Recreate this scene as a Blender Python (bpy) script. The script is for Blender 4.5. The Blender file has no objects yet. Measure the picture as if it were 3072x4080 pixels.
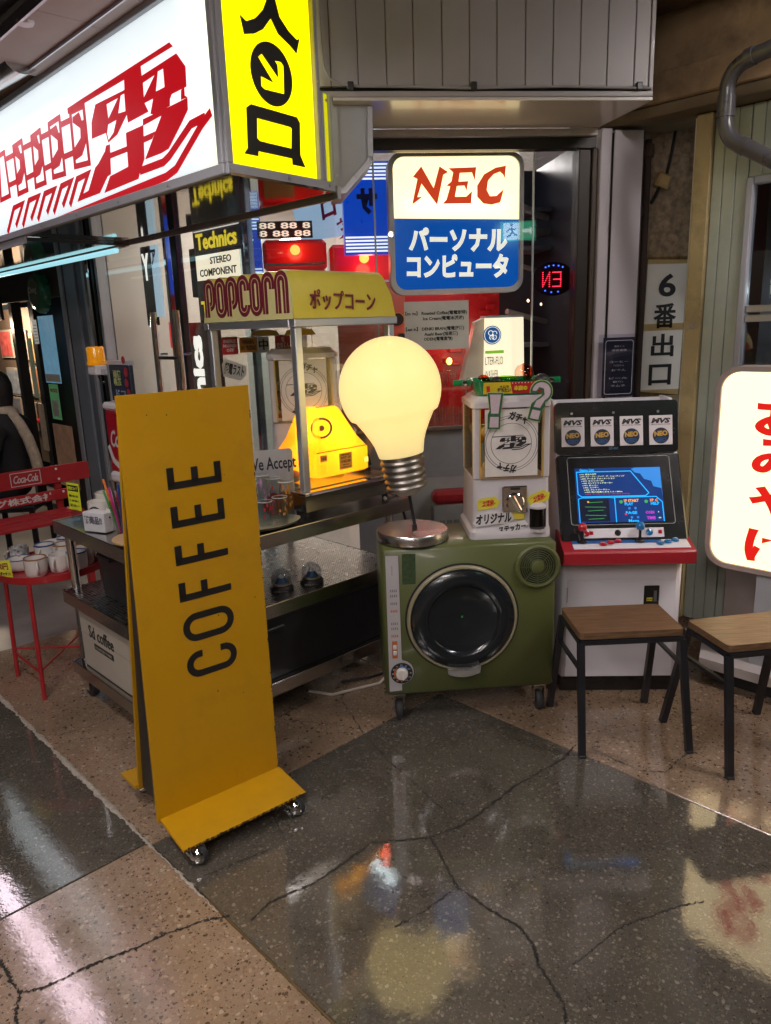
import bpy, bmesh, math, random
from mathutils import Vector, Matrix, Euler
R = math.radians
rnd = random.Random(11)
sc = bpy.context.scene
COL = sc.collection

# ------------------------------------------------------------------ camera
cd = bpy.data.cameras.new('camera'); cam = bpy.data.objects.new('camera', cd); COL.objects.link(cam)
p_, r_ = R(14.0), R(2.0)
fwd = Vector((0, math.cos(p_), -math.sin(p_))); up0 = Vector((0, math.sin(p_), math.cos(p_))); rt0 = Vector((1, 0, 0))
rt = rt0*math.cos(r_) - up0*math.sin(r_); up = up0*math.cos(r_) + rt0*math.sin(r_)
cam.matrix_world = Matrix(((rt.x, up.x, -fwd.x, 0), (rt.y, up.y, -fwd.y, 0), (rt.z, up.z, -fwd.z, 1.5), (0, 0, 0, 1)))
cd.sensor_fit = 'VERTICAL'; cd.sensor_height = 24; cd.lens = 24*2980/4080; cd.clip_end = 200; cd.clip_start = .02
sc.camera = cam
# ------------------------------------------------------------------ world, sun, exposure
w = bpy.data.worlds.new('World'); sc.world = w; w.use_nodes = True
nt = w.node_tree; bg = nt.nodes['Background']
sky = nt.nodes.new('ShaderNodeTexSky'); sky.sky_type = 'NISHITA'; sky.sun_disc = False
sky.sun_elevation = R(38); sky.sun_rotation = R(200); sky.air_density = 1.0; sky.dust_density = 3.0; sky.ozone_density = 1.0
nt.links.new(sky.outputs[0], bg.inputs[0]); bg.inputs[1].default_value = .03
sd = bpy.data.lights.new('sun', 'SUN'); sd.energy = .3; sd.angle = R(50); sd.color = (1, .9, .8)
so = bpy.data.objects.new('sun', sd); COL.objects.link(so)
so.rotation_euler = Vector((.30, .70, -.60)).to_track_quat('-Z', 'Y').to_euler()
vs = sc.view_settings; vs.view_transform = 'Standard'; vs.look = 'None'; vs.exposure = 0.0; vs.gamma = 1.0; vs.use_curve_mapping = False
cy = sc.cycles; cy.use_denoising = True; cy.max_bounces = 7; cy.diffuse_bounces = 3; cy.transparent_max_bounces = 16; cy.glossy_bounces = 4
cy.sample_clamp_indirect = 4.0; cy.caustics_reflective = False; cy.caustics_refractive = False

# ------------------------------------------------------------------ materials
MATS = {}
def lk(t, a, b): t.links.new(a, b)
def pm(name, col, rough=.5, metal=0, var=.10, scale=14, bump=0, bscale=60, emit=None, es=0, spec=.5, coat=0, alpha=1, dirt=0, rvar=.08):
    """procedural principled: colour mottling, roughness variation, optional bump / dirt / emission"""
    if name in MATS: return MATS[name]
    m = bpy.data.materials.new(name); m.use_nodes = True; t = m.node_tree; b = t.nodes['Principled BSDF']
    tc = t.nodes.new('ShaderNodeTexCoord'); n = t.nodes.new('ShaderNodeTexNoise'); n.inputs['Scale'].default_value = scale; n.inputs['Detail'].default_value = 4
    lk(t, tc.outputs['Object'], n.inputs['Vector'])
    mp = t.nodes.new('ShaderNodeMapRange'); mp.inputs[3].default_value = 1-var; mp.inputs[4].default_value = 1+var
    mp.inputs[1].default_value = .25; mp.inputs[2].default_value = .75; lk(t, n.outputs[0], mp.inputs[0])
    vm = t.nodes.new('ShaderNodeVectorMath'); vm.operation = 'SCALE'; vm.inputs[0].default_value = col[:3]; lk(t, mp.outputs[0], vm.inputs['Scale'])
    out = vm.outputs[0]
    if dirt:
        n2 = t.nodes.new('ShaderNodeTexNoise'); n2.inputs['Scale'].default_value = 3.1; n2.inputs['Detail'].default_value = 9; n2.inputs['Roughness'].default_value = .7
        lk(t, tc.outputs['Object'], n2.inputs['Vector'])
        cr = t.nodes.new('ShaderNodeMapRange'); cr.inputs[1].default_value = .5; cr.inputs[2].default_value = .72; cr.inputs[3].default_value = 0; cr.inputs[4].default_value = dirt
        lk(t, n2.outputs[0], cr.inputs[0]); mx = t.nodes.new('ShaderNodeMix'); mx.data_type = 'RGBA'; mx.inputs[7].default_value = (.035, .024, .014, 1)
        lk(t, cr.outputs[0], mx.inputs[0]); lk(t, out, mx.inputs[6]); out = mx.outputs[2]
    lk(t, out, b.inputs['Base Color'])
    rm = t.nodes.new('ShaderNodeMapRange'); rm.inputs[3].default_value = max(.02, rough-rvar); rm.inputs[4].default_value = min(1, rough+rvar); lk(t, n.outputs[0], rm.inputs[0])
    lk(t, rm.outputs[0], b.inputs['Roughness']); b.inputs['Metallic'].default_value = metal
    b.inputs['Specular IOR Level'].default_value = spec; b.inputs['Coat Weight'].default_value = coat; b.inputs['Coat Roughness'].default_value = .08
    if bump:
        nb = t.nodes.new('ShaderNodeTexNoise'); nb.inputs['Scale'].default_value = bscale; nb.inputs['Detail'].default_value = 6; lk(t, tc.outputs['Object'], nb.inputs['Vector'])
        bp = t.nodes.new('ShaderNodeBump'); bp.inputs['Strength'].default_value = bump; bp.inputs['Distance'].default_value = .004
        lk(t, nb.outputs[0], bp.inputs['Height']); lk(t, bp.outputs[0], b.inputs['Normal'])
    if emit: b.inputs['Emission Color'].default_value = (*emit, 1); b.inputs['Emission Strength'].default_value = es
    MATS[name] = m; return m
def em(name, col, s, base=None, rough=.3, coat=.3):
    return pm(name, base or tuple(c*.5 for c in col), rough, emit=col, es=s, var=.03, coat=coat)
def glass(name, tint=(1, 1, 1), refl=1.0, ior=1.45, rough=.01):
    if name in MATS: return MATS[name]
    m = bpy.data.materials.new(name); m.use_nodes = True; t = m.node_tree; t.nodes.clear()
    o = t.nodes.new('ShaderNodeOutputMaterial'); mx = t.nodes.new('ShaderNodeMixShader'); tr = t.nodes.new('ShaderNodeBsdfTransparent'); gl = t.nodes.new('ShaderNodeBsdfGlossy')
    ge_ = t.nodes.new('ShaderNodeNewGeometry'); im = t.nodes.new('ShaderNodeMapRange'); im.inputs[3].default_value = ior; im.inputs[4].default_value = 1/ior; lk(t, ge_.outputs['Backfacing'], im.inputs[0])
    fr = t.nodes.new('ShaderNodeFresnel'); lk(t, im.outputs[0], fr.inputs[0]); tr.inputs[0].default_value = (*tint, 1); gl.inputs['Roughness'].default_value = rough
    tc = t.nodes.new('ShaderNodeTexCoord'); n = t.nodes.new('ShaderNodeTexNoise'); n.inputs['Scale'].default_value = 2.5; lk(t, tc.outputs['Object'], n.inputs['Vector'])
    bp = t.nodes.new('ShaderNodeBump'); bp.inputs['Strength'].default_value = .03; bp.inputs['Distance'].default_value = .01; lk(t, n.outputs[0], bp.inputs['Height']); lk(t, bp.outputs[0], gl.inputs['Normal'])
    gl.inputs[0].default_value = (refl, refl, refl, 1)
    lk(t, fr.outputs[0], mx.inputs[0]); lk(t, tr.outputs[0], mx.inputs[1]); lk(t, gl.outputs[0], mx.inputs[2]); lk(t, mx.outputs[0], o.inputs[0])
    MATS[name] = m; return m
def brushed(name, col, rough=.3, sx=1, sy=1, sz=1, var=.12):
    """metal with directional grain"""
    if name in MATS: return MATS[name]
    m = bpy.data.materials.new(name); m.use_nodes = True; t = m.node_tree; b = t.nodes['Principled BSDF']
    tc = t.nodes.new('ShaderNodeTexCoord'); mpn = t.nodes.new('ShaderNodeMapping'); mpn.inputs['Scale'].default_value = (sx, sy, sz); lk(t, tc.outputs['Object'], mpn.inputs[0])
    n = t.nodes.new('ShaderNodeTexNoise'); n.inputs['Scale'].default_value = 20; n.inputs['Detail'].default_value = 5; lk(t, mpn.outputs[0], n.inputs['Vector'])
    n2 = t.nodes.new('ShaderNodeTexNoise'); n2.inputs['Scale'].default_value = 4; n2.inputs['Detail'].default_value = 6; lk(t, tc.outputs['Object'], n2.inputs['Vector'])
    mp = t.nodes.new('ShaderNodeMapRange'); mp.inputs[3].default_value = 1-var; mp.inputs[4].default_value = 1+var; lk(t, n2.outputs[0], mp.inputs[0])
    vm = t.nodes.new('ShaderNodeVectorMath'); vm.operation = 'SCALE'; vm.inputs[0].default_value = col; lk(t, mp.outputs[0], vm.inputs['Scale']); lk(t, vm.outputs[0], b.inputs['Base Color'])
    rm = t.nodes.new('ShaderNodeMapRange'); rm.inputs[3].default_value = rough*.6; rm.inputs[4].default_value = rough*1.5; lk(t, n.outputs[0], rm.inputs[0]); lk(t, rm.outputs[0], b.inputs['Roughness'])
    b.inputs['Metallic'].default_value = 1
    bp = t.nodes.new('ShaderNodeBump'); bp.inputs['Strength'].default_value = .04; bp.inputs['Distance'].default_value = .002; lk(t, n.outputs[0], bp.inputs['Height']); lk(t, bp.outputs[0], b.inputs['Normal'])
    MATS[name] = m; return m
def translucent(name, col, grough=.12, emis=0, ecol=None, tfac=.75):
    """lit plastic / opal glass: light from a lamp inside passes through it"""
    if name in MATS: return MATS[name]
    m = bpy.data.materials.new(name); m.use_nodes = True; t = m.node_tree; t.nodes.clear()
    o = t.nodes.new('ShaderNodeOutputMaterial'); tl = t.nodes.new('ShaderNodeBsdfTranslucent'); df = t.nodes.new('ShaderNodeBsdfDiffuse'); gl = t.nodes.new('ShaderNodeBsdfGlossy'); e = t.nodes.new('ShaderNodeEmission')
    tc = t.nodes.new('ShaderNodeTexCoord'); n = t.nodes.new('ShaderNodeTexNoise'); n.inputs['Scale'].default_value = 7; n.inputs['Detail'].default_value = 5; lk(t, tc.outputs['Object'], n.inputs['Vector'])
    mp = t.nodes.new('ShaderNodeMapRange'); mp.inputs[3].default_value = .95; mp.inputs[4].default_value = 1.05; lk(t, n.outputs[0], mp.inputs[0])
    vm = t.nodes.new('ShaderNodeVectorMath'); vm.operation = 'SCALE'; vm.inputs[0].default_value = col; lk(t, mp.outputs[0], vm.inputs['Scale'])
    lk(t, vm.outputs[0], tl.inputs[0]); lk(t, vm.outputs[0], df.inputs[0]); gl.inputs['Roughness'].default_value = grough
    m1 = t.nodes.new('ShaderNodeMixShader'); m1.inputs[0].default_value = tfac; lk(t, df.outputs[0], m1.inputs[1]); lk(t, tl.outputs[0], m1.inputs[2])
    ge_ = t.nodes.new('ShaderNodeNewGeometry'); im = t.nodes.new('ShaderNodeMapRange'); im.inputs[3].default_value = 1.4; im.inputs[4].default_value = 1/1.4; lk(t, ge_.outputs['Backfacing'], im.inputs[0])
    fr = t.nodes.new('ShaderNodeFresnel'); lk(t, im.outputs[0], fr.inputs[0])
    m2 = t.nodes.new('ShaderNodeMixShader'); lk(t, fr.outputs[0], m2.inputs[0]); lk(t, m1.outputs[0], m2.inputs[1]); lk(t, gl.outputs[0], m2.inputs[2])
    e.inputs[0].default_value = (*(ecol or col), 1); e.inputs[1].default_value = emis
    ad = t.nodes.new('ShaderNodeAddShader'); lk(t, m2.outputs[0], ad.inputs[0]); lk(t, e.outputs[0], ad.inputs[1]); lk(t, ad.outputs[0], o.inputs[0])
    MATS[name] = m; return m
def terrazzo(name, matrix, chips, scale=75, rough=.16):
    if name in MATS: return MATS[name]
    m = bpy.data.materials.new(name); m.use_nodes = True; t = m.node_tree; b = t.nodes['Principled BSDF']
    tc = t.nodes.new('ShaderNodeTexCoord')
    nz = t.nodes.new('ShaderNodeTexNoise'); nz.inputs['Scale'].default_value = 40; lk(t, tc.outputs['Object'], nz.inputs['Vector'])
    ad = t.nodes.new('ShaderNodeMix'); ad.data_type = 'VECTOR'; ad.inputs[0].default_value = .018; lk(t, tc.outputs['Object'], ad.inputs[4]); lk(t, nz.outputs[1], ad.inputs[5])
    out = None
    def layer(prev, sc_, thr, cols, soft=.06):
        v = t.nodes.new('ShaderNodeTexVoronoi'); v.inputs['Scale'].default_value = sc_; v.inputs['Randomness'].default_value = 1; lk(t, ad.outputs[1], v.inputs['Vector'])
        sp = t.nodes.new('ShaderNodeSeparateColor'); lk(t, v.outputs['Color'], sp.inputs[0])
        rp = t.nodes.new('ShaderNodeValToRGB'); rp.color_ramp.interpolation = 'CONSTANT'
        for i, c in enumerate(cols):
            e = rp.color_ramp.elements[i] if i < 2 else rp.color_ramp.elements.new(i/len(cols))
            e.position = i/len(cols); e.color = (*c, 1)
        lk(t, sp.outputs[0], rp.inputs[0])
        # chip size differs per cell
        tm = t.nodes.new('ShaderNodeMath'); tm.operation = 'MULTIPLY_ADD'; tm.inputs[1].default_value = thr; tm.inputs[2].default_value = .08; lk(t, sp.outputs[1], tm.inputs[0])
        sb = t.nodes.new('ShaderNodeMath'); sb.operation = 'SUBTRACT'; lk(t, tm.outputs[0], sb.inputs[0]); lk(t, v.outputs['Distance'], sb.inputs[1])
        mr = t.nodes.new('ShaderNodeMapRange'); mr.inputs[1].default_value = 0; mr.inputs[2].default_value = soft; lk(t, sb.outputs[0], mr.inputs[0])
        mx = t.nodes.new('ShaderNodeMix'); mx.data_type = 'RGBA'; lk(t, mr.outputs[0], mx.inputs[0])
        if prev is None: mx.inputs[6].default_value = (*matrix, 1)
        else: lk(t, prev, mx.inputs[6])
        lk(t, rp.outputs[0], mx.inputs[7]); return mx.outputs[2]
    out = layer(out, scale*2.3, .55, [tuple(c*.8 for c in k) for k in chips])
    out = layer(out, scale, .45, chips)
    # large mottling: wear and grime
    n2 = t.nodes.new('ShaderNodeTexNoise'); n2.inputs['Scale'].default_value = 1.7; n2.inputs['Detail'].default_value = 8; n2.inputs['Roughness'].default_value = .65; lk(t, tc.outputs['Object'], n2.inputs['Vector'])
    mp = t.nodes.new('ShaderNodeMapRange'); mp.inputs[1].default_value = .3; mp.inputs[2].default_value = .7; mp.inputs[3].default_value = .68; mp.inputs[4].default_value = 1.15; lk(t, n2.outputs[0], mp.inputs[0])
    vm = t.nodes.new('ShaderNodeVectorMath'); vm.operation = 'SCALE'; lk(t, out, vm.inputs[0]); lk(t, mp.outputs[0], vm.inputs['Scale']); lk(t, vm.outputs[0], b.inputs['Base Color'])
    n5 = t.nodes.new('ShaderNodeTexNoise'); n5.inputs['Scale'].default_value = 5.5; n5.inputs['Detail'].default_value = 10; n5.inputs['Roughness'].default_value = .72; n5.inputs['Distortion'].default_value = .6; lk(t, tc.outputs['Object'], n5.inputs['Vector'])
    sm_ = t.nodes.new('ShaderNodeMapRange'); sm_.inputs[1].default_value = .58; sm_.inputs[2].default_value = .70; sm_.inputs[3].default_value = 1.0; sm_.inputs[4].default_value = .62; lk(t, n5.outputs[0], sm_.inputs[0])
    v2 = t.nodes.new('ShaderNodeVectorMath'); v2.operation = 'SCALE'; lk(t, vm.outputs[0], v2.inputs[0]); lk(t, sm_.outputs[0], v2.inputs['Scale']); lk(t, v2.outputs[0], b.inputs['Base Color'])
    rm = t.nodes.new('ShaderNodeMapRange'); rm.inputs[1].default_value = .3; rm.inputs[2].default_value = .7; rm.inputs[3].default_value = rough*.45; rm.inputs[4].default_value = rough*1.6; lk(t, n2.outputs[0], rm.inputs[0]); lk(t, rm.outputs[0], b.inputs['Roughness'])
    n3 = t.nodes.new('ShaderNodeTexNoise'); n3.inputs['Scale'].default_value = 22; n3.inputs['Detail'].default_value = 3; lk(t, tc.outputs['Object'], n3.inputs['Vector'])
    n4 = t.nodes.new('ShaderNodeTexNoise'); n4.inputs['Scale'].default_value = 160; n4.inputs['Detail'].default_value = 2; lk(t, tc.outputs['Object'], n4.inputs['Vector'])
    mm = t.nodes.new('ShaderNodeMath'); mm.operation = 'MULTIPLY_ADD'; mm.inputs[1].default_value = .25; lk(t, n4.outputs[0], mm.inputs[0]); lk(t, n3.outputs[0], mm.inputs[2])
    bp = t.nodes.new('ShaderNodeBump'); bp.inputs['Strength'].default_value = .055; bp.inputs['Distance'].default_value = .006; lk(t, mm.outputs[0], bp.inputs['Height']); lk(t, bp.outputs[0], b.inputs['Normal'])
    b.inputs['IOR'].default_value = 2.05
    MATS[name] = m; return m
def wood(name, c1, c2, axis=(1, 14, 14), rough=.4):
    if name in MATS: return MATS[name]
    m = bpy.data.materials.new(name); m.use_nodes = True; t = m.node_tree; b = t.nodes['Principled BSDF']
    tc = t.nodes.new('ShaderNodeTexCoord'); mpn = t.nodes.new('ShaderNodeMapping'); mpn.inputs['Scale'].default_value = axis; lk(t, tc.outputs['Object'], mpn.inputs[0])
    n = t.nodes.new('ShaderNodeTexNoise'); n.inputs['Scale'].default_value = 9; n.inputs['Detail'].default_value = 8; n.inputs['Roughness'].default_value = .65; lk(t, mpn.outputs[0], n.inputs['Vector'])
    rp = t.nodes.new('ShaderNodeValToRGB'); rp.color_ramp.elements[0].position = .35; rp.color_ramp.elements[1].position = .68; rp.color_ramp.elements[0].color = (*c1, 1); rp.color_ramp.elements[1].color = (*c2, 1)
    lk(t, n.outputs[0], rp.inputs[0]); lk(t, rp.outputs[0], b.inputs['Base Color']); b.inputs['Roughness'].default_value = rough
    bp = t.nodes.new('ShaderNodeBump'); bp.inputs['Strength'].default_value = .25; bp.inputs['Distance'].default_value = .002; lk(t, n.outputs[0], bp.inputs['Height']); lk(t, bp.outputs[0], b.inputs['Normal'])
    MATS[name] = m; return m

# ------------------------------------------------------------------ mesh helpers
def link(o, parent=None, loc=None, rot=None):
    COL.objects.link(o)
    if parent: o.parent = parent
    if loc: o.location = loc
    if rot: o.rotation_mode = 'YXZ'; o.rotation_euler = (rot[1], rot[0], rot[2])   # rot = (spin in the face, lean, turn)
    return o
class MB:
    def __init__(s): s.v = []; s.f = []
    def add(s, vs, fs):
        n = len(s.v); s.v += [tuple(v) for v in vs]; s.f += [tuple(i+n for i in f) for f in fs]; return s
    def box(s, x0, x1, y0, y1, z0, z1, bev=0):
        if bev <= 0:
            v = [(x, y, z) for x in (x0, x1) for y in (y0, y1) for z in (z0, z1)]
            return s.add(v, [(0, 1, 3, 2), (4, 6, 7, 5), (0, 4, 5, 1), (2, 3, 7, 6), (0, 2, 6, 4), (1, 5, 7, 3)])
        c = [(x0+x1)/2, (y0+y1)/2, (z0+z1)/2]; h = [(x1-x0)/2, (y1-y0)/2, (z1-z0)/2]; bev = min(bev, min(h)*.95)
        v = []; ix = {}
        for sx in (-1, 1):
            for sy in (-1, 1):
                for sz in (-1, 1):
                    sg = (sx, sy, sz)
                    for k in range(3):
                        ix[sg, k] = len(v); v.append([c[i]+sg[i]*(h[i] if i == k else h[i]-bev) for i in range(3)])
        f = []
        S = [-1, 1]
        for k in range(3):
            i, j = [q for q in range(3) if q != k]
            for d in S:
                q = []
                for (a, b) in ((-1, -1), (1, -1), (1, 1), (-1, 1)):
                    g = [0, 0, 0]; g[k] = d; g[i] = a; g[j] = b; q.append(ix[tuple(g), k])
                f.append(q)
            for a in S:
                for b in S:
                    g0 = [0, 0, 0]; g1 = [0, 0, 0]; g0[i] = g1[i] = a; g0[j] = g1[j] = b; g0[k] = -1; g1[k] = 1
                    f.append((ix[tuple(g0), i], ix[tuple(g1), i], ix[tuple(g1), j], ix[tuple(g0), j]))
        for sx in S:
            for sy in S:
                for sz in S: f.append(tuple(ix[(sx, sy, sz), k] for k in range(3)))
        return s.add(v, f)
    def cyl(s, p0, p1, r0, r1=None, seg=12, caps=True):
        r1 = r0 if r1 is None else r1; p0 = Vector(p0); p1 = Vector(p1); d = (p1-p0).normalized()
        q = d.orthogonal().normalized(); w_ = d.cross(q)
        v = []
        for P, rr in ((p0, r0), (p1, r1)):
            for i in range(seg):
                a = 2*math.pi*i/seg; v.append(P+q*math.cos(a)*rr+w_*math.sin(a)*rr)
        f = [(i, (i+1) % seg, seg+(i+1) % seg, seg+i) for i in range(seg)]
        if caps: f += [tuple(range(seg))[::-1], tuple(range(seg, 2*seg))]
        return s.add(v, f)
    def lathe(s, prof, seg=24, c=(0, 0, 0), axis='z', cap=True):
        v = []
        for (r_, z) in prof:
            for i in range(seg):
                a = 2*math.pi*i/seg; x, y = r_*math.cos(a), r_*math.sin(a)
                p = (x, y, z) if axis == 'z' else ((x, z, y) if axis == 'y' else (z, x, y))
                v.append((p[0]+c[0], p[1]+c[1], p[2]+c[2]))
        f = []
        for k in range(len(prof)-1):
            for i in range(seg): f.append((k*seg+i, k*seg+(i+1) % seg, (k+1)*seg+(i+1) % seg, (k+1)*seg+i))
        if cap: f += [tuple(range(seg))[::-1], tuple((len(prof)-1)*seg+i for i in range(seg))]
        return s.add(v, f)
    def tube(s, pts, r, seg=8, closed=False):
        pts = [Vector(p) for p in pts]; n = len(pts); v = []; q = None
        for i, p in enumerate(pts):
            a = pts[(i-1) % n] if (i or closed) else p; b = pts[(i+1) % n] if (i < n-1 or closed) else p
            d = (b-a).normalized()
            if q is None: q = d.orthogonal().normalized()
            q = (q-d*q.dot(d)).normalized(); w_ = d.cross(q)
            for k in range(seg):
                t = 2*math.pi*k/seg; v.append(p+q*math.cos(t)*r+w_*math.sin(t)*r)
        f = []
        for i in range(n if closed else n-1):
            j = (i+1) % n
            for k in range(seg): f.append((i*seg+k, i*seg+(k+1) % seg, j*seg+(k+1) % seg, j*seg+k))
        if not closed: f += [tuple(range(seg))[::-1], tuple((n-1)*seg+k for k in range(seg))]
        return s.add(v, f)
    def prism(s, poly, y0, y1):
        """polygon in XZ extruded along Y"""
        n = len(poly); v = [(x, y0, z) for x, z in poly]+[(x, y1, z) for x, z in poly]
        f = [tuple(range(n)), tuple(range(n, 2*n))[::-1]]+[(i, n+i, n+(i+1) % n, (i+1) % n) for i in range(n)]
        return s.add(v, f)
    def prismz(s, poly, z0, z1):
        n = len(poly); v = [(x, y, z0) for x, y in poly]+[(x, y, z1) for x, y in poly]
        f = [tuple(range(n))[::-1], tuple(range(n, 2*n))]+[(i, (i+1) % n, n+(i+1) % n, n+i) for i in range(n)]
        return s.add(v, f)
    def prismx(s, poly, x0, x1):
        n = len(poly); v = [(x0, y, z) for y, z in poly]+[(x1, y, z) for y, z in poly]
        f = [tuple(range(n)), tuple(range(n, 2*n))[::-1]]+[(i, n+i, n+(i+1) % n, (i+1) % n) for i in range(n)]
        return s.add(v, f)
    def ribbon(s, path, w_, y0, y1, closed=False):
        """stroke in XZ, width w_, extruded y0..y1"""
        P = []
        for p in path:
            p = Vector(p)
            if not P or (p-P[-1]).length > 1e-5: P.append(p)
        if closed and (P[0]-P[-1]).length < 1e-5: P.pop()
        n = len(P); L = []; Rr = []
        for i in range(n):
            a = P[(i-1) % n] if (i or closed) else None; b = P[(i+1) % n] if (i < n-1 or closed) else None
            d0 = (P[i]-a).normalized() if a is not None else None; d1 = (b-P[i]).normalized() if b is not None else None
            d0 = d0 or d1; d1 = d1 or d0
            n0 = Vector((-d0.y, d0.x)); n1 = Vector((-d1.y, d1.x)); m = (n0+n1)
            m = m.normalized() if m.length > 1e-6 else n0
            k = w_/2/max(.35, m.dot(n0)); L.append(P[i]+m*k); Rr.append(P[i]-m*k)
        v = [(p.x, y0, p.y) for p in L]+[(p.x, y0, p.y) for p in Rr]+[(p.x, y1, p.y) for p in L]+[(p.x, y1, p.y) for p in Rr]
        f = []
        for i in range(n if closed else n-1):
            j = (i+1) % n; f += [(i, j, n+j, n+i), (2*n+i, 3*n+i, 3*n+j, 2*n+j), (i, 2*n+i, 2*n+j, j), (n+i, n+j, 3*n+j, 3*n+i)]
        if not closed: f += [(0, n, 3*n, 2*n), (n-1, 3*n-1, 4*n-1, 2*n-1)]
        return s.add(v, f)
    def mesh(s, name, smooth=False, ang=35):
        bm = bmesh.new(); vv = [bm.verts.new(v) for v in s.v]
        for f in s.f:
            try: bm.faces.new([vv[i] for i in f])
            except ValueError: pass
        bmesh.ops.remove_doubles(bm, verts=bm.verts, dist=1e-6); bmesh.ops.recalc_face_normals(bm, faces=bm.faces)
        me = bpy.data.meshes.new(name); bm.to_mesh(me); bm.free()
        if smooth: me.shade_smooth(); me.set_sharp_from_angle(angle=R(ang))
        return me
    def build(s, name, mat, parent=None, loc=None, rot=None, smooth=False, ang=35):
        me = s.mesh(name, smooth, ang); me.materials.append(mat); return link(bpy.data.objects.new(name, me), parent, loc, rot)
def box(name, mat, parent, x0, x1, y0, y1, z0, z1, bev=0, **k): return MB().box(x0, x1, y0, y1, z0, z1, bev).build(name, mat, parent, **k)
def flat(name, loops, depth, mat, parent, loc=(0, 0, 0), rot=None):
    """2D outline(s) with holes, in XZ, facing -Y, thickness depth"""
    c = bpy.data.curves.new('c', 'CURVE'); c.dimensions = '2D'; c.fill_mode = 'BOTH'; c.extrude = depth/2
    for L in loops:
        sp = c.splines.new('POLY'); sp.points.add(len(L)-1); sp.use_cyclic_u = True
        for q, p in zip(sp.points, L): q.co = (p[0], p[1], 0, 1)
    o = bpy.data.objects.new('c', c); me = bpy.data.meshes.new_from_object(o); bpy.data.objects.remove(o); bpy.data.curves.remove(c)
    for v in me.vertices: x, y, z = v.co; v.co = (x, -z, y)
    me.name = name; me.materials.clear(); me.materials.append(mat)
    return link(bpy.data.objects.new(name, me), parent, loc, rot)
def rrect(x0, x1, z0, z1, r, n=5):
    P = []
    for cx, cz, a0 in ((x1-r, z1-r, 0), (x0+r, z1-r, 90), (x0+r, z0+r, 180), (x1-r, z0+r, 270)):
        for i in range(n+1): a = R(a0+90*i/n); P.append((cx+r*math.cos(a), cz+r*math.sin(a)))
    return P
def circ(cx, cz, r, n=32): return [(cx+r*math.cos(2*math.pi*i/n), cz+r*math.sin(2*math.pi*i/n)) for i in range(n)]
TXN = 0
def text(parent, s, loc, w_, h_, mat, rot=None, depth=.0012, bold=0., name='lettering', shear=0, mirror=False, res=2, space=1.0):
    """lettering fitted to a w_ x h_ box centred on loc, in XZ facing -Y"""
    c = bpy.data.curves.new('t', 'FONT'); c.body = s; c.size = 1; c.extrude = .5; c.offset = bold; c.resolution_u = res; c.shear = shear; c.align_x = 'CENTER'; c.space_line = .95; c.space_character = space
    o = bpy.data.objects.new('t', c); me = bpy.data.meshes.new_from_object(o); bpy.data.objects.remove(o); bpy.data.curves.remove(c)
    xs = [v.co.x for v in me.vertices]; ys = [v.co.y for v in me.vertices]
    x0, x1, y0, y1 = min(xs), max(xs), min(ys), max(ys)
    h_ = h_ or w_*(y1-y0)/(x1-x0); w_ = w_ or h_*(x1-x0)/(y1-y0)
    mi = -1 if mirror else 1
    for v in me.vertices:
        x, y, z = v.co; v.co = (mi*((x-x0)/(x1-x0)-.5)*w_, -z*depth, ((y-y0)/(y1-y0)-.5)*h_)
    me.name = name; me.materials.clear(); me.materials.append(mat)
    return link(bpy.data.objects.new(name, me), parent, loc, rot)
def alight(name, loc, sx, sy, e, col, parent, rz=0):
    d = bpy.data.lights.new(name, 'AREA'); d.shape = 'RECTANGLE'; d.size = sx; d.size_y = sy; d.energy = e; d.color = col
    o = link(bpy.data.objects.new(name, d), parent, loc); o.rotation_euler = (R(90), 0, rz); return o
def thing(name, label, cat, loc=(0, 0, 0), rz=0, group=None, kind=None):
    o = bpy.data.objects.new(name, None); o.empty_display_size = .1; COL.objects.link(o); o.location = loc; o.rotation_euler = (0, 0, R(rz))
    return tag(o, label, cat, group, kind)
def tag(o, label=None, cat=None, group=None, kind=None):
    if label: o['label'] = label
    if cat: o['category'] = cat
    if group: o['group'] = group
    if kind: o['kind'] = kind
    return o
def copy_tree(o, parent=None):
    c = o.copy(); COL.objects.link(c); c.parent = parent
    for ch in list(o.children): copy_tree(ch, c)
    return c
def plight(name, loc, e, col, r=.03, parent=None):
    d = bpy.data.lights.new(name, 'POINT'); d.energy = e; d.color = col; d.shadow_soft_size = r
    return link(bpy.data.objects.new(name, d), parent, loc)
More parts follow.
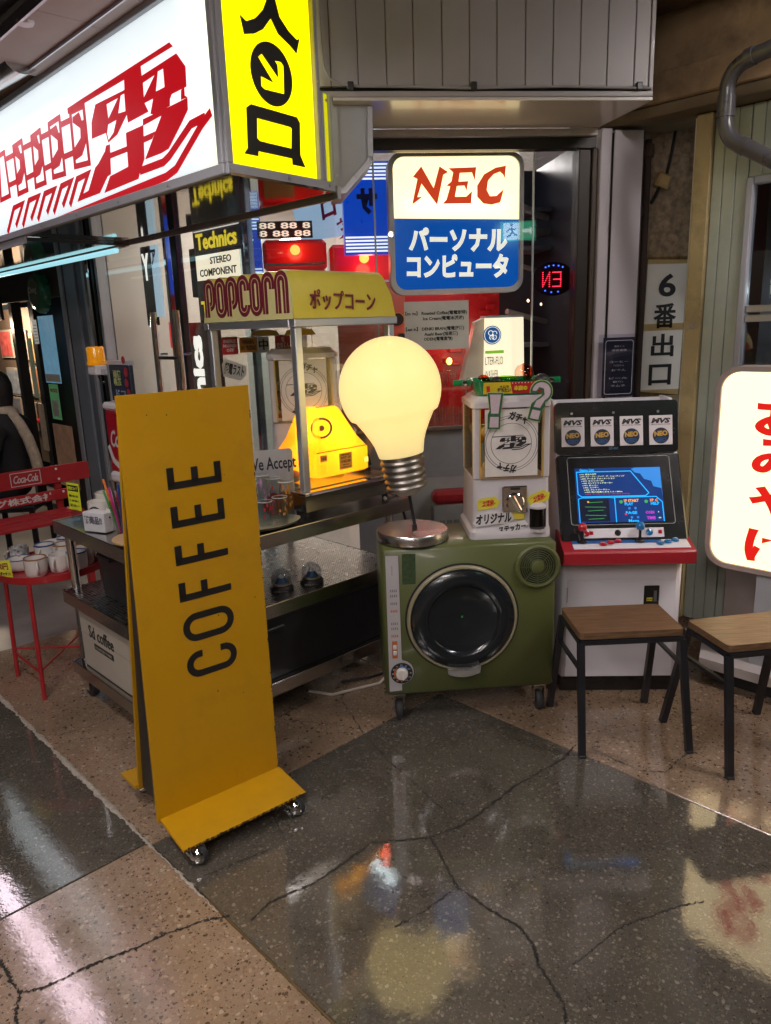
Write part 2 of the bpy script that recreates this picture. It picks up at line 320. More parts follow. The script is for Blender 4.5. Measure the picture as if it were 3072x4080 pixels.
LOGO= {'P1': [(-1.305,2.535),(-0.328,2.557),(-0.306,2.538),(-0.566,2.534),(-0.718,2.52),(-1.114,2.517),(-1.307,2.51)],'P2': [(-0.714,2.534),(-0.566,2.537),(-0.567,2.478),(-0.577,2.417),(-0.54,2.364),(-0.721,2.359),(-0.729,2.425)],'LB': [(-1.065,2.427),(-1.006,2.488),(-0.718,2.483),(-0.711,2.421),(-0.728,2.39),(-0.83,2.334),(-0.924,2.319),(-0.935,2.36),(-1.082,2.363)],'h1': [(-0.901,2.467),(-0.786,2.467),(-0.899,2.407)],'h2': [(-0.763,2.471),(-0.727,2.471),(-0.732,2.405),(-0.802,2.41)],'h3': [(-0.907,2.388),(-0.822,2.39),(-0.863,2.347),(-0.92,2.327),(-0.927,2.356)],'RB': [(-0.57,2.499),(-0.285,2.509),(-0.229,2.452),(-0.235,2.386),(-0.345,2.385),(-0.363,2.372),(-0.368,2.349),(-0.494,2.344),(-0.524,2.352),(-0.49,2.401),(-0.571,2.4),(-0.58,2.415)],'h4': [(-0.562,2.473),(-0.46,2.478),(-0.566,2.419)],'h5': [(-0.435,2.484),(-0.391,2.484),(-0.393,2.42),(-0.466,2.42)],'LK': [(-0.274,2.383),(-0.251,2.387),(-0.253,2.36),(-0.233,2.35),(-0.281,2.351)],'RL': [(-0.59,2.346),(-0.371,2.347),(-0.235,2.349),(-0.239,2.309),(-0.293,2.273),(-0.408,2.204),(-0.471,2.198),(-0.606,2.198),(-0.438,2.329),(-0.596,2.323)],'V2': [(-0.75,2.325),(-0.594,2.325),(-0.614,2.2),(-0.663,2.159),(-0.683,2.135),(-1.019,2.126),(-0.942,2.185),(-0.761,2.195)],'AR': [(-0.6,2.283),(-0.498,2.284),(-0.532,2.262),(-0.602,2.261)],'B2': [(-0.92,2.276),(-0.752,2.274),(-0.752,2.253),(-0.92,2.254)],'LV': [(-0.949,2.311),(-0.911,2.31),(-0.934,2.192),(-0.969,2.188),(-1.066,2.132),(-1.217,2.13),(-1.081,2.243),(-1.045,2.253),(-0.963,2.292)]}
LRIB= {'J1': [(-0.662,2.162),(-0.46,2.163),(-0.408,2.177),(-0.229,2.256),(-0.125,2.261)],'J2': [(-0.082,2.269),(-0.156,2.239),(-0.365,2.123),(-0.447,2.108),(-0.698,2.101),(-1.854,2.068),(-2.451,2.061)],'U1': [(-1.279,2.513),(-1.129,2.509),(-1.138,2.272),(-1.299,2.282)],'U2': [(-1.545,2.512),(-1.409,2.517),(-1.426,2.271),(-1.574,2.277)],'U3': [(-1.787,2.499),(-1.667,2.508),(-1.679,2.268),(-1.817,2.268)],'U4': [(-2.057,2.501),(-1.927,2.507),(-1.938,2.27),(-2.079,2.267)],'U5': [(-2.294,2.496),(-2.204,2.5),(-2.208,2.277),(-2.363,2.274)],'N1': [(-1.413,2.124),(-1.292,2.225),(-1.165,2.23),(-1.284,2.141),(-1.144,2.147)],'N2': [(-1.625,2.116),(-1.487,2.222),(-1.363,2.227),(-1.5,2.133)],'N3': [(-1.849,2.107),(-1.709,2.218),(-1.575,2.221),(-1.713,2.126)],'N4': [(-2.079,2.102),(-1.938,2.216),(-1.793,2.219),(-1.943,2.122)],'N5': [(-2.331,2.093),(-2.178,2.208),(-2.031,2.214),(-2.183,2.114)]}
LGL= [(-1.259,2.488),(-1.185,2.494),(-1.167,2.454),(-1.139,2.454),(-1.152,2.357),(-1.206,2.315),(-1.282,2.308),(-1.283,2.358),(-1.199,2.388),(-1.19,2.427),(-1.264,2.466)]
LCN= [[(-1.399,2.483),(-1.29,2.481)],[(-1.415,2.343),(-1.306,2.342)],[(-1.664,2.475),(-1.559,2.474)],[(-1.675,2.331),(-1.563,2.333)],[(-1.931,2.471),(-1.799,2.47)],[(-1.937,2.325),(-1.798,2.329)],[(-2.209,2.463),(-2.075,2.463)],[(-2.208,2.33),(-2.055,2.331)]]
IRI= [[(0.13,2.591),(0.158,2.578),(0.206,2.6),(0.247,2.638),(0.267,2.672),(0.274,2.704),(0.314,2.715),(0.314,2.685),(0.297,2.641),(0.283,2.618),(0.24,2.572),(0.193,2.546),(0.144,2.533)],[(0.285,2.619),(0.314,2.685),(0.331,2.635),(0.376,2.599),(0.419,2.58),(0.435,2.589),(0.413,2.532),(0.38,2.551),(0.318,2.577)]]
ARW= [(0.205,2.473),(0.226,2.489),(0.304,2.426),(0.304,2.467),(0.291,2.48),(0.325,2.483),(0.338,2.472),(0.332,2.374),(0.228,2.37),(0.212,2.377),(0.213,2.412),(0.276,2.403)]
KUCHI= [[(0.13,2.291),(0.153,2.306),(0.395,2.304),(0.41,2.286),(0.402,2.167),(0.428,2.126),(0.356,2.127),(0.356,2.149),(0.175,2.15),(0.172,2.132),(0.104,2.132),(0.123,2.153)],[(0.179,2.264),(0.353,2.262),(0.363,2.259),(0.355,2.185),(0.186,2.186),(0.173,2.194)]]
NECL= [[(0.397,2.14),(0.435,2.182),(0.49,2.09),(0.518,2.181),(0.557,2.157),(0.535,2.146),(0.505,2.021),(0.435,2.111),(0.415,2.054),(0.438,2.055),(0.391,2.023),(0.417,2.13)],[(0.56,2.173),(0.686,2.176),(0.679,2.123),(0.666,2.155),(0.61,2.153),(0.604,2.116),(0.649,2.118),(0.641,2.08),(0.631,2.1),(0.596,2.098),(0.587,2.053),(0.639,2.053),(0.666,2.076),(0.661,2.024),(0.531,2.025),(0.548,2.042),(0.566,2.097),(0.549,2.101),(0.571,2.117),(0.58,2.156)],[(0.818,2.13),(0.823,2.181),(0.775,2.173),(0.722,2.146),(0.69,2.099),(0.69,2.052),(0.718,2.023),(0.757,2.017),(0.797,2.026),(0.813,2.082),(0.779,2.054),(0.749,2.053),(0.734,2.079),(0.74,2.119),(0.766,2.146),(0.796,2.156),(0.81,2.145)]]
CRACKS= [[(-0.389,1.643),(-0.349,1.707),(-0.237,1.772),(-0.162,1.842),(-0.077,1.932),(0.011,1.938),(0.101,1.947),(0.195,1.992),(0.271,2.06),(0.404,2.193),(0.594,2.338),(0.66,2.425)],[(0.101,1.947),(0.134,1.84),(0.16,1.741),(0.234,1.658),(0.304,1.592),(0.329,1.536),(0.328,1.475),(0.363,1.372),(0.357,1.317)],[(0.195,1.992),(0.119,2.133),(0.001,2.327),(-0.113,2.551),(-0.21,2.827),(-0.178,3.023)],[(0.41,1.472),(0.484,1.524),(0.556,1.58),(0.711,1.636),(0.803,1.659)],[(0.16,1.741),(0.07,1.66),(-0.014,1.606)],[(-0.901,1.445),(-0.849,1.461),(-0.763,1.519),(-0.667,1.567),(-0.595,1.614),(-0.515,1.648),(-0.447,1.664)],[(-0.999,1.546),(-0.95,1.491),(-0.901,1.445),(-0.886,1.39),(-0.856,1.333)],[(-0.397,2.103),(-0.373,2.034),(-0.339,1.959)],[(-1.103,2.828),(-1.15,2.722),(-1.204,2.673),(-1.304,2.612)],[(-0.55,1.816),(-0.466,1.867),(-0.375,1.92)],[(-0.456,2.692),(-0.376,2.786),(-0.323,2.821)],[(-0.422,2.672),(-0.3,2.646)],[(0.699,2.402),(0.838,2.248),(0.918,2.234),(1.039,2.35)]]
# ------------------------------------------------------------------ shared materials
alu = brushed('brushed_aluminium', (.55, .56, .60), .35, .3, 1, 6)
alu_dull = pm('grey_painted_metal', (.40, .41, .45), .42, var=.06)
stain = brushed('stainless_steel', (.56, .55, .54), .22, .2, 8, 8)
mirror = brushed('polished_soffit_steel', (.62, .58, .50), .045, 1, 1, 1, .06)
chrome = pm('chrome', (.75, .75, .77), .08, metal=1, var=.04, rvar=.04)
black = pm('black_plastic', (.018, .018, .02), .38, var=.2, bump=.1)
blackm = pm('black_metal', (.012, .012, .016), .4, var=.2, bump=.2)
rubber = pm('dark_rubber', (.02, .02, .022), .7, var=.2)
white = pm('white_paint', (.72, .70, .72), .35, var=.04, coat=.2)
paper = pm('paper', (.74, .73, .70), .75, var=.04)
ink = pm('black_ink', (.012, .012, .014), .55)
redpaint = pm('red_paint', (.34, .012, .016), .4, var=.12, coat=.2, dirt=.15)
glassm = glass('window_glass', (.97, .985, .98))
glass_cup = glass('drinking_glass', (.93, .95, .95), ior=1.5)
screwm = pm('screw_steel', (.5, .5, .52), .3, metal=.9)
def P_ab(b, a): return (b*math.cos(R(43.5))+a*math.cos(R(133.5)), b*math.sin(R(43.5))+a*math.sin(R(133.5)))

# ------------------------------------------------------------------ floor: terrazzo slabs on screed
fl = MB().box(-30, 30, -30, 30, -.1, -.006).build('floor', pm('floor_screed', (.05, .045, .04), .6, dirt=.3)); tag(fl, kind='structure')
dark_t = terrazzo('dark_terrazzo', (.082, .073, .060), [(.112, .100, .083), (.155, .139, .114), (.070, .063, .052), (.20, .18, .148), (.135, .108, .082), (.095, .092, .080)], 92, .05)
beige_t = terrazzo('beige_terrazzo', (.27, .185, .125), [(.33, .24, .17), (.40, .32, .24), (.22, .14, .09), (.08, .055, .04), (.30, .22, .16), (.36, .25, .17)], 78, .12)
far_t = pm('concrete_floor', (.21, .19, .18), .32, var=.2, scale=4, bump=.2, bscale=30, dirt=.3)
slabs = [(-.49, .81, 1.95, 3.80, dark_t), (-.49, .81, -2.5, 1.95, beige_t), (-.49, .81, 3.80, 6.5, beige_t), (.81, 2.11, -2.5, 1.93, dark_t), (.81, 2.11, 1.93, 3.82, beige_t),
         (.81, 2.11, 3.82, 9, far_t), (2.11, 3.9, -2.5, 2.7, beige_t), (2.11, 3.9, 2.7, 9, far_t), (-1.79, -.49, -2.5, 1.95, dark_t), (-1.79, -.49, 1.95, 6.5, beige_t), (3.9, 8, -2.5, 9, far_t), (-6, -1.79, -2.5, 9, beige_t), (-1.79, .81, 6.5, 9, far_t)]
for (b0, b1, a0, a1, m) in slabs:
    g = .003; box('terrazzo_slab', m, fl, b0+g, b1-g, a0+g, a1-g, -.03, 0, .0015, rot=(0, 0, R(43.5)))
def ground_ribbon(pts, wd, z, mat, name, jit=.006, sub=7, parent=None):
    r2 = random.Random(len(pts)*7+int(abs(pts[0][0])*100)); P = []
    for i in range(len(pts)-1):
        for k in range(sub):
            t = k/sub; P.append((pts[i][0]*(1-t)+pts[i+1][0]*t+r2.uniform(-jit, jit), pts[i][1]*(1-t)+pts[i+1][1]*t+r2.uniform(-jit, jit)))
    P.append(pts[-1]); v = []; f = []
    for i, p in enumerate(P):
        q = P[min(i+1, len(P)-1)]; o_ = P[max(i-1, 0)]; d = Vector((q[0]-o_[0], q[1]-o_[1])).normalized(); e = wd*r2.choice((.25, .4, .6, .8, 1.0, 1.2, 1.9))*(.3 if i in (0, len(P)-1) else 1)/2
        v += [(p[0]-d.y*e, p[1]+d.x*e, z), (p[0]+d.y*e, p[1]-d.x*e, z)]
        if i: f.append((2*i-2, 2*i-1, 2*i+1, 2*i))
    o = MB().add(v, f).build(name, mat, parent); return o
crackm = pm('crack_grime', (.012, .010, .008), .8)
for i, c in enumerate(CRACKS): ground_ribbon(c, .0065 if i in (0, 1, 5, 6) else .0035, .0012+i*.0001, crackm, 'floor_crack', jit=.0035, sub=18, parent=fl)
# rough mortar bead and brass strip along the slab joint
mort = MB(); N = 420; pw0 = .5; sec = []
for i in range(N+1):
    a0 = 1.55+i*(5.2-1.55)/N; pw0 = min(1, max(.15, pw0+rnd.uniform(-.22, .22)))
    if a0 < 1.95 and math.sin(a0*23) < -.1: pw0 = .0
    wd_ = .002+.011*pw0; hh = .001+.006*pw0; sh = rnd.uniform(-.003, .003)
    sec.append([(*P_ab(.806+sh+k*wd_, a0), -.001 if abs(k) == 1 else hh*rnd.uniform(.5, 1)) for k in (-1, -.5, .1, .6, 1)])
for i in range(N):
    n0 = len(mort.v); mort.v += sec[i]+sec[i+1]; mort.f += [(n0+k, n0+k+1, n0+6+k, n0+5+k) for k in range(4)]
mort.build('mortar_bead', pm('mortar', (.34, .30, .25), .45, var=.3, scale=60, bump=.5), fl, smooth=True, ang=70)
bs = MB(); p0 = P_ab(.81, -1.0); p1 = P_ab(.81, 1.62); bs.cyl((*p0, -.001), (*p1, -.001), .003, seg=6); bs.build('brass_strip', pm('old_brass', (.18, .12, .05), .5, metal=.6), fl)
# pale mortar smear by the red table
sm = MB()
for (x, y, r) in ((-1.28, 3.3, .07), (-1.2, 3.22, .06), (-1.36, 3.36, .05), (-1.1, 3.17, .05), (-1.42, 3.28, .03)):
    pts = [(x+r*rnd.uniform(.6, 1.2)*math.cos(t), y+r*rnd.uniform(.4, .9)*math.sin(t)) for t in [2*math.pi*k/14 for k in range(14)]]; sm.prismz(pts, .0005, .003+r*.01)
sm.build('mortar_patch', MATS['mortar'], fl)

# ------------------------------------------------------------------ ceilings, structural shell
ceilm = pm('ceiling_board', (.46, .385, .35), .7, var=.08, scale=5, bump=.1)
WSL, WSR = (-.53, 2.91, 0), -46.5
def ws_thing(name, label, cat, **k): return thing(name, label, cat, WSL, WSR, **k)
ce = MB().box(-16, 14, -7, 16, 3.05, 3.2).build('ceiling', pm('dark_ceiling', (.05, .04, .032), .8, dirt=.5)); tag(ce, kind='structure')
cb = thing('ceiling_panel', 'brown board ceiling panel with seam above the white sign', 'ceiling panel', WSL, WSR)
for (x0, x1, y0, y1) in ((-1.55, -.80, -.30, -.08), (-.796, .9, -.30, -.08)): box('board', ceilm, cb, x0, x1, y0, y1, 2.73, 2.75, .002)
for (x0, x1, y0, y1) in ((-1.55, -.80, -.075, -.004), (-.796, .9, -.075, -.004)): box('board', ceilm, cb, x0, x1, y0, y1, 2.722, 2.742, .002)
box('edge_trim', alu, cb, -1.55, .9, -.083, -.076, 2.716, 2.735)
box('edge_trim', alu, cb, -1.55, .9, -.312, -.300, 2.716, 2.76)
MB().lathe([(.001, 2.715), (.03, 2.716), (.034, 2.724), (.034, 2.731)], 20, (-.93, -.28, 0)).build('sensor_disc', white, cb, smooth=True)
dp = ws_thing('ceiling_duct', 'dull metal duct pipe under the ceiling left of the white sign', 'duct')
MB().cyl((-4.5, -.25, 2.84), (-1.45, -.12, 2.78), .09, seg=20).build('pipe', stain, dp, smooth=True)
MB().cyl((-4.5, .05, 2.80), (-1.4, -.0, 2.79), .05, seg=16).build('pipe', pm('lagging', (.35, .28, .2), .7), dp, smooth=True)
bb_ = thing('dark_beam', 'dark steel beam crossing the ceiling at the upper left', 'beam', WSL, WSR)
box('flange', pm('dark_steel', (.02, .018, .02), .6), bb_, -3.5, 1.2, -1.2, -.315, 2.78, 2.86); box('web', MATS['dark_steel'], bb_, -3.5, 1.2, -1.0, -.5, 2.86, 3.04)

for o_ in (cb, dp, bb_): o_.location = (-.4625, 2.5396, .191); o_.scale = (.8727,)*3
# ------------------------------------------------------------------ corner light box: white face, yellow face, frame, polished soffit
lb = ws_thing('corner_light_box', 'corner canopy light box, white face with red logo and yellow entrance face', 'sign')
lb.location = (-.4625, 2.5396, .191); lb.scale = (.8727,)*3
YR = 52.0+46.5                                   # yellow face turned against the white one
wp = translucent('lit_white_acrylic', (.92, .95, .95), emis=.42, ecol=(.88, .97, 1.0), tfac=.9); rl = em('lit_red_vinyl', (.52, .002, .008), .85, (.25, .004, .008), rough=.4, coat=0)
Z0, Z1 = 2.05, 2.72
box('white_panel', wp, lb, -4.6, -.022, .012, .03, Z0+.03, Z1-.01)
for (x0, x1, z0, z1) in ((-4.6, -.001, Z0-.002, Z0+.034), (-4.6, -.001, Z1-.02, Z1+.012), (-.034, -.001, Z0+.034, Z1-.02)): box('frame_bar', alu_dull, lb, x0, x1, -.012, .034, z0, z1, .003)
def logo(name, parent, keys, rmat, M, yq, depth=.002):
    T = lambda L: [M(p) for p in L]
    for k in keys:
        if k[0] == 'h': continue
        loops = [T(LOGO[k])]
        if k == 'LB': loops += [T(LOGO[h]) for h in ('h1', 'h2', 'h3')]
        if k == 'RB': loops += [T(LOGO[h]) for h in ('h4', 'h5')]
        flat(name, loops, depth, rmat, parent, (0, yq, 0))
I2 = lambda p: p
logo('red_logo', lb, LOGO, rl, I2, .0095)
J = MB()
for k in ('J1', 'J2'): J.ribbon(LRIB[k], .030, .0085, .0105)
J.build('logo_swoosh', rl, lb)
U = MB()
for k in ('U1', 'U2', 'U3', 'U4', 'U5'): U.ribbon(LRIB[k], .025, .0085, .0105, True)
for L in LCN: U.ribbon(L, .026, .0086, .0104)
for dx in (0, -.272, -.53, -.80): U.prism([(x+dx, z+.002*dx) for x, z in LGL], .0085, .0105)
U.build('logo_letters', rl, lb)
Nn = MB()
for k in ('N1', 'N2', 'N3', 'N4', 'N5'): Nn.ribbon(LRIB[k], .028, .0085, .0105)
Nn.build('logo_letters', rl, lb)
d = bpy.data.lights.new('tube_light', 'AREA'); d.shape = 'RECTANGLE'; d.size = 4.4; d.size_y = .06; d.energy = 1.8; d.color = (.95, 1, 1); lo = link(bpy.data.objects.new('tube_light', d), lb, (-2.25, .15, 2.36)); lo.rotation_euler = (R(90), 0, 0)
box('back_sheet', white, lb, -4.6, -.045, .20, .21, Z0+.03, Z1)
# yellow entrance face (lit by tubes behind the acrylic)
yp = translucent('lit_yellow_acrylic', (.95, .86, .03), emis=.62, ecol=(.95, .85, .0), tfac=.9)
yr = (0, 0, R(YR))
box('yellow_panel', yp, lb, .03, .50, .012, .016, Z0+.03, 2.92, rot=yr)
for (x0, x1, z0, z1) in ((.001, .584, Z0-.002, Z0+.036), (.001, .030, Z0+.036, 2.92), (.498, .518, Z0+.036, 2.92)): box('frame_bar', alu_dull, lb, x0, x1, -.012, .034, z0, z1, .003, rot=yr)
box('yellow_edge', em('lit_yellow_edge', (.8, .76, 0), .7), lb, .536, .572, .0, .03, Z0+.036, 2.42, .004, rot=yr)
box('frame_bar', alu_dull, lb, .572, .584, -.012, .034, Z0+.036, 2.42, .002, rot=yr); box('frame_bar', alu_dull, lb, .519, .535, -.012, .034, Z0+.036, 2.42, .002, rot=yr)
bk = pm('sign_black', (.008, .008, .005), .4)
yl = lambda nm, loops, m=bk, y=.0095: flat(nm, loops, .003, m, lb, (0, 0, 0), yr) if False else None
def yflat(nm, loops, m, yo): 
    o = flat(nm, loops, .003, m, lb, (0, 0, 0), yr); o.location = (-yo*math.sin(R(YR)), yo*math.cos(R(YR)), 0); return o
for L in IRI: yflat('kanji_stroke', [L], bk, .009)
yflat('arrow_disc', [circ(.272, 2.429, .108, 40), ARW], bk, .009)
yflat('kanji_stroke', KUCHI, bk, .009)
for (x, z) in ((.015, Z0+.016), (.31, Z0+.018), (.55, Z0+.02), (.55, 2.39), (.508, 2.45)):
    MB().lathe([(.006, -.016), (.006, -.012)], 10, (x, 0, z), 'y').build('screw', screwm, lb, rot=yr)
for x in (-.4, -.85, -1.3, -1.75): MB().lathe([(.005, -.016), (.005, -.012)], 10, (x, 0, Z0+.014), 'y').build('screw', screwm, lb)
# tubes inside the yellow face
for (xx, z0, z1) in ((.40, 2.20, 2.62), (.14, 2.35, 2.9)):
    d = bpy.data.lights.new('tube_light', 'AREA'); d.shape = 'RECTANGLE'; d.size = .05; d.size_y = z1-z0; d.energy = 2.6; d.color = (1, .97, .85)
    a_ = R(YR); lo = link(bpy.data.objects.new('tube_light', d), lb, (xx*math.cos(a_)-.075*math.sin(a_), xx*math.sin(a_)+.075*math.cos(a_), (z0+z1)/2)); lo.rotation_euler = (R(90), 0, R(YR))
box('back_sheet', white, lb, .10, .50, .14, .15, Z0+.03, 2.92, rot=yr)
# soffit: polished sheet, trimmed at the back; a lower hood carries the fluorescent tube
MB().prismz([(-2.05, .012), (0.012, .012), (-.0865+.012, .578), (-.11, .61), (-2.05, .61)], Z0-.006, Z0+.004).build('soffit', mirror, lb)
box('soffit_trim', alu_dull, lb, -4.6, -.10, .612, .63, Z0-.022, Z0+.03, .002)
box('soffit', mirror, lb, -4.6, -2.053, .012, .61, Z0-.03, Z0-.008)
box('hood_edge', alu_dull, lb, -4.6, -2.052, -.002, .010, Z0-.04, Z0-.004)
MB().cyl((-4.4, .57, Z0-.047), (-2.15, .57, Z0-.047), .016, seg=12).build('fluorescent_tube', em('cool_tube', (.42, .84, .94), .95), lb, smooth=True)
box('tube_batten', white, lb, -4.45, -2.08, .545, .598, Z0-.036, Z0-.0305)
# grey return box closing the canopy against the fascia
rb_ = thing('canopy_end_cap', 'grey metal end plate with chamfered lower corner beside the yellow sign', 'end plate', (-.16, 3.03, 0), 6.5)
MB().prism([(.012, 2.335), (.172, 2.30), (.166, 2.112), (.055, 1.998), (.012, 1.994)], .05, .30).build('plate', alu_dull, rb_)
MB().ribbon([(.012, 2.003), (.055, 2.008), (.160, 2.117)], .020, .042, .0495).build('edge_strip', alu, rb_); MB().ribbon([(.157, 2.125), (.161, 2.298)], .018, .042, .0495).build('edge_strip', alu, rb_); MB().ribbon([(.025, 2.01), (.027, 2.325)], .024, .043, .0495).build('edge_strip', alu_dull, rb_)
for (x, z) in ((.04, 2.012), (.095, 2.055), (.155, 2.112), (.026, 2.30), (.026, 2.06)): MB().lathe([(.005, -.0), (.005, .004)], 10, (x, .038, z), 'y').build('screw', screwm, rb_)


# ------------------------------------------------------------------ fascia above the shop window
FAL, FAR_ = (-.16, 3.03, 0), 6.5
def fa_thing(name, label, cat, **k): return thing(name, label, cat, FAL, FAR_, **k)
fa = fa_thing('plank_fascia', 'grey vertical plank bulkhead above the shop window', 'fascia')
plk = pm('fascia_grey', (.36, .335, .335), .38, var=.05, scale=6, coat=.1)
xs = [-.09, .017, .117, .222, .323, .430, .533, .637, .746, .852, .958, 1.065, 1.173, 1.232]
for i in range(len(xs)-1): box('plank', plk, fa, xs[i]+.0015, xs[i+1]-.0015, 0, .02, 2.355, 3.05, .002)
box('backing', pm('dark_gap', (.01, .01, .01), .8), fa, -.08, 1.235, .021, .05, 2.335, 3.05); box('corner_trim', plk, fa, 1.2335, 1.25, -.003, .35, 2.33, 3.05, .002)
box('drip_edge', plk, fa, -.09, 1.25, -.006, .03, 2.318, 2.338, .003)
MB().prismz([(.02, -.004), (1.25, -.004), (1.25, .02), (1.20, .40), (.02, .40)], 2.306, 2.3165).build('underside', pm('underside_white', (.66, .61, .55), .25, var=.02, scale=3, rvar=.03, coat=.3), fa)
cb2 = fa_thing('fascia_cable', 'thin grey cable clipped along the bottom of the plank fascia', 'cable')
pts = [(-.02, -.016, 2.75), (-.015, -.016, 2.50), (-.01, -.016, 2.42), (.01, -.016, 2.375), (.05, -.014, 2.358)]+[(x, -.012, 2.349+.003*math.sin(x*9)) for x in (.12, .3, .5, .56, .7, .9, 1.1, 1.2, 1.235)]+[(1.253, .02, 2.34), (1.258, .2, 2.335)]
MB().tube(pts, .005, 6).build('cable', pm('grey_cable', (.3, .29, .28), .6), cb2, smooth=True)
for x in (.085, .545, 1.19): box('clip', black, cb2, x-.012, x+.012, -.022, -.003, 2.338, 2.366, .003); 

# ------------------------------------------------------------------ storefront: head frame, mullions, glass, column
sf = fa_thing('shop_window', 'glass shop front in dark frames holding the computer sign', 'shop window')
GY = .45; fram = pm('dark_frame', (.03, .024, .02), .4, metal=.4); fw = pm('frame_white', (.55, .52, .52), .35)
box('head_rail', fw, sf, .13, 1.20, .402, .43, 2.275, 2.304, .002); box('head_rail', fram, sf, .13, 1.20, .412, .47, 2.225, 2.272, .003)
box('jamb', fram, sf, 1.125, 1.18, GY-.03, GY+.06, 0, 2.224, .004); box('jamb', pm('brown_jamb', (.05, .03, .02), .5), sf, 1.181, 1.205, GY-.045, GY+.05, 0, 2.224, .003)
box('glass_pane', glassm, sf, .22, .925, GY, GY+.006, .02, 2.222); box('glass_pane', glass('dark_glass', (.62, .63, .66)), sf, .932, 1.124, GY, GY+.006, .02, 2.222)
box('glass_edge', pm('glass_edge_mat', (.45, .52, .52), .1, coat=1), sf, .926, .931, GY-.004, GY+.012, .02, 2.224); box('glass_edge', MATS['glass_edge_mat'], sf, .205, .213, GY-.006, GY+.012, .02, 2.26)
box('sill', stain, sf, .13, 1.20, GY-.02, GY+.05, .0, .018)
co = fa_thing('white_column', 'tall white boxed column at the right of the shop window', 'column')
box('casing', pm('column_white', (.50, .46, .50), .4, var=.04, scale=4), co, 1.262, 1.398, .37, .55, 0, 2.29, .004); box('casing', MATS['column_white'], co, 1.208, 1.2605, .385, .54, 0, 2.30, .004)
box('groove', pm('dark_gap', (0, 0, 0)), co, 1.2605, 1.262, .372, .5, 0, 2.28)
# glass wall along the passage (left side)
gw = ws_thing('passage_window', 'glass wall and door with chrome bar handles along the passage', 'glass wall')
box('glass_pane', glassm, gw, -.745, -.12, .60, .606, .02, 2.03); box('corner_post', chrome, gw, -.79, -.755, .585, .62, 0, 2.03, .004); box('post_fin', glass('fin', (.8, .9, .95)), gw, -.752, -.746, .53, .66, 0, 2.03)
box('glass_pane', glassm, gw, -1.45, -.795, .60, .606, .02, 2.03); box('door_stile', black, gw, -1.52, -1.455, .585, .625, 0, 2.03, .004)
box('glass_pane', glassm, gw, -2.45, -1.525, .60, .606, .02, 2.03); box('post', chrome, gw, -1.60, -1.575, .583, .62, 0, 2.03, .003)
for x in (-1.70, -1.43):
    h_ = MB().cyl((x, .535, .55), (x, .535, 1.62), .019, seg=16).build('door_handle', chrome, gw, smooth=True)
    MB().cyl((x, .535, 1.38), (x, .60, 1.38), .009, seg=8).cyl((x, .535, .75), (x, .60, .75), .009, seg=8).build('standoff', chrome, h_)
MB().cyl((-1.70, .54, 1.36), (-1.43, .54, 1.36), .010, seg=8).build('handle_tie', black, gw)
for (x0, x1, m) in ((-2.50, -2.47, alu_dull), (-2.56, -2.53, black), (-2.64, -2.60, chrome), (-2.72, -2.68, alu_dull)): box('jamb', m, gw, x0, x1, .57, .64, 0, 2.0, .003)
box('bulkhead', alu_dull, gw, -2.75, -.06, .46, .626, 2.032, 2.7)
gc = ws_thing('steel_column', 'blue grey steel column between the two shops', 'column')
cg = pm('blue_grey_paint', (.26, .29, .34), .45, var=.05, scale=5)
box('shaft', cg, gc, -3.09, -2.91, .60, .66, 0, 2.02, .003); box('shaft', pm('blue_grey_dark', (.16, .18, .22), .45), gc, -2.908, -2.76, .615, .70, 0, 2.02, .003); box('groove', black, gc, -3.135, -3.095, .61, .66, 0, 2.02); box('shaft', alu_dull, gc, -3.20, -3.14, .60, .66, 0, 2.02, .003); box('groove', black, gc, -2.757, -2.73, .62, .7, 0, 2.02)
# ------------------------------------------------------------------ shop interior shell
iw = pm('interior_white', (.60, .55, .50), .45, var=.04, scale=3)
ish = ws_thing('shop_interior', 'pale panelled interior walls and ceiling seen through the glass', 'interior')
MB().prismz([(-2.5, .64), (-.1, .64), (-.02, .86), (.58, 1.68), (.6, 4), (-2.5, 4)], 2.46, 2.5).build('ceiling_sheet', pm('interior_ceiling', (.35, .40, .45), .25), ish)
for k in range(6): box('wall_panel', iw, ish, -2.52, -2.50, .66+k*.56, .66+k*.56+.555, 0, 2.46, .002)
for k in range(6): box('wall_panel', iw, ish, -2.5+k*.52, -2.5+k*.52+.515, 4.0, 4.02, 0, 2.46, .002)
box('wall_panel', pm('salmon_wall', (.55, .22, .16), .5), ish, .6, .62, 1.70, 4.0, 0, 2.46)
for k, (x, y) in enumerate(((-1.75, 1.55), (-.75, 2.3), (-1.6, 3.0))):
    q = thing('shop_ceiling_lamp', ['flat ceiling lamp inside the shop near the door', 'flat ceiling lamp in the middle of the shop', 'flat ceiling lamp at the back of the shop'][k], 'lamp', WSL, WSR, group='shop ceiling lamps')
    box('rim', white, q, x-.22, x+.22, y-.22, y+.22, 2.432, 2.458, .004); box('diffuser', em('shop_diffuser', (1, .91, .80), 42), q, x-.2, x+.2, y-.2, y+.2, 2.42, 2.431)
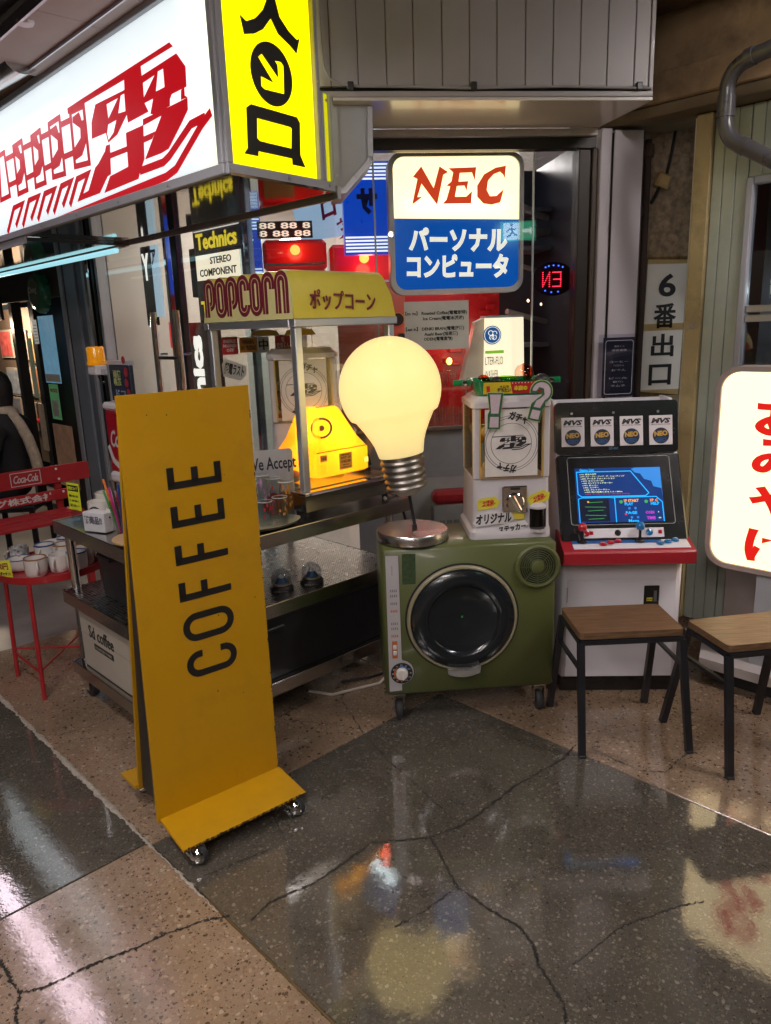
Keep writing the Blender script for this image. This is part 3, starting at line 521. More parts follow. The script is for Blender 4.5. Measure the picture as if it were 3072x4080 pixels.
# ------------------------------------------------------------------ computer-maker light box in the window
nec = fa_thing('computer_light_box', 'white and blue light box with red NEC letters and white katakana', 'sign')
ny = GY+.08
cream = translucent('lit_cream_acrylic', (1.0, .90, .66), emis=.80, ecol=(1.0, .84, .55), tfac=.9); alight('tube_light', (.596, ny+.055, 2.02), .48, .03, .55, (1, .93, .75), nec); nblue = em('lit_blue_acrylic', (.0, .085, .44), .72, (.0, .05, .3), rough=.2, coat=1); nred = em('lit_orange_red', (.66, .05, .012), .8, (.5, .04, .01)); nwt = em('lit_white_letter', (.95, .93, .80), .75, (.8, .8, .7))
ring = rrect(.284, .906, 1.632, 2.240, .062); flat('casing', [ring, rrect(.306, .886, 1.655, 2.222, .05)], .075, pm('casing_silver', (.62, .62, .64), .4), nec, (0, ny+.03, 0)); flat('casing_back', [rrect(.286, .904, 1.634, 2.238, .06)], .004, alu_dull, nec, (0, ny+.066, 0))
top = [p for p in rrect(.307, .885, 1.656, 2.221, .05)]
up_ = [(.307, 1.967), (.885, 1.953)]+[p for p in top if p[1] > 2.0][:]; 
T1 = [p for p in top if p[1] > 2.0]; B1 = [p for p in top if p[1] < 1.9]
T1.sort(key=lambda p: -math.atan2(p[1]-1.95, p[0]-.596)); B1.sort(key=lambda p: math.atan2(p[1]-1.96, p[0]-.596))
flat('cream_panel', [[(.307, 1.968)]+T1+[(.885, 1.954)]], .012, cream, nec, (0, ny+.008, 0))
flat('blue_panel', [[(.307, 1.966)]+B1+[(.885, 1.952)]], .012, nblue, nec, (0, ny+.008, 0))
for L in NECL: flat('red_letter', [L], .006, nred, nec, (0, ny+.000, 0)); flat('letter_rim', [[((x-.596)*1.0+.596+(x-sum(p[0] for p in L)/len(L))*.06, z+(z-sum(p[1] for p in L)/len(L))*.06) for x, z in L]], .003, pm('lit_cream_acrylic', (1, 1, 1)), nec, (0, ny+.0025, 0))
text(nec, 'パーソナル', (.601, ny-.001, 1.870), .460, .105, nwt, bold=.045, depth=.006, name='katakana', rot=(R(1.4), 0, 0)); text(nec, 'コンピュータ', (.598, ny-.001, 1.755), .478, .108, nwt, bold=.045, depth=.006, name='katakana', rot=(R(1.2), 0, 0))
for x in (.38, .82): MB().cyl((x, ny+.03, 2.23), (x, ny+.03, 2.46), .004, seg=6).build('hanger', chrome, nec)
# menu sheet on the glass
mn = fa_thing('menu_sheet', 'white paper menu for coffee, ice cream and beer taped inside the glass', 'menu')
my = GY+.024
box('sheet', pm('menu_paper', (.50, .46, .42), .7, emit=(.5, .45, .4), es=.12), mn, .333, .634, my, my+.0015, 1.384, 1.600)  # paper colour carries a weak emission instead of light on it
for s_, x, z, w_ in (('【to go】 Roasted Coffee(電電珈琲)', .482, 1.547, .282), ('Ice Cream(電電冰淇淋)', .515, 1.523, .188), ('【eat in】 DENKI BRAN(電電洋酒)', .475, 1.477, .268), ('Asahi Beer(旭麦酒)', .503, 1.453, .155), ('ODEN(電電煮物)', .489, 1.431, .132)):
    text(mn, s_, (x, my-.001, z), w_*1.02, .021, ink, bold=.03, depth=.0006, res=2)
# washer-maker light box
ge = fa_thing('washer_light_box', 'tapered white washing machine light box with blue round monogram', 'sign')
gy = GY+.10; gel = em('lit_warm_white', (1.0, .86, .60), 1.0, (.8, .75, .6))
MB().prism([(.735, 1.517), (.918, 1.517), (.925, 1.20), (.728, 1.20)], gy, gy+.10).build('lit_face', gel, ge)
MB().prism([(.733, 1.519), (.69, 1.50), (.615, 1.20), (.727, 1.20)], gy+.02, gy+.09).build('side_cheek', pm('cheek_cream', (.6, .52, .42), .5), ge); box('cap', alu_dull, ge, .733, .92, gy-.003, gy+.102, 1.5175, 1.528)
flat('monogram', [circ(.765, 1.438, .044, 32)], .003, em('mono_blue', (.01, .09, .30), .7), ge, (0, gy-.002, 0))
wl = em('mono_white', (1, .95, .85), .9); g_ = MB(); g_.ribbon(circ(.765, 1.438, .038, 28), .0025, gy-.006, gy-.004, True)
for (cx, cz, r, a0, a1) in ((.757, 1.448, .011, 20, 330), (.762, 1.427, .010, -60, 250), (.777, 1.446, .010, -20, 260), (.774, 1.428, .011, 100, 420)):
    g_.ribbon([(cx+r*math.cos(R(a0+(a1-a0)*i/12)), cz+r*math.sin(R(a0+(a1-a0)*i/12))) for i in range(13)], .003, gy-.006, gy-.004)
g_.build('monogram_script', wl, ge)
box('green_bar', em('green_strip', (.25, .50, .04), .8), ge, .731, .822, gy-.004, gy-.001, 1.352, 1.366)
gt = pm('grey_print', (.22, .2, .19), .6); text(ge, 'LTER-FLO', (.775, gy-.002, 1.318), .088, .038, gt, depth=.001, space=.9); text(ge, 'WASHER', (.762, gy-.002, 1.255), .066, .036, gt, depth=.001)
# ------------------------------------------------------------------ hi-fi light boxes deeper in the shop (passage side)
tk = ws_thing('stereo_light_box', 'black hi-fi light box with yellow Technics lettering and white STEREO COMPONENT band', 'sign')
ty = 1.0; tk.location.z = .10; ytx = em('lit_yellow_letter', (.80, .62, .03), .85); bx = pm('sign_gloss_black', (.012, .011, .012), .25, coat=.3)
box('casing', bx, tk, -1.97, -1.42, ty, ty+.09, 1.46, 2.26, .004); box('white_band', em('lit_band', (1, .88, .66), 1.0), tk, -1.95, -1.44, ty-.004, ty, 1.715, 1.865)
for zz in (2.155, 2.005, 1.60): text(tk, 'Technics', (-1.70, ty-.003, zz-.06), .46, .098, ytx, bold=.03, depth=.003, name='yellow_lettering')
for zz in (2.03, 2.005): box('white_line', em('lit_line', (1, .95, .9), .6), tk, -1.95, -1.44, ty-.003, ty, zz, zz+.007)
text(tk, 'STEREO', (-1.66, ty-.006, 1.826), .24, .042, ink, bold=.02, depth=.002); text(tk, 'COMPONENT', (-1.70, ty-.006, 1.758), .42, .045, ink, bold=.02, depth=.002)
box('side_box', pm('dark_gap', (0, 0, 0)), tk, -2.07, -1.972, ty+.02, ty+.2, 1.62, 1.92, .004)
vt = ws_thing('vertical_light_box', 'tall black light box with big white letters reading upward behind the door', 'sign')
MB().prismz([(-2.20, 1.0), (-1.86, .98), (-1.86, 1.08), (-2.20, 1.10)], .55, 1.56).build('casing', bx, vt)
text(vt, 'Technics', (-2.02, .985, 1.02), .92, .15, em('lit_white_big', (1, .96, .88), 1.1), rot=(R(-90), 0, 0), bold=.05, depth=.003, name='white_lettering')
MB().prism([(-2.28, 1.57), (-2.06, 1.57), (-2.13, 1.50), (-2.16, 1.45), (-2.28, 1.40)], .94, .96).build('red_corner', em('lit_red_corner', (.7, .01, .02), .8), vt)
# second sony-like vertical board seen in the door glass
vb = ws_thing('white_letter_board', 'narrow board with a large white letter Y and blue kana beside the door', 'sign')
box('board', bx, vb, -2.10, -1.98, .70, .72, 1.55, 2.02); text(vb, 'Y', (-2.045, .698, 1.90), .09, .16, MATS['lit_white_big'], bold=.04)
box('board', em('pale_blue_board', (.55, .75, .9), .6), vb, -1.97, -1.90, .70, .72, 1.60, 2.02); text(vb, 'ア', (-1.935, .698, 1.95), .06, .09, pm('navy_ink', (.01, .02, .15), .5), bold=.04)
# ------------------------------------------------------------------ ceiling tube, blue sign reflections built as panels, red consoles
tb = ws_thing('interior_tube_lamp', 'bright white fluorescent tube across the shop interior', 'lamp')
MB().cyl((-1.45, 1.30, 2.02), (-.18, 1.22, 2.06), .013, seg=10).build('tube', em('white_tube', (.78, .93, 1.0), 22), tb); MB().box(-1.45, -.18, 1.25, 1.29, 2.075, 2.10).build('batten', white, tb)
pb = ws_thing('pale_blue_banner', 'pale blue hanging panel with mirrored dark kana above the popcorn case', 'sign')  # mirror image of a sign in the glass, added as a solid panel
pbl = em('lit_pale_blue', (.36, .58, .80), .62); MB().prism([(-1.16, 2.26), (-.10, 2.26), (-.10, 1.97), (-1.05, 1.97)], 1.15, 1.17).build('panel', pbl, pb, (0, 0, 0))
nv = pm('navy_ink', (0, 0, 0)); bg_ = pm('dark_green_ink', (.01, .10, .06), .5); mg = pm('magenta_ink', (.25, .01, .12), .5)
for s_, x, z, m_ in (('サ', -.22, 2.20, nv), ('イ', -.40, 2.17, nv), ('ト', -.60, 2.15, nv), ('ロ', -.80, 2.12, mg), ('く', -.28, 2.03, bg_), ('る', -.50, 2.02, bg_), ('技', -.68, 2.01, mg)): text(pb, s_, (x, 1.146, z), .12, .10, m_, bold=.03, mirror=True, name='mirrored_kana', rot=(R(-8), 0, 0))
for k, (x0, x1) in enumerate(((-.135, -.055), (-.02, .12))):
    bs_ = fa_thing('blue_stripe_light_box', ['narrow blue light box with white stripes left of the computer sign, nearer the popcorn case', 'blue and white striped light box hidden partly behind the computer sign'][k], 'sign')  # striped boxes stand in for the reflection of another sign
    X0, X1, yy = ((-.385, -.315, 1.25), (.10, .33, .80))[k]; zt, zb = ((2.10, 1.74), (2.26, 1.84))[k]
    box('blue_face', em('lit_deep_blue', (.0, .045, .42), .9), bs_, X0, X1, yy, yy+.08, zb, zt, .004)
    for j in range(5): box('white_stripe', em('lit_stripe', (.9, .97, 1), 1.0), bs_, X0+.004, X1-.004, yy-.003, yy-.0005, zb+.01+j*.016, zb+.018+j*.016); box('white_stripe', MATS['lit_stripe'], bs_, X0+.004, X1-.004, yy-.003, yy-.0005, zt-.018-j*.016, zt-.010-j*.016)
    if k: text(bs_, 'サ', ((X0+X1)/2, yy-.003, (zb+zt)/2+.03), .10, .12, nv, bold=.05, mirror=True, name='mirrored_kana')
redg = pm('red_lacquer', (.45, .01, .015), .25, coat=.6, var=.1, emit=(.5, .01, .01), es=.10)
for k, (x0, x1, y0, z0, z1) in enumerate(((-.31, .03, 1.20, 1.80, 1.96), (.045, .42, 1.20, 1.70, 1.93))):
    rc = fa_thing('red_console', ['long red console with ribbed silver grille and glowing lamp behind the popcorn sign', 'short red console with glowing lamp beside the computer sign'][k], 'console')
    box('body', redg, rc, x0, x1, y0, y0+.35, z0, z1, .02); box('chrome_strip', chrome, rc, x0+.01, x1-.01, y0-.006, y0, z0+.03, z0+.04)
    lx = (-.138, .229)[k]; lz = (1.905, 1.855)[k]; MB().lathe([(.026, y0-.004), (.026, y0-.014), (.016, y0-.022), (.001, y0-.024)], 20, (lx, 0, lz), 'y').build('lamp_lens', em('red_hot', (1, .16, .03), 5), rc, smooth=True)
    gr = MB()
    for j in range(10): gr.box(x0+.03, x0+(x1-x0)*.55, y0-.008, y0-.001, z0-.12+j*.011, z0-.114+j*.011)
    gr.build('grille', chrome, rc); box('lower_body', redg, rc, x0, x1, y0, y0+.3, z0-.16, z0-.001, .01)
    plight('lamp_glow', (lx, y0-.10, z0+.10), 1.1, (1, .12, .06), .04, rc)
sb = fa_thing('digit_board', 'black board of white numerals tilted above the red console', 'board')
box('board', pm('board_black', (.015, .012, .012), .3), sb, -.33, -.04, 1.19, 1.20, 1.965, 2.05); text(sb, '88 88 8\n8 88 88', (-.185, 1.187, 2.008), .27, .07, em('lit_digits', (1, .9, .7), .8), bold=.02)
# salmon display wall with small yellow toys, shelf with red parts
dw = fa_thing('salmon_display_wall', 'salmon pink display panel with little yellow spotlight toys left of the menu', 'display wall')
box('panel', pm('salmon', (.62, .20, .14), .5), dw, .06, .42, 1.02, 1.04, .95, 1.72)
toys = []
for k, (x, z) in enumerate(((.372, 1.528), (.392, 1.425))):
    ty_ = fa_thing('yellow_spotlight_toy', ['upper yellow spotlight toy with black lens ring on the salmon wall', 'lower yellow spotlight toy with dark lens on the salmon wall'][k], 'toy', group='yellow spotlight toys')
    MB().lathe([(.02, 1.0), (.034, .99), (.036, .97), (.03, .955)], 20, (x, 0, z), 'y').build('shell', pm('toy_yellow', (.65, .34, .01), .35), ty_, smooth=True); MB().lathe([(.031, .955), (.031, .945), (.022, .944), (.022, .95)], 20, (x-.004, 0, z), 'y').build('lens_ring', black, ty_, smooth=True)
rs = fa_thing('red_parts_shelf', 'dark red display of parts and small warm lamps behind the menu sheet', 'display')
box('back', redg, rs, .42, .95, 1.10, 1.12, 1.0, 1.75); r2 = random.Random(4)
for k in range(16):
    x, z = r2.uniform(.45, .9), r2.uniform(1.2, 1.62); box('red_part', redg if k % 3 else chrome, rs, x, x+r2.uniform(.02, .07), 1.06, 1.098, z, z+r2.uniform(.015, .06), .004)
for k, (x, z) in enumerate(((.66, 1.505), (.655, 1.30))):
    MB().lathe([(.001, -.02), (.012, -.014), (.016, 0), (.012, .014), (.001, .02)], 12, (x, 1.03, z)).build('small_lamp', em('amber_hot', (1, .5, .12), 5), rs, smooth=True)
plight('shelf_glow', (.62, .88, 1.45), 1.3, (1, .22, .16), .05, rs)
plight('floor_glow', (.35, 1.2, 1.0), 2.2, (1, .30, .28), .10, rs)
# counter with stacked glasses
ct = fa_thing('steel_counter', 'grey steel counter with cabinet behind the bulb', 'counter')
box('top', stain, ct, .10, .95, .62, 1.10, .985, 1.005, .003); box('front_panel', pm('cool_grey_panel', (.33, .34, .38), .4), ct, .10, .95, .66, .68, .74, .984); box('front_panel', pm('pale_panel', (.45, .44, .46), .5), ct, .10, .95, .665, .69, .02, .739)
def tumbler(parent, x, y, z, r, h, m=glass_cup, seg=16): return MB().lathe([(r*.85, 0), (r, h), (r*.93, h), (r*.78, .006)], seg, (x, y, z), cap=False).build('glass', m, parent, smooth=True)
gg = pm('pink_rim', (.8, .4, .35), .1, coat=1)
for k in range(9):
    x, y, z = .50+(k % 4)*.042, .70+(k//4)*.07, 1.006+(0 if k < 6 else .14)
    if k >= 6: x = .51+(k-6)*.05; y = .72; z = 1.185
    t_ = thing('stacked_tumbler', ['clear tumbler on the steel counter beside the bulb', 'clear tumbler on the upper glass shelf beside the bulb'][k >= 6], 'glass', FAL, FAR_, group=['tumblers on the counter', 'tumblers on the upper shelf'][k >= 6]); tumbler(t_, x, y, z, .022, .085)
gs = fa_thing('glass_shelf', 'clear glass shelf of tumblers above the counter', 'shelf'); box('shelf_pane', glass('shelf_glass', (.9, .93, .93)), gs, .47, .70, .64, .82, 1.172, 1.180); box('leg', chrome, gs, .472, .482, .80, .81, 1.006, 1.171); box('leg', chrome, gs, .688, .698, .80, .81, 1.006, 1.171)
# red padded stool box
rsb = fa_thing('red_padded_box_seat', 'grey slotted box seat with red padded top behind the washer', 'seat')
box('pad', pm('red_vinyl', (.42, .02, .03), .4), rsb, .47, .74, .56, .655, .615, .685, .02); box('box', pm('box_grey', (.36, .35, .36), .5), rsb, .468, .742, .558, .65, .02, .614, .004)
for j in range(3):
    for i in range(3): 
        for k in range(4): box('slot', black, rsb, .50+i*.035+k*.007, .503+i*.035+k*.007, .556, .5575, .42+j*.045, .448+j*.045)
# LED sign reflection, built reversed deep behind the right glass, dark room behind
led = fa_thing('led_sign', 'oval LED sign with red dotted letters seen reversed behind the right glass', 'sign')
flat('board', [[(1.085+.105*math.cos(t), 1.69+.078*math.sin(t)) for t in [2*math.pi*i/32 for i in range(32)]]], .01, pm('led_board', (.02, .006, .012), .4), led, (0, .62, 0))
rl_ = em('led_red', (1, .03, .06), 6); bl_ = em('led_blue', (.05, .15, 1), 7); dr = MB(); db = MB()
def dots(mb, path, n):
    for i in range(n):
        t = i/(n-1)*(len(path)-1); k = min(int(t), len(path)-2); u = t-k; x = path[k][0]*(1-u)+path[k+1][0]*u; z = path[k][1]*(1-u)+path[k+1][1]*u; mb.lathe([(.0028, .610), (.0028, .606), (.001, .604)], 6, (x, 0, z), 'y')
dots(dr, [(1.03, 1.72), (1.03, 1.655), (1.063, 1.72), (1.063, 1.655)], 22); dots(dr, [(1.118, 1.72), (1.080, 1.72)], 7); dots(dr, [(1.118, 1.688), (1.085, 1.688)], 6); dots(dr, [(1.118, 1.655), (1.080, 1.655)], 7); dots(dr, [(1.119, 1.72), (1.119, 1.655)], 8)
for a in (60, 75, 92, 108, 240, 262, 285, 120): db.lathe([(.0035, .610), (.0035, .606), (.001, .604)], 6, (1.085+.085*math.cos(R(a)), 0, 1.69+.062*math.sin(R(a))), 'y')
dr.build('red_dots', rl_, led); db.build('blue_dots', bl_, led)
dk = fa_thing('dark_partition', 'dark partition and shelves behind the right hand glass', 'partition')
box('panel', pm('dark_room', (.05, .05, .06), .35), dk, .945, 1.22, 1.3, 1.32, 0, 2.3); box('panel', pm('dark_room', (0, 0, 0)), dk, 1.21, 1.23, .62, 1.3, 0, 2.3)
for z in (1.15, 1.36, 1.86, 2.05): box('shelf', pm('grey_shelf', (.20, .21, .24), .4), dk, .95, 1.205, 1.0, 1.28, z, z+.02)
box('cabinet', pm('cool_cabinet', (.22, .25, .30), .3), dk, .96, 1.2, .95, 1.2, .02, 1.14)
pr_ = fa_thing('ceiling_pipework', 'pale pipes and tiny warm lamps in the dim room behind the right hand glass', 'pipework')  # solid pipes and glints added in place of reflections in the glass
for (x0, z0, x1, z1, r) in ((.94, 2.10, 1.20, 2.02, .018), (.94, 1.93, 1.20, 1.96, .026), (.95, 1.80, 1.20, 1.74, .012), (.95, 1.55, 1.2, 1.49, .014)): MB().cyl((x0, .95, z0), (x1, 1.05, z1), r, seg=12).build('pipe', pm('pipe_pale', (.42, .40, .38), .4, metal=.3), pr_, smooth=True)
for (x, z) in ((1.0, 1.985), (1.05, 1.60), (.98, 1.66), (1.12, 1.58), (.975, 1.82)): MB().lathe([(.001, -.008), (.006, -.003), (.006, .003), (.001, .008)], 10, (x, .90, z)).build('tiny_lamp', em('tiny_warm', (1, .72, .40), 6), pr_, smooth=True)
# ------------------------------------------------------------------ right side: stucco pier, plank wall, pipes, lit sign
stuc = pm('dirty_stucco', (.30, .215, .14), .9, var=.55, scale=30, bump=1.0, bscale=75, dirt=.7)
st = fa_thing('stucco_pier', 'brown rough stucco pier beside the plank wall', 'wall')
ve = MB(); NX, NZ = 26, 190
for i in range(NX+1):
    for j in range(NZ+1):
        n_ = math.sin(i*2.7+j*1.3)*math.sin(j*2.1-i*.7)+rnd.uniform(-.9, .9); ve.v.append((1.40+i*.013, .50-.0035*n_, j*.0125))
for i in range(NX):
    for j in range(NZ): a_ = i*(NZ+1)+j; ve.f.append((a_, a_+1, a_+NZ+2, a_+NZ+1))
ve.build('stucco_face', stuc, st, smooth=True, ang=80); box('core', stuc, st, 1.40, 1.735, .515, .65, 0, 2.37)
box('base_panel', pm('grimy_cream', (.30, .24, .15), .5, dirt=.5), st, 1.44, 1.72, .470, .494, .3, 1.12, .003)
dpz = fa_thing('rusty_conduit', 'two rusty brown conduit pipes running up beside the white column', 'pipe')
rust = pm('rusty_brown', (.06, .035, .025), .75, var=.4, scale=25, bump=.6)
MB().cyl((1.42, .455, 0), (1.42, .455, 2.30), .020, seg=12).build('pipe', rust, dpz, smooth=True); MB().cyl((1.465, .468, 0), (1.465, .468, 2.27), .016, seg=12).build('pipe', pm('dark_rust', (.05, .03, .025), .8, bump=.6), dpz, smooth=True)
MB().cyl((1.465, .468, 2.20), (1.465, .468, 2.25), .026, seg=12).cyl((1.42, .455, 1.95), (1.42, .455, 1.97), .026, seg=12).build('collar', rust, dpz, smooth=True)
jb = fa_thing('junction_box', 'small tan junction box tilted on a black cord over the stucco', 'junction box')
box('box', pm('tan_plastic', (.42, .28, .12), .5, dirt=.3), jb, -.032, .032, -.02, .012, -.030, .030, .004, loc=(1.535, .462, 2.095), rot=(R(20), 0, 0)); box('lid', pm('tan_lid', (.46, .31, .14), .5), jb, -.022, .022, -.026, -.021, -.022, .022, .002, loc=(1.535, .462, 2.095), rot=(R(20), 0, 0))
MB().tube([(1.60, .47, 2.36), (1.588, .465, 2.30), (1.575, .462, 2.22), (1.56, .46, 2.15), (1.552, .455, 2.125)], .007, 6).tube([(1.52, .455, 2.066), (1.50, .45, 2.03), (1.478, .44, 2.0)], .008, 6).build('cord', black, jb, smooth=True)
ex = fa_thing('exit_number_paper', 'taped white paper sign reading 6番出口 on the stucco pier', 'sign')
v = [(1.497, .484, 1.758), (1.695, .484, 1.754), (1.683, .480, 1.122), (1.486, .480, 1.143)]
MB().add(v+[(x, y+.001, z) for x, y, z in v], [(0, 1, 2, 3), (4, 7, 6, 5), (0, 4, 5, 1), (1, 5, 6, 2), (2, 6, 7, 3), (3, 7, 4, 0)]).build('sheet', pm('old_paper', (.80, .77, .71), .7, var=.06, scale=5), ex)
for s_, z, x, h_ in (('6', 1.640, 1.597, .105), ('番', 1.500, 1.592, .115), ('出', 1.362, 1.588, .108), ('口', 1.222, 1.582, .10)): text(ex, s_, (x, .4795+(z-1.64)*.006, z), .085 if s_ == '6' else .115, h_, ink, bold=.022, depth=.001, res=4)
tape = glass('tape', (.90, .84, .70))
for z in (1.752, 1.448, 1.135): box('tape', tape, ex, 1.485, 1.70, .4772, .478, z-.016, z+.016)
# plank wall
RWL = (1.5, 3.25, 0)
def rw_thing(name, label, cat, **k): return thing(name, label, cat, RWL, -46.5, **k)
pw = rw_thing('plank_wall', 'pale green metal plank wall with yellowed corner post on the right', 'wall')
plg = pm('pale_green_plank', (.40, .44, .38), .33, var=.06, scale=4, dirt=.22, coat=.15); ylp = pm('yellowed_post', (.46, .36, .18), .45, var=.12, scale=5, dirt=.6)
box('corner_post', ylp, pw, -.204, -.136, -.022, .06, .1, 2.30, .004); box('post_edge', pm('cream_edge', (.6, .55, .42), .5, dirt=.3), pw, -.213, -.2045, -.010, .05, .1, 2.29)
xs = [-.134, -.089, -.038, .012]
for i in range(3): box('plank', plg, pw, xs[i]+.001, xs[i+1]-.001, 0, .03, .1, 2.30, .0025)
xs = [.014, .064, .115, .165, .215, .265, .315, .40, .5, .6, .75, .9]
for i in range(len(xs)-1): box('plank', plg, pw, xs[i]+.001, xs[i+1]-.001, 0, .03, 2.03, 2.30, .0025)
for i in range(len(xs)-1): box('plank', plg, pw, xs[i]+.001, xs[i+1]-.001, 0, .03, .1, 1.26, .0025)
MB().box(-.180, -.160, -.026, -.0225, 1.44, 1.465).build('post_hole', pm('grey_plug', (.35, .32, .3), .7), pw)
wn = rw_thing('side_window', 'steel framed window with sliding sash in the plank wall', 'window')
for (x0, x1, z0, z1) in ((.012, .040, 1.262, 2.028), (.041, .9, 2.0, 2.028), (.041, .9, 1.262, 1.285)): box('frame', alu_dull, wn, x0, x1, -.012, .04, z0, z1, .004)
box('sash_rail', alu, wn, .041, .9, .004, .03, 1.50, 1.53, .003); box('sash_rail', alu, wn, .041, .9, .004, .03, 1.462, 1.492, .003)
box('pane', glass('smoky_glass', (.75, .76, .78)), wn, .041, .9, .012, .016, 1.532, 2.0); box('pane', glass('smoky_glass'), wn, .041, .9, .018, .022, 1.286, 1.461)
text(wn, '銀座', (.155, .008, 1.60), .05, .10, pm('pale_print', (.45, .55, .6), .5), bold=.03, rot=None, name='window_lettering')
wr = rw_thing('room_behind_window', 'grey room with hanging knives and a lit shelf behind the side window', 'interior')
box('wall', pm('back_grey', (.16, .16, .19), .6), wr, -.1, 1.0, .55, .57, 1.0, 2.3); box('shelf', pm('pale_shelf', (.4, .42, .42), .5), wr, .0, .95, .40, .54, 1.66, 1.68); box('panel', pm('wallpurple', (.10, .09, .12), .5), wr, .0, .95, .52, .54, 1.45, 1.56)
MB().cyl((.02, .40, 1.60), (.9, .40, 1.60), .014, seg=10).build('tube_lamp', em('room_tube', (.8, .95, 1), 14), wr)
box('red_bottle', redpaint, wr, .03, .055, .42, .45, 1.685, 1.80, .01)
for k in range(3): box('knife', black, wr, .12+k*.02, .132+k*.02, .535, .548, 1.80, 1.93-.02*(k == 1), .003)
# platform
pf = rw_thing('white_platform', 'low white display platform standing on the floor under the lit sign', 'platform')
MB().prismz([(.13, -.42), (1.2, -.42), (1.2, -.02), (-.02, -.02)], .075, .115).build('deck', pm('platform_white', (.52, .47, .46), .4, var=.06), pf); MB().prismz([(.17, -.36), (1.15, -.36), (1.15, -.05), (.03, -.05)], .002, .0745).build('plinth', black, pf)
box('back_panel', pm('panel_brown', (.28, .23, .21), .5), pf, .07, 1.1, -.06, -.03, .116, .62, .004)
# souvenir light box
om = rw_thing('souvenir_light_box', 'cream rounded light box with big red hiragana at the right edge', 'sign')
oy = -.37
flat('casing', [rrect(.098, .80, .505, 1.305, .085, 8), rrect(.118, .78, .525, 1.285, .07, 8)], .10, pm('casing_taupe', (.36, .29, .27), .45), om, (0, oy+.05, 0))
flat('lit_face', [rrect(.119, .779, .526, 1.284, .069, 8)], .02, translucent('lit_cream_sign', (1, .88, .60), emis=.95, ecol=(1, .84, .56), tfac=.9), om, (0, oy+.02, 0)); flat('casing_back', [rrect(.10, .798, .507, 1.303, .083, 8)], .01, black, om, (0, oy+.092, 0))
alight('tube_light', (.45, oy+.078, .90), .09, .62, 1.5, (1, .92, .75), om); alight('tube_light', (.30, oy+.078, .90), .05, .60, .9, (1, .92, .75), om)
orr = em('lit_sign_red', (.72, .012, .008), .9)
for s_, z in (('お', 1.125), ('み', .965), ('や', .795), ('げ', .62)): text(om, s_, (.360, oy+.006, z), .215, .150, orr, bold=.034, depth=.003, res=5, name='red_hiragana')
box('stand', alu_dull, om, .30, .60, oy+.03, oy+.07, .1155, .505)
# beams and pipes in the right ceiling corner
cnr = pm('stained_concrete', (.27, .18, .095), .85, var=.4, scale=6, bump=.8, bscale=40, dirt=.8)
bm_ = rw_thing('concrete_beam', 'stained brown concrete beam over the plank wall', 'beam')
box('lip', pm('cream_lip', (.17, .125, .07), .7, dirt=.6, bump=.3), bm_, -.60, 1.2, -.12, .2, 2.305, 2.35, .004); box('soffit', cnr, bm_, -.75, 1.2, -.13, .5, 2.351, 2.47, .006); box('upper', cnr, bm_, -1.2, 1.2, .0, .9, 2.471, 3.04)
bx2 = fa_thing('dark_ceiling_soffit', 'dark grimy ceiling recess right of the plank fascia', 'ceiling panel')
box('panel', pm('grime_brown', (.17, .11, .06), .9, var=.5, scale=5, dirt=.8, bump=.6), bx2, 1.26, 2.6, -.2, .9, 2.72, 2.78); box('side', MATS['grime_brown'], bx2, 1.252, 1.27, .21, .9, 2.34, 2.72)
pp = rw_thing('drain_pipe', 'grey plastic drain pipe with two elbows at the upper right', 'pipe')
pg = pm('pipe_grey', (.095, .092, .10), .3, var=.1, coat=.3, dirt=.3)
def bend(p0, p1, p2, n=8):
    p0, p1, p2 = Vector(p0), Vector(p1), Vector(p2); return [p0*(1-t)**2+p1*2*t*(1-t)+p2*t*t for t in [i/n for i in range(n+1)]]
path = [Vector((.9, -.30, 2.50)), Vector((.10, -.22, 2.41))]+bend((.07, -.215, 2.405), (-.008, -.205, 2.39), (-.010, -.20, 2.32))+[Vector((-.010, -.2, 2.24))]+bend((-.010, -.2, 2.215), (-.005, -.2, 2.145), (.06, -.2, 2.115))+[Vector((.9, -.2, 1.60))]
MB().tube(path, .029, 16).build('pipe', pg, pp, smooth=True)
for seg_ in ([(-.010, -.201, 2.30), (-.010, -.201, 2.225)], [(.055, -.2, 2.119), (.075, -.2, 2.106)], [(.06, -.217, 2.404), (.09, -.221, 2.409)]): MB().tube(seg_, .033, 16).build('coupling', pg, pp, smooth=True)
# poster on the white column
po = fa_thing('black_menu_poster', 'black poster in a clear sleeve on the white column', 'poster')
box('sleeve', glass('sleeve', (.9, .9, .95)), po, 1.215, 1.40, .352, .3535, 1.125, 1.425); box('sheet', pm('poster_black', (.02, .022, .035), .3, coat=.4), po, 1.238, 1.392, .354, .3555, 1.14, 1.41)
flat('border', [rrect(1.248, 1.384, 1.150, 1.398, .012), rrect(1.251, 1.381, 1.153, 1.395, .010)], .0008, pm('poster_white', (.5, .5, .5), .5), po, (0, .3532, 0))
for k, z in enumerate((1.37, 1.352, 1.30, 1.283, 1.262, 1.225, 1.208, 1.19)): text(po, ['電気くん', '喫茶酒場', 'コーヒー', 'アイスクリーム', 'おでん', 'ビール', '電気ブラン', 'ラムネ'][k], (1.316, .3525, z), .05+.02*(k % 3), .009, MATS['poster_white'], depth=.0005, res=1)
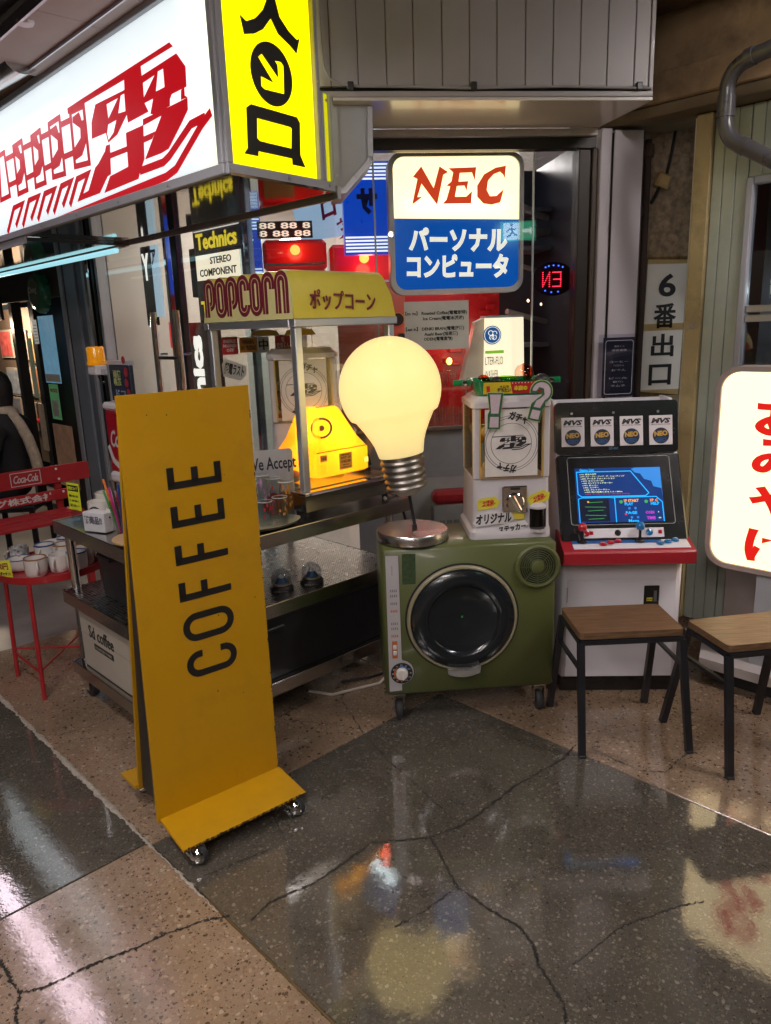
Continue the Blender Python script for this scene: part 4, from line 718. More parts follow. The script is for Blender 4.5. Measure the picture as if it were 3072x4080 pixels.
# ------------------------------------------------------------------ yellow COFFEE A-board
cf = thing('coffee_sign_board', 'tall yellow rolling A-board with black COFFEE lettering running upward', 'sign board', (-.713, 1.952, 0), 38.5)
yel = pm('mustard_paint', (.46, .238, .002), .42, var=.07, scale=3, bump=.12, bscale=12, dirt=.22, rvar=.2)
W_ = .417
Q8 = [(0, 1, 2, 3), (4, 7, 6, 5), (0, 4, 5, 1), (1, 5, 6, 2), (2, 6, 7, 3), (3, 7, 4, 0)]
MB().add([(0, 0, .078), (W_, 0, .078), (W_-.002, 0, 1.345), (.027, 0, 1.345), (0, .010, .078), (W_, .010, .078), (W_-.002, .010, 1.345), (.027, .010, 1.345)], Q8).build('front_panel', yel, cf)
MB().add([(.022, .205, .078), (W_+.02, .205, .078), (W_, .011, 1.343), (.034, .011, 1.343), (.022, .217, .078), (W_+.02, .217, .078), (W_, .023, 1.343), (.034, .023, 1.343)], Q8).build('rear_panel', yel, cf)
MB().prismx([(-.160, .066), (-.160, .074), (.0, .088), (.0, .078)], .008, W_+.004).build('front_foot', yel, cf); MB().prismx([(.217, .078), (.217, .088), (.345, .074), (.345, .066)], .012, W_+.02).build('rear_foot', yel, cf)
for x in (.034, W_-.03): MB().prismx([(.0105, .085), (.203, .085), (.0115, 1.30), (.0105, 1.30)], x, x+.008).build('inner_core', black, cf)
# chipped paint along the foot and panel edges
ch = MB(); r5 = random.Random(5)
for k in range(70):
    x = r5.uniform(.01, W_); ch.box(x, x+r5.uniform(.002, .010), -.1612, -.1585, .0665, .0665+r5.uniform(.002, .0085))
for k in range(26): z = r5.uniform(.09, 1.3)**1; ch.box(W_-.0025-.002*(z-.078)/1.267, W_+.0006-.002*(z-.078)/1.267, -.0006, .004, z, z+r5.uniform(.002, .012))
for k in range(9): x, z = r5.uniform(.05, W_-.03), r5.uniform(.1, 1.3); ch.box(x, x+.003, -.0006, .002, z, z+r5.uniform(.002, .006))
tag(ch.build('paint_chips', pm('chip_dark', (.05, .028, .012), .7), cf), kind='stuff')
LT = MB(); sw = .0205
def cmap(u, v): return (.305-v, u)
def arcp(cu, cv, r, a0, a1, n=6): return [(cu+r*math.cos(R(a0+(a1-a0)*i/n)), cv+r*math.sin(R(a0+(a1-a0)*i/n))) for i in range(n+1)]
def capsule(u0, u1, H, close):
    h = sw/2; r = min((u1-u0)/2-h, .034); l, rr, b, t = u0+h, u1-h, h, H-h
    if close: return arcp(rr-r, t-r, r, 0, 90)+arcp(l+r, t-r, r, 90, 180)+arcp(l+r, b+r, r, 180, 270)+arcp(rr-r, b+r, r, 270, 360)
    return [(rr, H*.68)]+arcp(rr-r, t-r, r, 0, 90)+arcp(l+r, t-r, r, 90, 180)+arcp(l+r, b+r, r, 180, 270)+arcp(rr-r, b+r, r, 270, 360)+[(rr, H*.32)]
Hh = .164
def put(path, close=False): LT.ribbon([cmap(*p) for p in path], sw, -.0012, -.0002, close)
put(capsule(.498, .580, Hh, False)); put(capsule(.612, .700, Hh, True), True)
for u0, u1, bars in ((.742, .800, (Hh-sw/2, Hh*.52)), (.853, .911, (Hh-sw/2, Hh*.52)), (.964, 1.026, (Hh-sw/2, Hh*.5, sw/2)), (1.075, 1.137, (Hh-sw/2, Hh*.5, sw/2))):
    put([(u0+sw/2, 0), (u0+sw/2, Hh)])
    for v_ in bars: put([(u0+sw/2, v_), (u1-(0 if v_ != Hh*.5 and v_ != Hh*.52 else .006), v_)])
LT.build('coffee_lettering', pm('letter_black', (.012, .011, .010), .4), cf)
def ball_caster(parent, x, y):
    c = MB().lathe([(.011, .062), (.011, .05), (.016, .048), (.020, .042), (.020, .036)], 16, (x, y, 0)).build('caster', chrome, parent, smooth=True)
    h = MB(); prof = [(.001, .031)]+[(.029*math.sin(R(a)), .029*math.cos(R(a))) for a in range(10, 100, 10)]
    h.lathe([(r, z) for r, z in prof[1:]], 18, (0, 0, 0), cap=True).build('ball_hood', chrome, c, loc=(x+.012, y-.012, .031), rot=(R(20), R(35), R(-20)), smooth=True, ang=60)
    MB().lathe([(.024, -.012), (.030, -.008), (.030, .008), (.024, .012)], 20, (0, 0, 0), 'x').build('wheel', rubber, c, loc=(x+.012, y-.012, .0305), rot=(0, 0, R(25)), smooth=True)
for (x, y) in ((.045, -.135), (W_-.04, -.135), (.055, .315), (W_-.02, .315)): ball_caster(cf, x, y)

# ------------------------------------------------------------------ stainless cart
KL = (-.752, 2.319, 0)
def k_thing(name, label, cat, x=0, y=0, z=0, rz=0, **k):
    c, s = math.cos(R(43.5)), math.sin(R(43.5)); return thing(name, label, cat, (KL[0]+x*c-y*s, KL[1]+x*s+y*c, z), 43.5+rz, **k)
kt = k_thing('steel_cart', 'three tier stainless steel cart on casters under the popcorn machine', 'cart')
LX, LY = 1.20, .88
def perforated(name):
    m = brushed(name, (.58, .57, .56), .28, 2, 2, 2); t = m.node_tree; b = t.nodes['Principled BSDF']; src = b.inputs['Base Color'].links[0].from_socket
    tc = t.nodes.new('ShaderNodeTexCoord'); v = t.nodes.new('ShaderNodeTexVoronoi'); v.voronoi_dimensions = '2D'; v.inputs['Scale'].default_value = 75; v.inputs['Randomness'].default_value = 0; lk(t, tc.outputs['Object'], v.inputs['Vector'])
    lt = t.nodes.new('ShaderNodeMath'); lt.operation = 'LESS_THAN'; lt.inputs[1].default_value = .30; lk(t, v.outputs['Distance'], lt.inputs[0])
    mx = t.nodes.new('ShaderNodeMix'); mx.data_type = 'RGBA'; mx.inputs[7].default_value = (.015, .012, .012, 1); lk(t, lt.outputs[0], mx.inputs[0]); lk(t, src, mx.inputs[6]); lk(t, mx.outputs[2], b.inputs['Base Color']); return m
perf = perforated('perforated_steel')
for i, (z, y0, x0) in enumerate(((.775, 0, 0), (.475, .06, .0), (.158, .05, .0))):
    box('shelf', perf if i == 1 else stain, kt, x0+.008, LX-.004, y0+.008, LY-.008, z-.004, z, .0015)
    for (a0, a1, b0, b1) in ((x0, LX, y0, y0+.007), (x0, LX, LY-.007, LY), (x0, x0+.007, y0+.0075, LY-.0075), (LX-.007, LX, y0+.0075, LY-.0075)): box('lip', stain, kt, a0, a1, b0, b1, z-.052, z+.003, .002)
posts = [(.045, .10), (LX-.05, .10), (.045, LY-.04), (LX-.05, LY-.04)]
for (x, y) in posts:
    MB().cyl((x, y, .13), (x, y, .77), .019, seg=16).build('post', chrome, kt, smooth=True)
    MB().cyl((x, y, .415), (x, y, .47), .025, seg=16).cyl((x, y, .100), (x, y, .152), .025, seg=16).build('sleeve', stain, kt, smooth=True)
    c = MB().cyl((x, y, .086), (x, y, .104), .036, seg=18).box(x-.024, x-.019, y-.045, y+.016, .036, .09).box(x+.019, x+.024, y-.045, y+.016, .036, .09).build('caster', chrome, kt, smooth=True)
    MB().lathe([(.026, -.016), (.045, -.014), (.048, 0), (.045, .014), (.026, .016)], 24, (x, y-.02, .048), 'x').build('wheel', rubber, c, smooth=True)

# ------------------------------------------------------------------ popcorn machine
px0, py0, px1, py1 = .665, .055, 1.175, .665
pc = k_thing('popcorn_machine', 'glass popcorn cabinet with yellow scalloped roof reading POPCORN', 'popcorn machine')
al2 = brushed('cabinet_aluminium', (.74, .77, .82), .42, .5, .5, 5)
MB().add([(px0+.015, py0+.015, .800), (px1-.01, py0+.015, .800), (px1-.01, py1, .800), (px0+.015, py1, .800), (px0-.008, py0-.012, .868), (px1+.015, py0-.012, .868), (px1+.015, py1+.01, .868), (px0-.008, py1+.01, .868)], [(0, 3, 2, 1), (4, 5, 6, 7), (0, 1, 5, 4), (1, 2, 6, 5), (2, 3, 7, 6), (3, 0, 4, 7)]).build('base', stain, pc)
box('base_rim', chrome, pc, px0-.012, px1+.02, py0-.016, py1+.014, .869, .884, .003); box('tray_floor', stain, pc, px0+.03, px1-.03, py0+.03, py1-.03, .884, .888)
for (x, y) in ((px0+.04, py0+.04), (px1-.05, py0+.04), (px1-.05, py1-.05), (px0+.04, py1-.05)): MB().cyl((x, y, .776), (x, y, .802), .012, .015, 10).build('foot', rubber, pc)
pw_ = .032
for (x, y) in ((px0, py0), (px1-pw_, py0), (px0, py1-pw_), (px1-pw_, py1-pw_)): box('post', al2, pc, x, x+pw_, y, y+pw_, .885, 1.504, .003)
for (a0, a1, b0, b1) in ((px0-.008, px1+.010, py0-.010, py0+.026), (px0-.008, px1+.010, py1-.026, py1+.010), (px0-.008, px0+.026, py0+.0265, py1-.0265), (px1-.026, px1+.010, py0+.0265, py1-.0265)): box('top_rail', al2, pc, a0, a1, b0, b1, 1.505, 1.534, .003)
pgl = glass('case_glass', (.96, .965, .95))
box('pane', pgl, pc, px0+pw_, px1-pw_, py0+.012, py0+.015, .886, 1.504); box('pane', pgl, pc, px0+.012, px0+.015, py0+pw_, py1-pw_, .886, 1.504); box('pane', pgl, pc, px0+pw_, px1-pw_, py1-.015, py1-.012, .886, 1.504); box('pane', pgl, pc, px1-.015, px1-.012, py0+pw_, py1-pw_, .886, 1.504)
# scalloped roof
nb = 7; L_ = py1-py0-.03; cw = L_/nb; prof = [(py0+.004, 1.535)]
top = []
for k in range(nb):
    for i in range(9):
        a = 180-180*i/8; yy = py0+.012+cw*(k+.5)+cw/2*math.cos(R(a)); zz = 1.664+.046*math.sin(R(a)); top.append((yy, zz))
poly = [(py0-.004, 1.535), (py0-.002, 1.62)]+top+[(py1-.02, 1.62), (py1+.004, 1.535)]
rf = MB(); n = len(poly)
for xx, dx in ((px0-.004, 0), (px1+.006, -.05)):
    for (y, z) in poly: rf.v.append((xx+dx*max(0, (z-1.56))/.15, y, z))
rf.f = [tuple(range(n)), tuple(range(n, 2*n))[::-1]]+[(i, n+i, n+(i+1) % n, (i+1) % n) for i in range(n)]
roofm = pm('mustard_plastic', (.62, .52, .06), .32, var=.05, bump=.35, bscale=45, coat=.3)
rf.build('roof', roofm, pc, smooth=True, ang=50)
cream2 = pm('popcorn_cream', (.64, .60, .27), .45, var=.05); mar = pm('maroon_print', (.16, .012, .03), .5)
fp = MB(); 
face = [(-y, z) for y, z in poly]
flat('roof_face', [[(-(y), z) for y, z in poly][::-1]], .003, cream2, pc, (px0-.0065, 0, 0), (0, 0, R(-90)))
PL_ = MB(); PT_ = MB()
def pop(path, closed=False):
    for k, off in ((0, 0),): PL_.ribbon(path, .034, -.0005, .0005, closed); PT_.ribbon(path, .0024, -.0012, -.0005, closed)
def arch(u0, u1, zb, zt, zr): r = (u1-u0)/2; return [(u0, zb)]+[(u0+r-r*math.cos(R(a)), zt-r+r*math.sin(R(a))) for a in range(0, 181, 15)]+[(u1, zr)]
zb_ = 1.556
for k, ch in enumerate('POPCORN'):
    yc = py1-.016-cw*(k+.5); u0, u1 = -yc-cw*.29, -yc+cw*.29; zt = 1.690; r = (u1-u0)/2
    if ch == 'P': pop(arch(u0, u1, zb_, zt, 1.625)[:-1]+[(u0+r-r*math.cos(R(a)), 1.622-r*math.sin(R(a))) for a in range(180, 80, -15)]); 
    elif ch == 'O': pop([(u0+r-r*math.cos(R(a)), zt-r+r*math.sin(R(a))) for a in range(0, 181, 15)]+[(u0+r+r*math.cos(R(a)), zb_+r+.012-r*math.sin(R(a))) for a in range(0, 181, 15)], True)
    elif ch == 'C': pop([(u1, 1.648)]+[(u0+r+r*math.cos(R(a)), zt-r+r*math.sin(R(a))) for a in range(0, 181, 15)]+[(u0+r-r*math.cos(R(a)), zb_+r+.012-r*math.sin(R(a))) for a in range(0, 181, 15)]+[(u1, 1.595)])
    elif ch == 'R': pop(arch(u0, u1, zb_, zt, 1.645))
    else: pop(arch(u0, u1, zb_, zt, zb_))
PL_.build('popcorn_lettering', mar, pc, (px0-.0088, 0, 0), (0, 0, R(-90))); PT_.build('popcorn_inline', cream2, pc, (px0-.0092, 0, 0), (0, 0, R(-90)))
text(pc, 'ポップコーン', (px0+.235, py0-.0085, 1.598), .33, .074, mar, bold=.012, depth=.003, name='katakana', rot=(R(2), R(-1.0), 0))
for (x, y) in ((px0+.16, py0+.18), (px0+.16, py0+.42)): MB().lathe([(.012, 1.50), (.05, 1.495), (.064, 1.475), (.060, 1.474), (.045, 1.488)], 24, (x, y, 0)).build('lamp_reflector', chrome, pc, smooth=True)
# stickers on the far pane of the case
for (x0, x1, z0, z1, m, s_) in ((.72, .80, 1.40, 1.475, pm('sticker_red', (.5, .02, .03), .5), 'INERIS\nMOND\nOFF'), (.81, .90, 1.405, 1.47, pm('sticker_orange', (.7, .30, .02), .5), 'WARNING\nNO TRESPASS'), (.905, .965, 1.40, 1.47, pm('sticker_pale', (.6, .75, .85), .5), '中'), (1.0, 1.085, 1.405, 1.475, MATS['sticker_red'], '電\n電電くん')):
    s0 = box('sticker', m, pc, x0, x1, py1-.018, py1-.0155, z0, z1); text(s0, s_, ((x0+x1)/2, py1-.0185, (z0+z1)/2), (x1-x0)*.85, (z1-z0)*.7, white if 'red' in m.name else ink, bold=.02, depth=.0006, res=1)
sk = flat('sticker', [[(.715, 1.31), (.80, 1.285), (.83, 1.31), (.835, 1.345), (.73, 1.385), (.712, 1.36)]], .0015, paper, pc, (0, py1-.018, 0)); text(sk, '超電ラスト', (.772, -.0012, 1.335), .10, .05, ink, bold=.03, depth=.0006, rot=(R(14), 0, 0))
# ------------------------------------------------------------------ glowing yellow toy computer in the case
yc_ = k_thing('yellow_glowing_machine', 'glowing yellow plastic machine with sloped top and OUT OF ORDER sticker', 'machine', .785, .130, .888)
yt = translucent('lit_yellow_plastic', (1.0, .64, .03), emis=.95, ecol=(1.0, .34, .004), tfac=.8)
def frust(levels):
    mb = MB(); 
    for (x0, x1, y0, y1, z, r) in levels: mb.v += [(x, y, z) for x, y in rrect(x0, x1, y0, y1, r, 4)]
    n = len(rrect(0, 1, 0, 1, .1, 4))
    for k in range(len(levels)-1):
        for i in range(n): mb.f.append((k*n+i, k*n+(i+1) % n, (k+1)*n+(i+1) % n, (k+1)*n+i))
    mb.f += [tuple(range(n))[::-1], tuple((len(levels)-1)*n+i for i in range(n))]; return mb
frust([(.012, .282, .012, .262, .018, .02), (.0, .294, 0, .272, .026, .022), (.0, .294, 0, .272, .118, .022), (.008, .286, .006, .266, .128, .022), (.030, .262, .03, .245, .165, .02), (.078, .205, .075, .215, .285, .02), (.088, .195, .085, .205, .292, .016)]).build('shell', yt, yc_, smooth=True, ang=40)
MB().ribbon([(.01, .124), (.284, .124)], .003, -.001, .004).build('seam', pm('amber_line', (.5, .25, .01), .4), yc_)
so_ = box('sticker', pm('amber_sticker', (.42, .17, .02), .5, emit=(.55, .20, .02), es=.55), yc_, .122, .192, -.003, -.0005, .040, .108, .002)  # sticker emission stands in for the light shining through it
for s_, z, w_, h_ in (('TEMPORARILY', .100, .050, .006), ('OUT OF', .088, .055, .012), ('ORDER', .073, .055, .012), ('WRONG &', .059, .036, .006), ('STOPPED NOW!', .049, .052, .006)): text(so_, s_, (.157, -.0035, z), w_, h_, ink, bold=.02, depth=.0006, res=1)
s2 = box('sticker', MATS['amber_sticker'], yc_, .022, .058, -.003, -.0005, .086, .112, .001); text(s2, 'TANK', (.04, -.0035, .099), .030, .012, ink, bold=.02, depth=.0006)
box('lit_window', em('yellow_window', (1, .8, .15), 1.4), yc_, .262, .284, -.003, .004, .052, .074, .002); box('flap', yt, yc_, .018, .048, -.004, -.0005, .032, .074, .003)
flat('dial_ring', [circ(0, 0, .045, 28), circ(0, 0, .036, 28)], .002, pm('brown_print', (.25, .07, .01), .5), yc_, (.075, .045, .215), (0, R(-25), R(-50))); flat('dial_hub', [circ(0, 0, .012, 16)], .002, MATS['brown_print'], yc_, (.075, .044, .215), (0, R(-25), R(-50)))
for k in range(2): box('slot', MATS['brown_print'], yc_, .105+k*.04, .135+k*.04, .10, .115, .2925, .295)
plight('inner_lamp', (.155, .12, .15), 1.5, (1, .82, .35), .035, yc_)
# clutter in the case
ptg = k_thing('shirt_price_card', 'lime hand-lettered price card hanging in the popcorn case', 'price tag', 1.03, .60, 1.215); box('card', pm('lime_card', (.50, .55, .16), .6), ptg, -.075, .075, 0, .0015, 0, .15, .0006)
for s_, z, m_ in (('Tシャツ', .115, MATS['sticker_red']), ('¥4000', .075, ink), ('M〜XL', .035, ink)): text(ptg, s_, (0, -.0012, z), .11, .026, m_, bold=.03, depth=.0006)
for k, (x, y, c) in enumerate(((.73, .30, (.6, .42, .03)), (.75, .23, (.55, .18, .02)), (1.12, .46, (.10, .28, .05)), (1.10, .54, (.6, .42, .03)))):
    q = k_thing('loose_capsule', ['yellow capsule on the floor of the popcorn case', 'orange capsule on the floor of the popcorn case', 'green capsule at the back of the popcorn case', 'yellow capsule at the back of the popcorn case'][k], 'capsule', x, y, .9145, group='loose capsules in the case'); MB().lathe([(.025*math.cos(R(a)), .025*math.sin(R(a))) for a in range(-88, 1, 11)], 18).build('cup', pm('cap_clear2', (.6, .55, .45), .15, coat=.6), q, smooth=True); MB().lathe([(.0255*math.cos(R(a)), .0255*math.sin(R(a))) for a in range(0, 89, 11)], 18).build('dome', pm('loose_cap_%d' % k, c, .2, coat=.6), q, smooth=True)
hl = k_thing('desk_lamp_head', 'small black lamp head lying behind the glowing yellow machine', 'lamp', 1.125, .22, .889); MB().lathe([(.012, .09), (.02, .075), (.035, .02), (.034, .018), (.015, .07)], 20).build('shade', black, hl, smooth=True); MB().lathe([(.03, 0), (.03, .006), (.006, .010), (.005, .08)], 16).build('stem', blackm, hl, smooth=True)
# ------------------------------------------------------------------ green dryer with round dark door
dr_ = thing('green_dryer', 'olive green tumble dryer with round dark door on small casters', 'dryer', (-.02, 2.62, 0), 4)
grn = pm('olive_enamel', (.080, .094, .028), .44, var=.09, scale=4, coat=.12, dirt=.22)
box('cabinet', grn, dr_, 0, .655, 0, .335, .115, .705, .012, smooth=True, ang=50)
dx, dz = .296, .420
flat('door_shadow_gap', [circ(dx, dz, .217, 48)], .002, MATS['dark_gap'], dr_, (0, -.0005, 0))
MB().lathe([(.210, -.002), (.209, -.012), (.204, -.017), (.198, -.016), (.197, -.006)], 56, (dx, 0, dz), 'y', cap=False).build('door_ring', pm('cream_ring', (.27, .24, .155), .35, var=.08), dr_, smooth=True)
MB().lathe([(.1965, -.010), (.193, -.020), (.175, -.030), (.150, -.034), (.138, -.030), (.130, -.020), (.10, -.012), (.05, -.009), (.001, -.008)], 56, (dx, 0, dz), 'y', cap=False).build('door', pm('smoked_door', (.010, .013, .016), .20, var=.1, coat=.35, rvar=.03), dr_, smooth=True)
flat('green_dot', [circ(dx-.002, dz+.008, .004, 12)], .001, pm('dot_green', (.03, .3, .08), .4), dr_, (0, -.0095, 0))
hp = [(dx-.062, dz-.196), (dx-.06, dz-.212), (dx-.03, dz-.222), (dx, dz-.225), (dx+.03, dz-.221), (dx+.06, dz-.211), (dx+.064, dz-.185), (dx+.03, dz-.196), (dx, dz-.199), (dx-.03, dz-.198)]
MB().prism(hp, -.040, -.004).build('door_handle', pm('satin_chrome', (.80, .79, .80), .22, metal=.85, var=.04), dr_, smooth=True)
pan = [(.013, .680), (.060, .680), (.062, .268)]+[(.060+.047*math.cos(R(a)), .215+.047*math.sin(R(a))) for a in range(80, -75, -12)]+[(.060, .165), (.060, .140), (.012, .138)]
flat('control_panel', [pan], .006, pm('panel_grey', (.50, .48, .50), .35, metal=.3, var=.04), dr_, (0, -.003, 0)); flat('panel_trim', [[((x-.04)*1.04+.04, (z-.41)*1.006+.41) for x, z in pan]], .003, chrome, dr_, (0, -.0015, 0))
MB().lathe([(.042, -.0065), (.042, -.010), (.001, -.010)], 36, (.060, 0, .213), 'y').build('dial_face', pm('dial_black', (.015, .013, .014), .35), dr_)
MB().lathe([(.024, -.0101), (.023, -.022), (.020, -.025), (.001, -.025)], 28, (.060, 0, .213), 'y').build('dial_knob', pm('knob_cream', (.62, .58, .55), .35), dr_, smooth=True); box('dial_pointer', pm('knob_edge', (.7, .65, .6), .4), dr_, -.0025, .0025, -.030, -.0255, -.022, .022, .001, loc=(.060, 0, .213), rot=(R(-15), 0, 0))
for k in range(12):
    a = R(k*30); text(dr_, str(k*10 or 0), (.060+.034*math.cos(a), -.0105, .213+.034*math.sin(a)), .008 if k*10 < 100 else .011, .006, pm('print_white', (.6, .6, .6), .5), depth=.0006, res=1)
MB().ribbon([(.060+.028*math.cos(R(a)), .213+.028*math.sin(R(a))) for a in range(30, 120, 10)], .004, -.0108, -.0101).build('dial_arc', pm('print_blue', (.03, .15, .4), .5), dr_); MB().ribbon([(.060+.028*math.cos(R(a)), .213+.028*math.sin(R(a))) for a in range(130, 290, 10)], .004, -.0108, -.0101).build('dial_arc', pm('print_orange', (.45, .12, .03), .5), dr_)
sw_ = box('switch_plate', MATS['print_orange'], dr_, .027, .047, -.0085, -.0062, .275, .345, .002)
for z in (.298, .322): box('rocker', MATS['knob_cream'], sw_, .030, .044, -.0125, -.0088, z-.009, z+.009, .003)
gp = pm('print_grey', (.20, .19, .2), .6); text(dr_, 'national', (.036, -.0066, .625), .035, .007, gp, rot=(R(90), 0, 0), depth=.0006)
for j, z in enumerate((.55, .53, .50, .47, .42, .40, .37)):
    for i in range(4): MB().box(.026+i*.007, .030+i*.007, -.0066, -.0061, z-.010, z).build('tick_print', gp if j not in (3, 6) else MATS['print_orange'], dr_)
flat('rating_label', [[(.074, .684), (.124, .683), (.123, .566), (.073, .566)]], .0008, pm('label_dark', (.03, .055, .02), .5, var=.6, scale=90), dr_, (0, -.0006, 0))
spx, spz = .582, .608
MB().lathe([(.088, -.0005), (.086, -.008), (.078, -.013), (.070, -.010)], 48, (spx, 0, spz), 'y', cap=False).build('vent_dish', grn, dr_, smooth=True); flat('vent_dark', [circ(spx, spz, .071, 40)], .002, MATS['dark_gap'], dr_, (0, -.003, 0))
vr = MB()
for r in (.070, .062, .054, .046, .038, .030): vr.lathe([(r, -.0045), (r, -.009), (r-.0016, -.010), (r-.0024, -.009), (r-.0024, -.0045)], 40, (spx, 0, spz), 'y', cap=False)
for a in (0, 45, 90, 135): c_, s_ = math.cos(R(a)), math.sin(R(a)); vr.cyl((spx-.07*c_, -.007, spz-.07*s_), (spx+.07*c_, -.007, spz+.07*s_), .0012, seg=5)
vr.build('vent_rings', grn, dr_); MB().lathe([(.026, -.0045), (.025, -.010), (.018, -.013), (.001, -.014)], 28, (spx, 0, spz), 'y').build('vent_hub', grn, dr_, smooth=True)
for (x, y) in ((.05, .04), (.605, .04), (.05, .29), (.605, .29)):
    c = MB().box(x-.024, x+.024, y-.02, y+.02, .105, .114).box(x-.021, x-.018, y-.018, y+.02, .035, .105).box(x+.018, x+.021, y-.018, y+.02, .035, .105).cyl((x-.027, y, .040), (x+.027, y, .040), .005, seg=8).build('caster', chrome, dr_)
    MB().lathe([(.020, -.014), (.036, -.012), (.040, -.006), (.040, .006), (.036, .012), (.020, .014)], 24, (x, y, .040), 'x').build('wheel', rubber, c, smooth=True)
# ------------------------------------------------------------------ giant light bulb lamp
bl = thing('giant_bulb_lamp', 'giant glowing light bulb lamp leaning on a round steel base', 'lamp', (.100, 2.755, .706), 0)
MB().lathe([(.134, .0), (.136, .004), (.136, .034), (.132, .040), (.001, .041)], 56, (0, 0, 0)).build('base_disc', pm('spun_steel', (.62, .60, .58), .26, metal=1, var=.05, scale=5), bl, smooth=True); MB().lathe([(.137, .001), (.137, .004)], 40, (0, 0, -.001)).build('base_felt', black, bl)
MB().tube([(.010, 0, .041), (.008, 0, .055)], .010, 10).tube([(.010, 0, .05), (-.010, 0, .185)], .006, 8).build('stem', blackm, bl)
ax = dict(loc=(-.012, 0, .172), rot=(0, R(-6.5), 0)); ax = dict(loc=(-.012, 0, .172), rot=(R(-8), 0, 0))
scw = [(.012, 0), (.040, .004), (.055, .018)]
for k in range(5): z = .026+k*.024; scw += [(.068+.002*k, z), (.078+.0015*k, z+.006), (.078+.0015*k, z+.012), (.069+.002*k, z+.019)]
scw += [(.080, .150), (.082, .158)]
MB().lathe(scw, 40).build('screw_base', brushed('worn_zinc', (.36, .33, .30), .38, 1, 1, 1, .3), bl, smooth=True, ang=60, **ax)
pr = [(.084, .156), (.088, .175), (.094, .20), (.104, .225), (.122, .26), (.146, .30)]
cz, rr = .402, .187
for a in range(-30, 91, 6): pr.append((max(.0005, rr*math.cos(R(a))), cz+rr*math.sin(R(a))))
MB().lathe(pr, 64).build('bulb_glass', translucent('opal_bulb', (.98, .86, .50), grough=.45, emis=.40, ecol=(1.0, .84, .42), tfac=.7), bl, smooth=True, ang=60, **ax)
MB().tube([(-.030+.004*math.sin(t*.8), 0, 0) for t in range(0)] or [(rr*1.0005*math.cos(R(a))*math.cos(R(-100)), rr*1.0005*math.cos(R(a))*math.sin(R(-100)), cz+rr*1.0005*math.sin(R(a))) for a in range(52, 86, 4)], .0012, 5).build('mould_seam', MATS['opal_bulb'], bl, **ax)
MB().lathe([(.009, 0), (.006, .004), (.001, .006)], 14).build('mould_pip', MATS['opal_bulb'], bl, (-.066, -.085, .735), (R(-6), R(35), 0), smooth=True)
plight('bulb_lamp', (-.066, 0, .54), .22, (1, .90, .56), .05, bl)
# ------------------------------------------------------------------ capsule machines
gw_ = pm('gacha_white', (.50, .47, .50), .35, var=.04, coat=.3); amber = glass('amber_window', (.97, .91, .74), refl=.4); ambp = pm('amber_edge', (.55, .36, .08), .15, coat=1); pvc = pm('grey_bezel', (.25, .18, .13), .4)
def logo_map(cx, cz, w_):
    s = w_/1.16; return lambda p: (cx+(p[0]+.70)*s, cz+(p[1]-2.33)*s)
def kanji(parent, cx, cz, w_, mat, yq, depth=.0008, tail=True):
    M = logo_map(cx, cz, w_); logo('logo_print', parent, LOGO, mat, M, yq, depth)
    if tail:
        t = MB()
        for k in ('J1', 'J2'): t.ribbon([M(p) for p in LRIB[k] if p[0] > -1.4], .030*w_/1.16, yq-depth/2, yq+depth/2)
        t.build('logo_print', mat, parent)
def capsules(parent, x0, x1, y0, y1, z0, z1, n, seed):
    r = random.Random(seed); cols = [pm('cap_green', (.10, .30, .03), .2, coat=.6), pm('cap_orange', (.60, .20, .01), .2, coat=.6), pm('cap_yellow', (.60, .45, .02), .2, coat=.6), pm('cap_clear', (.55, .5, .42), .15, coat=.6)]
    for k in range(n):
        x, y, z = r.uniform(x0, x1), r.uniform(y0, y1), z0+(z1-z0)*(k/n)
        R0 = .026; top = MB().lathe([(R0*math.cos(R(a)), R0*math.sin(R(a))) for a in range(0, 91, 15)], 14, (0, 0, 0)).build('capsule', cols[k % 4], parent, (x, y, z), (R(r.uniform(0, 180)), R(r.uniform(0, 90)), 0), smooth=True)
        MB().lathe([(R0*math.cos(R(a)), R0*math.sin(R(a))) for a in range(-90, 1, 15)], 14, (0, 0, 0)).build('capsule_cup', cols[3], top, smooth=True)
